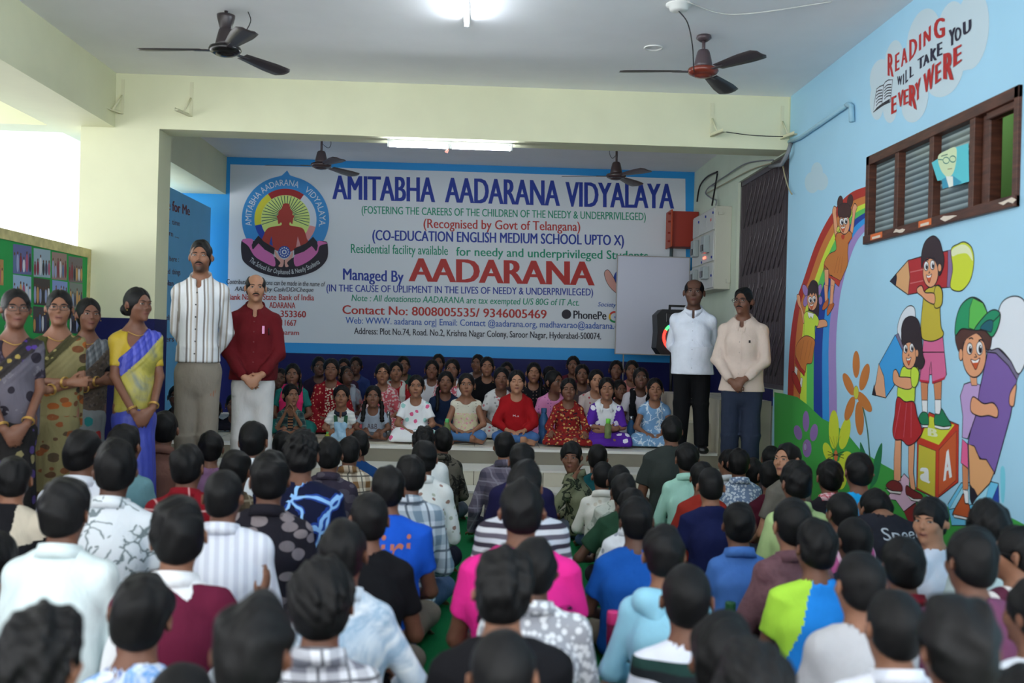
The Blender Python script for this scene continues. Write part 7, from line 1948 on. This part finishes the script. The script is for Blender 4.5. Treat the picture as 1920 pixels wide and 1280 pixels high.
# px, top, depth, hz, material, sleeve, legs, lower material, hair extras, skin, pose, label, extras
GIRLS = [
 (544, 720, 9.45, .88, cloth('plaid', (62, 92, 92), (40, 56, 62), (120, 140, 130), sc=1.6), 'elbow', 'shorts', pl(40, 44, 62), None, 'm', 'chin', 'small boy with clasped hands at his chin and a striped tie', dict(boy=1, hyaw=.45, look='right', tie=1)),
 (639, 722, 9.45, .88, cloth('hstripe', (220, 222, 220), (202, 206, 206), sc=7), 'short', 'trousers', pl(150, 56, 44), None, 'm', 'lap', 'small boy in a white tee with green braces holding a pale blue pouch', dict(boy=1, braces=1, pouch=1)),
 (699, 722, 9.45, .90, pl(152, 162, 176), 'short', 'trousers', pl(72, 76, 84), ['pigtails'], 'd', 'lap', 'small girl with two long pigtails in a grey top', dict(print_='top')),
 (780, 702, 9.40, .93, cloth('floral', (226, 228, 232), (214, 96, 140), (150, 200, 196), sc=.85), 'short', 'dress', None, ['back'], 'm', 'lap', 'girl in a white dress with pink flowers', {}),
 (875, 699, 9.42, .94, cloth('zones', (206, 196, 160), (214, 150, 160), (222, 190, 190), sc=1.4), 'none', 'trousers', pl(72, 110, 156), ['back'], 'm', 'lap', 'girl in a sleeveless beige and pink top with jeans', dict(neckl=1)),
 (970, 693, 9.42, .96, pl(150, 20, 26), 'long', 'trousers', pl(66, 100, 150), None, 'l', 'lap', 'girl in a loose plain red sweater in the middle of the front row', dict(loose=.018, print_='red', eyes='closed')),
 (1068, 708, 9.42, .94, cloth('zones', (130, 32, 32), (190, 150, 90), (60, 30, 40), sc=1.6), 'long', 'dress', None, None, 'd', 'knee', 'girl in a red and gold patterned long dress', dict(eyes='closed')),
 (1140, 707, 9.42, .93, cloth('floral', (84, 40, 150), (226, 224, 236), sc=.8), 'elbow', 'dress', None, None, 'm', 'fold', 'girl in a purple dress with white flowers and a white front', dict(bib=(222, 224, 228), eyes='closed', knee=.8)),
 (1231, 708, 9.50, .93, cloth('veins', (116, 156, 196), (214, 226, 236), (150, 186, 216), sc=1.6), 'puff', 'dress', None, None, 'm', 'lap', 'girl in a frilled light blue and white dress next to the man in white', dict(eyes='closed', knee=.62)),
 (620, 671, 10.0, .98, cloth('floral', (132, 22, 34), (200, 150, 120), sc=2.2), 'long', 'dress', None, ['back'], 'd', 'lap', 'tall girl in a red embroidered kurta behind the boy in braces', dict(eyes='closed', embroid=1)),
 (547, 681, 10.0, .93, pl(36, 112, 106), 'short', 'dress', None, ['front_l'], 'd', 'lap', 'girl in teal with a bright pink scarf behind the boy with the tie', dict(scarf=(214, 46, 104))),
 (523, 690, 10.25, .90, pl(120, 26, 36), 'short', 'dress', None, None, 'k', 'lap', 'girl in dark red just beside the man in the maroon shirt', {}),
 (648, 685, 10.45, .92, cloth('mottle', (150, 156, 164), (120, 126, 136), (180, 60, 60)), 'short', 'dress', None, None, 'k', 'lap', 'girl with her hair over her face and a grey scarf over red', dict(hpitch=-.45, hyaw=.5, scarf=(150, 158, 170))),
 (597, 668, 11.15, .93, pl(40, 30, 50), 'short', 'dress', None, None, 'k', 'lap', 'girl in dark purple in the back row over the embroidered kurta', dict(hyaw=.2)),
 (644, 671, 11.35, .93, pl(60, 40, 60), 'short', 'dress', None, None, 'd', 'lap', 'girl with a red dot on her forehead half hidden in the back row', dict(bindi=1)),
 (666, 668, 11.75, .93, pl(44, 60, 110), 'short', 'dress', None, ['front_r'], 'k', 'lap', 'girl in blue at the back against the navy wall behind the grey scarf', {}),
 (717, 680, 10.35, .95, cloth('speckle', (190, 90, 100), (206, 180, 180)), 'elbow', 'dress', None, ['back'], 'm', 'lap', 'girl in a pink red speckled kurta behind the girl with pigtails', dict(eyes='closed')),
 (742, 677, 10.95, .94, pl(150, 26, 34), 'short', 'dress', None, None, 'm', 'lap', 'girl in red with a pale scarf right of the speckled kurta', dict(scarf=(196, 196, 190), hyaw=.1)),
 (756, 667, 11.55, .92, pl(40, 70, 60), 'short', 'dress', None, None, 'd', 'lap', 'girl peeping from behind the red and pale scarf', dict(hyaw=.2)),
 (810, 674, 10.9, .92, pl(206, 208, 214), 'short', 'dress', None, ['front_l'], 'd', 'lap', 'girl in pale grey behind the shoulder of the white flowered dress', dict(eyes='closed')),
 (822, 663, 11.7, .90, pl(44, 40, 50), 'short', 'dress', None, None, 'd', 'lap', 'girl in the back row whose hair shows above the pale grey top', {}),
 (848, 672, 10.5, .95, cloth('speckle', (196, 96, 110), (222, 210, 212)), 'short', 'dress', None, None, 'd', 'lap', 'girl with a white shawl over a red dotted dress', dict(scarf=(220, 222, 228), hyaw=-.1)),
 (836, 695, 9.98, .95, pl(*NAVY_), 'short', 'dress', None, ['front_r'], 'd', 'lap', 'girl in a plain dark navy dress between two front row girls', dict(eyes='closed')),
 (896, 664, 11.6, .92, pl(190, 196, 206), 'short', 'dress', None, None, 'd', 'lap', 'girl in white partly covered by a girl in black, back row', dict(hyaw=-.3)),
 (914, 668, 11.0, .95, pl(18, 18, 22), 'short', 'dress', None, None, 'm', 'lap', 'girl in plain black in the back rows', dict(eyes='closed')),
 (941, 688, 10.02, .97, cloth('floral', (206, 206, 206), (190, 110, 120), (150, 150, 150), sc=1.6), 'short', 'dress', None, None, 'd', 'lap', 'girl in a white floral blouse behind the red sweater', dict(eyes='closed')),
 (951, 678, 11.6, .92, pl(60, 50, 60), 'short', 'dress', None, None, 'k', 'lap', 'girl whose dark hair shows above the white floral blouse', {}),
 (1002, 679, 10.6, .95, cloth('dots', (22, 22, 28), (120, 100, 90), sc=.8), 'short', 'dress', None, ['front_l'], 'm', 'lap', 'girl in black with a patterned front right of the red sweater', dict(eyes='closed')),
 (1032, 686, 11.4, .90, pl(96, 60, 60), 'short', 'dress', None, None, 'd', 'lap', 'girl hidden behind the pink dotted top', dict(hyaw=.2)),
 (1041, 694, 10.02, .98, cloth('dots', (206, 130, 176), (110, 60, 120)), 'short', 'dress', None, None, 'd', 'lap', 'girl in a pink dotted top turning to her side', dict(hyaw=.75, look='right')),
 (1076, 667, 11.7, .93, pl(90, 30, 44), 'short', 'dress', None, ['front_l'], 'd', 'lap', 'girl in dark wine red seated highest against the navy wall', dict(hyaw=-.1)),
 (1093, 682, 10.8, .94, pl(80, 66, 70), 'short', 'dress', None, None, 'd', 'lap', 'girl in brown grey behind the red and gold dress', {}),
 (1120, 692, 10.1, .96, cloth('floral', (196, 180, 176), (170, 50, 70), sc=1.8), 'short', 'dress', None, ['back'], 'l', 'lap', 'girl in a red and white floral top behind the purple dress', dict(hyaw=.1)),
 (1157, 675, 11.4, .93, pl(30, 30, 38), 'short', 'dress', None, None, 'd', 'lap', 'girl in black at the back below the whiteboard', {}),
 (1187, 675, 10.95, .95, pl(206, 130, 126), 'short', 'dress', None, None, 'd', 'lap', 'girl in a peach pink top by the leg of the whiteboard', dict(hyaw=-.1)),
 (1204, 688, 10.15, .96, pl(196, 192, 200), 'short', 'dress', None, None, 'k', 'lap', 'girl in white with a long black scarf', dict(scarf=(20, 20, 24), hpitch=-.15)),
 (1164, 712, 10.3, .92, pl(52, 40, 140), 'short', 'dress', None, ['front_r'], 'd', 'lap', 'girl in violet blue half hidden behind the purple dress', dict(hyaw=.3)),
 (328, 722, 9.5, .92, pl(22, 22, 28), 'short', 'dress', None, None, 'k', 'lap', 'girl in black behind the striped shirt man beside the blue wall', {}),
 (398, 748, 9.6, .92, pl(20, 20, 26), 'short', 'dress', None, None, 'k', 'lap', 'girl in black glimpsed between the legs of the striped shirt man', {}),
 (436, 738, 9.9, .92, pl(24, 24, 34), 'short', 'dress', None, None, 'k', 'lap', 'girl in black beside the trousers of the man in maroon', {}),
]
def build_girls():
    GD = [g[2] for g in GIRLS]; fr = [d < 9.55 for d in GD]
    spread([(g[0], g[1]) for g in GIRLS], GD, [d if f else 9.98 for d, f in zip(GD, fr)], [d if f else (11.5 if g[0] > 1130 else 12.1) for d, f, g in zip(GD, fr, GIRLS)], .40, .50)
    for i, (px, top, d, hz, m, slv, legs, lo_m, br, sk_, ps, lab, ex) in enumerate(GIRLS):
        front = fr[i]; d = GD[i]; p = at_y(px, top, d); zz = ZS + .006
        def extra(body, c, ex=ex, i=i):
            so, hf, nb, bs, w, ty, sz = c['shirt'], c['hf'], c['nb'], c['bs'], c['w'], c['ty'], c['sz']
            if 'scarf' in ex:
                pts = []
                V, F = solidify([Cone(nb + vec(sx * .075, .02, -.01), vec(sx * .085, ty + .115, sz - .10), .036, .030, .022, .02, X1, .02) for sx in (1, -1)] + [Cone(vec(sx * .085, ty + .115, sz - .10), vec(sx * .06, .13, .24 * bs), .030, .05, .02, .02, X1, .02) for sx in (1, -1)] + [Cone(nb + vec(-.07, -.045, .0), nb + vec(.07, -.045, .0), .034, k=.03)], .009, ([], [], []), [], [], folds(.003, i, 50))
                finish('scarf', V, F, cloth('plain', ex['scarf']), body)
            if 'bindi' in ex:
                b = MB(); b.lathe([(.0035, -.0008), (.0035, .0008)], 10, 0, hf.mat() @ Matrix.Translation((0, .083, .040)) @ Matrix.Rotation(PI / 2, 4, 'X')); b.build('bindi', plain('bindi_red', (150, 20, 30), .5), body)
            if 'bib' in ex or 'embroid' in ex or 'neckl' in ex:
                n = len(so.data.polygons); C = np.empty(n * 3, F32); so.data.polygons.foreach_get('center', C); C = C.reshape(n, 3)
                if 'bib' in ex: so.data.materials.append(cloth('plain', ex['bib'])); mk = (np.abs(C[:, 0]) < .105 * w + (C[:, 2] - .40 * bs) * .25) & (C[:, 1] > -.02) & (C[:, 2] > .26 * bs)
                elif 'embroid' in ex: so.data.materials.append(cloth('speckle', (132, 22, 34), (206, 190, 170), sc=1.2)); mk = (np.abs(C[:, 0]) < .05) & (C[:, 1] > .02) & (C[:, 2] > .18 * bs)
                else: so.data.materials.append(cloth('dots', (206, 202, 186), (120, 120, 110), sc=1.2)); mk = (C[:, 2] > .43 * bs)
                so.data.polygons.foreach_set('material_index', mk.astype(np.int32)); so.data.update()
            if 'bib' in ex: link('collar', collar_mesh((0, nb[1], nb[2] + .0), .062 * hz, .066 * hz, .35, .012, .05, .5, .02), cloth('plain', ex['bib']), body)
            if 'tie' in ex or 'braces' in ex:
                bvh = BVHTree.FromPolygons([v.co for v in so.data.vertices], [q.vertices[:] for q in so.data.polygons])
                def strip(name, pts, w0, mt):
                    vs = []; fs = []
                    for (x, z) in pts:
                        for sx in (-1, 1):
                            h = bvh.ray_cast(Vector((x + sx * w0, 1, z)), Vector((0, -1, 0))); y = h[0].y if h[0] else .1
                            vs += [(x + sx * w0, y + .006, z), (x + sx * w0, y - .01, z)]
                    for k in range(len(pts) - 1):
                        b_ = 4 * k
                        fs += [(b_, b_ + 4, b_ + 6, b_ + 2), (b_, b_ + 1, b_ + 5, b_ + 4), (b_ + 2, b_ + 6, b_ + 7, b_ + 3), (b_ + 1, b_ + 3, b_ + 7, b_ + 5)]
                    me = bpy.data.meshes.new(name); me.from_pydata(vs, [], fs); me.update(); link(name, me, mt, body)
                if 'tie' in ex: strip('tie', [(0.0, z * bs) for z in np.linspace(.50, .20, 9)], .024, cloth('hstripe', (40, 34, 40), (150, 110, 80), sc=9))
                else:
                    for sx in (1, -1): strip('brace', [(sx * (.082 - .02 * t) * w / .95, (.55 - .36 * t) * bs) for t in np.linspace(0, 1, 9)], .017, cloth('plain', (52, 96, 72)))
                    link('collar', collar_mesh((0, nb[1], nb[2] + .0), .062 * hz, .066 * hz, .35, .010, .01, .2, .01), cloth('plain', (40, 44, 60)), body)
            if ex.get('print_') == 'red': shirt_text(body, so, [('M..a', .028, -.028, .36 * bs, .018, (220, 210, 215), .03)], False)
            if ex.get('print_') == 'top': shirt_text(body, so, [('A&B', .05, -.045, .24 * bs, .05, (70, 56, 60), .03)], False)
        dx_, dy_ = CAM.x - p.x, CAM.y - p.y
        a = math.atan2(-dx_, -dy_) * -1 * .55      # turn slightly to the hall
        boy = 'boy' in ex
        seated((p.x, p.y + .09, zz), PI + a, p.z - zz, hz, lab, 'child', 'children sitting on the stage', shirt=m, sleeve=slv, tr=lo_m, legs=legs, skin_m=SK[sk_], hair='short' if boy else 'woman',
               hyaw=ex.get('hyaw', 0), hpitch=ex.get('hpitch', -.05), pose=ps, face=True, eyes=ex.get('eyes', 'open'), look=ex.get('look', 'front'), res=.0075 if front else .010, hres=.0048 if front else .0055,
               seed=200 + i, braids=br, extra=extra, hands=True, fem=not boy, loose=ex.get('loose', 0.003), knee=ex.get('knee', .80 if front else .52), lean=.03, collar=None, neck=.4, bw=1.02, jaw=1.0, wide=1.05)
build_girls()

# ================================================================== the standing men and women
def wear(body, c, kind):
    of = c['on_front']; H = c['H']; hem = kind['hem']
    b = MB()
    z0, z1 = c['nb'][2] - .10, hem * H + .06
    for k in range(6):
        z = z0 + (z1 - z0) * k / 5; p = of(.004, z, .001)
        b.lathe([(.0055, 0), (.0055, .003), (.002, .0035)], 10, 0, Matrix.Translation(p) @ Matrix.Rotation(-PI / 2, 4, 'X'))
    b.build('button', plain('button', kind['btn'], .4), body)
    # placket and pocket seams as thin raised strips
    def strip(pts, w0, name, mt):
        vs = []; fs = []
        for (x, z) in pts:
            for sx in (-1, 1): vs += [of(x + sx * w0, z, .0035), of(x + sx * w0, z, -.006)]
        for k in range(len(pts) - 1):
            q = 4 * k; fs += [(q, q + 4, q + 6, q + 2), (q, q + 1, q + 5, q + 4), (q + 2, q + 6, q + 7, q + 3)]
        me = bpy.data.meshes.new(name); me.from_pydata(vs, [], fs); me.update(); return link(name, me, mt, body)
    strip([(.004, z) for z in np.linspace(c['nb'][2] - .07, hem * H + .012, 26)], .016, 'placket', kind['shirt'])
    zp = c['sz'] - .155 * c['s']; xp = -.085 * c['w']
    vs = []; fs = []; nx, nz = 6, 7
    for a in range(nx + 1):
        for e in range(nz + 1): vs.append(of(xp - .055 + .11 * a / nx, zp - .13 * e / nz, .004))
    for a in range(nx):
        for e in range(nz): q = a * (nz + 1) + e; fs.append((q, q + 1, q + nz + 2, q + nz + 1))
    me = bpy.data.meshes.new('pocket'); me.from_pydata(vs, [], fs); me.polygons.foreach_set('use_smooth', [True] * len(fs)); me.update(); link('pocket', me, kind['shirt'], body)
    return of

p = at_y(378, 453, 6.95)
sh = cloth('vstripe', (216, 218, 220), (216, 218, 220), (150, 142, 134), (206, 206, 206), (216, 218, 220), (176, 168, 158), (222, 224, 226), (128, 122, 118), (216, 218, 220), sc=1.0)
b, c = standing((p.x, p.y, .18), PI + .12, p.z - .18, .93, 'tall bearded man in a striped white shirt and grey trousers', 'person', shirt=sh, tr=pl(132, 124, 112), skin_m=SK['m'], hair='man', pose='back', moustache=True, beard=.85,
         hem=.555, seed=41, bw=.70, hyaw=.0, eyes='open', look='down')
wear(b, c, dict(hem=.555, btn=(40, 40, 44), shirt=sh))
p = at_y(480, 514, 7.35)
sh = pl(92, 20, 26)
b, c = standing((p.x, p.y, .18), PI + .22, p.z - .18, .90, 'balding man in a maroon shirt and white trousers with clasped hands', 'person', shirt=sh, tr=pl(206, 204, 202), skin_m=SK['l'], hair='bald', pose='front', moustache=True,
         hem=.54, seed=42, bw=.82, belly=.025, hyaw=.05, wide=1.02)
of = wear(b, c, dict(hem=.54, btn=(110, 50, 54), shirt=sh))
m = MB(); q = of(-.075 * c['w'], c['sz'] - .13, .006); m.bbox((q.x - .010, q.y, q.z - .012), (q.x + .008, q.y + .008, q.z + .045), .002); m.build('badge', plain('pink_badge', (222, 150, 190), .5), b)
m = MB(); q = of(-.125 * c['w'], c['sz'] - .15, .006); m.tube([q, q + Vector((0, 0, .05))], .004, 8); m.build('pen', plain('black_pen', (16, 16, 18), .3), b)
p = at_y(1302, 523, 9.03)
sh = cloth('plain', (222, 228, 240))
b, c = standing((p.x, p.y, ZS + .006), PI - .22, p.z - ZS - .006, 1.06, 'bald man in a white band collar shirt and black trousers', 'person', shirt=sh, tr=pl(16, 17, 20), skin_m=SK['k'], hair='bald', pose='back', collar='band', hem=.45,
         seed=43, bw=1.0, belly=.035, shoes=plain('black_shoe', (14, 14, 15), .3, .5), wide=1.06, jaw=1.08, hyaw=-.02)
wear(b, c, dict(hem=.45, btn=(196, 200, 212), shirt=sh))
p = at_y(1395, 541, 8.42)
sh = cloth('plain', (206, 188, 176))
b, c = standing((p.x, p.y, .175), PI - .42, p.z - .175, .96, 'man with glasses and a moustache in a beige shirt and navy trousers', 'person', shirt=sh, tr=pl(42, 50, 68), skin_m=SK['d'], hair='man', pose='front', moustache=True, glasses=True,
         hem=.50, seed=44, bw=.90, hyaw=-.25, look='left', shoes=plain('black_shoe', (14, 14, 15), .3, .5))
of = wear(b, c, dict(hem=.50, btn=(190, 176, 166), shirt=sh))
m = MB(); q = of(-.085 * c['w'], c['sz'] - .14, .005); m.bbox((q.x - .008, q.y - .002, q.z - .01), (q.x + .008, q.y + .004, q.z + .012), .002); m.build('embroidered_mark', plain('black_thread', (20, 20, 22), .6), b)

grey_sari = cloth('zones', (96, 92, 102), (44, 42, 50), (120, 114, 126), sc=.8)
LADIES = [
 (30, 543, 5.45, .90, .50, .06, 'low', 'woman with black glasses in a grey and black patterned sari', 'd', dict(blouse=cloth('zones', (44, 38, 48), (70, 62, 74), (36, 32, 40)), skirt=cloth('floral', (38, 36, 36), (76, 60, 110), (130, 120, 84), sc=.9), pallu=cloth('zones', (92, 88, 98), (40, 36, 44), (108, 104, 112), sc=.55), edge=cloth('floral', (48, 44, 44), (150, 130, 70), (70, 50, 120), sc=1.5), edge_w=.07, hair='braid'), True, 'short'),
 (112, 545, 5.9, .89, .42, -.06, 'fold', 'woman with black glasses in an olive blouse and beige printed sari', 'm', dict(blouse=pl(70, 72, 38), skirt=cloth('leaves', (118, 110, 76), (66, 58, 44), (124, 70, 38), sc=1.3), pallu=cloth('leaves', (132, 122, 84), (56, 52, 44), (160, 88, 40), sc=1.2), edge=cloth('floral', (70, 66, 44), (120, 50, 30), (150, 140, 90), sc=1.6), edge_w=.05, hair='braid'), True, 'elbow'),
 (166, 560, 6.5, .89, .50, .12, 'fold', 'young woman in a dark blouse and grey sari with a brown border', 'd', dict(blouse=pl(22, 24, 30), skirt=cloth('floral', (116, 122, 124), (40, 120, 120), (150, 50, 50), sc=.6), pallu=cloth('zones', (84, 74, 66), (66, 60, 58), (98, 90, 84), sc=1.6), edge=cloth('vstripe', (96, 100, 104), (120, 124, 128), (84, 88, 92), sc=2.5), edge_w=.09, hair='braid'), False, 'short'),
 (258, 540, 6.15, .88, .58, .42, 'low', 'woman in a yellow blouse and a blue and yellow sari', 'd', dict(blouse=cloth('plain', (176, 150, 40), rough=.5, sheen=.2), skirt=cloth('plain', (62, 72, 164), rough=.45, sheen=.25), pallu=cloth('mottle', (128, 126, 56), (168, 158, 72), (104, 114, 112), rough=.5, sc=.5, sheen=.2), edge=cloth('vstripe', (74, 80, 170), (96, 100, 186), (60, 68, 160), sc=2.5), edge_w=.085, border=pl(150, 140, 60), hair='bun'), False, 'short'),
]
for i, (px, top, d, hz, a, hy, ps, lab, sk_, sari, gl, slv) in enumerate(LADIES):
    p = at_y(px, top, d)
    b, c = standing((p.x, p.y, .18), PI + a, p.z - .18, hz, lab, 'person', skin_m=SK[sk_], hair='woman', pose=ps, sleeve=slv, glasses=gl, seed=60 + i, sari=sari, hyaw=hy, bw=.72, look='right' if i == 3 else 'front', eyes='open')
    # bangles
    for sx in (1, -1):
        hh = [o for o in b.children if o.name.startswith('necklace')]
    if ps in ('low', 'fold'):
        s = c['s']; sw = c['sw']; sz = c['sz']
        for sx in (1, -1):
            if ps == 'low': E, Wp = vec(sx * (sw + .042 * c['w']), .045, sz - .29 * s), vec(sx * .055, .20, sz - .51 * s - .012 * sx)
            else: E, Wp = vec(sx * (sw + .042 * c['w']), .045, sz - .28 * s), vec(-sx * .05, .205, sz - .305 * s + .022 * sx)
            ax = (Wp - E); ax /= np.linalg.norm(ax); q = Wp - ax * .025
            M = Matrix.Translation(Vector(q)) @ Vector((0, 0, 1)).rotation_difference(Vector(ax)).to_matrix().to_4x4()
            m = MB()
            for k in (0, .008): m.tube([M @ Vector((.031 * math.cos(t), .031 * math.sin(t), k)) for t in np.linspace(0, 2 * PI, 21)], .0028, 6, cap=False)
            m.build('bangle', gold_m, b)

# ================================================================== bottles and small things
def bottle(px, py, d, h, r, body_m, cap_m, label, z0, group='water bottles', name='water_bottle'):
    p = at_y(px, py, d)
    root = empty(name, (p.x, p.y, z0), 0, label, 'bottle', group)
    m = MB(); m.lathe([(r * .9, 0), (r, .008), (r, h * .30), (r * .93, h * .34), (r, h * .38), (r, h * .66), (r * .5, h * .84), (r * .45, h * .88)], 20); m.build('bottle_body', body_m, root)
    m = MB(); m.lathe([(r * .52, h * .86), (r * .55, h * .87), (r * .55, h * .985), (r * .48, h)], 20); m.build('cap', cap_m, root)
    return root
def clear(name, rgb):
    t = NT(name, .08, .5); t.base(lin(rgb)); t.b.inputs['Transmission Weight'].default_value = .55; t.b.inputs['IOR'].default_value = 1.2; return t.m
gcap = plain('green_cap', (84, 170, 96), .4); ycl = clear('greenish_plastic', (150, 170, 110)); bcl = clear('blue_plastic', (70, 120, 170)); stl = plain('steel', (150, 154, 156), .25, .5, .8)
bottle(838, 800, 9.22, .24, .036, ycl, gcap, 'green-capped bottle beside the girl in the sleeveless top', ZS + .004)
bottle(1020, 770, 9.55, .34, .050, bcl, bcl, 'tall blue bottle between the red sweater and the red and gold dress', ZS + .004)
bottle(728, 780, 9.7, .26, .034, stl, stl, 'steel bottle beside the girl with pigtails', ZS + .004)
bottle(1183, 800, 9.6, .28, .040, bcl, stl, 'clear bottle beside the frilled blue dress', ZS + .004)
bottle(614, 800, 9.14, .10, .022, clear('lime_plastic', (190, 200, 80)), gcap, 'small lime bottle by the boy in braces', ZS + .004)
# bottle held by the girl in purple, pouch held by the boy in braces
p = at_y(1142, 790, 9.14); root = empty('water_bottle', (p.x, 9.2, p.z - .07), 0, 'green bottle held by the girl in the purple dress', 'bottle', 'water bottles')
m = MB(); m.lathe([(.03, -.09), (.033, -.08), (.033, .03), (.018, .05)], 18); m.build('bottle_body', ycl, root)
m = MB(); m.lathe([(.021, .048), (.022, .05), (.022, .088), (.018, .092)], 18); m.build('cap', plain('bright_green_cap', (110, 200, 70), .4), root)
p = at_y(638, 806, 9.14)
V, F = solidify([Cone((0, 0, -.05), (0, .02, .06), .055, .045, .02, .02, X1, .02), Ell((.04, .0, .05), (.03, .02, .035), .02), Ell((-.02, .0, -.06), (.06, .025, .04), .03)], .006, ([], [], []), [], [], folds(.006, 9, 60))
tag(link('cloth_pouch', np_mesh('cloth_pouch', V, F), cloth('mottle', (120, 160, 190), (170, 200, 220)), None, (p.x, 9.13, ZS + .115)), 'pale blue cloth pouch in the lap of the boy in braces', 'pouch')
# tumblers and a pink bottle among the boys
def tumbler(px, py, d, z0, mt, cap, label, h=.21, r=.034):
    p = at_y(px, py, d); root = empty('tumbler', (p.x, p.y, z0), 0, label, 'bottle', 'flasks on the floor')
    m = MB(); m.lathe([(r * .85, 0), (r * .9, .005), (r, h * .8)], 20); m.build('flask_body', mt, root)
    m = MB(); m.lathe([(r * 1.02, h * .8), (r * 1.04, h * .82), (r * 1.0, h * .97), (r * .9, h)], 20); m.build('cap', cap, root)
grn = plain('flask_green', (44, 96, 56), .35)
tumbler(1369, 1160, 4.5, .012, grn, grn, 'green flask standing upright beside the plum brown shirt', .24, .024)
tumbler(1474, 1232, 3.94, .012, stl, plain('grey_cap', (120, 130, 126), .4), 'steel flask next to the blue and lime tee', .22, .022)
pk = clear('pink_plastic', (150, 30, 84))
tumbler(1149, 1165, 4.2, .012, pk, plain('hot_pink_cap', (226, 60, 130), .4), 'pink flask between the royal blue tee and the blue hoodie', .27, .026)
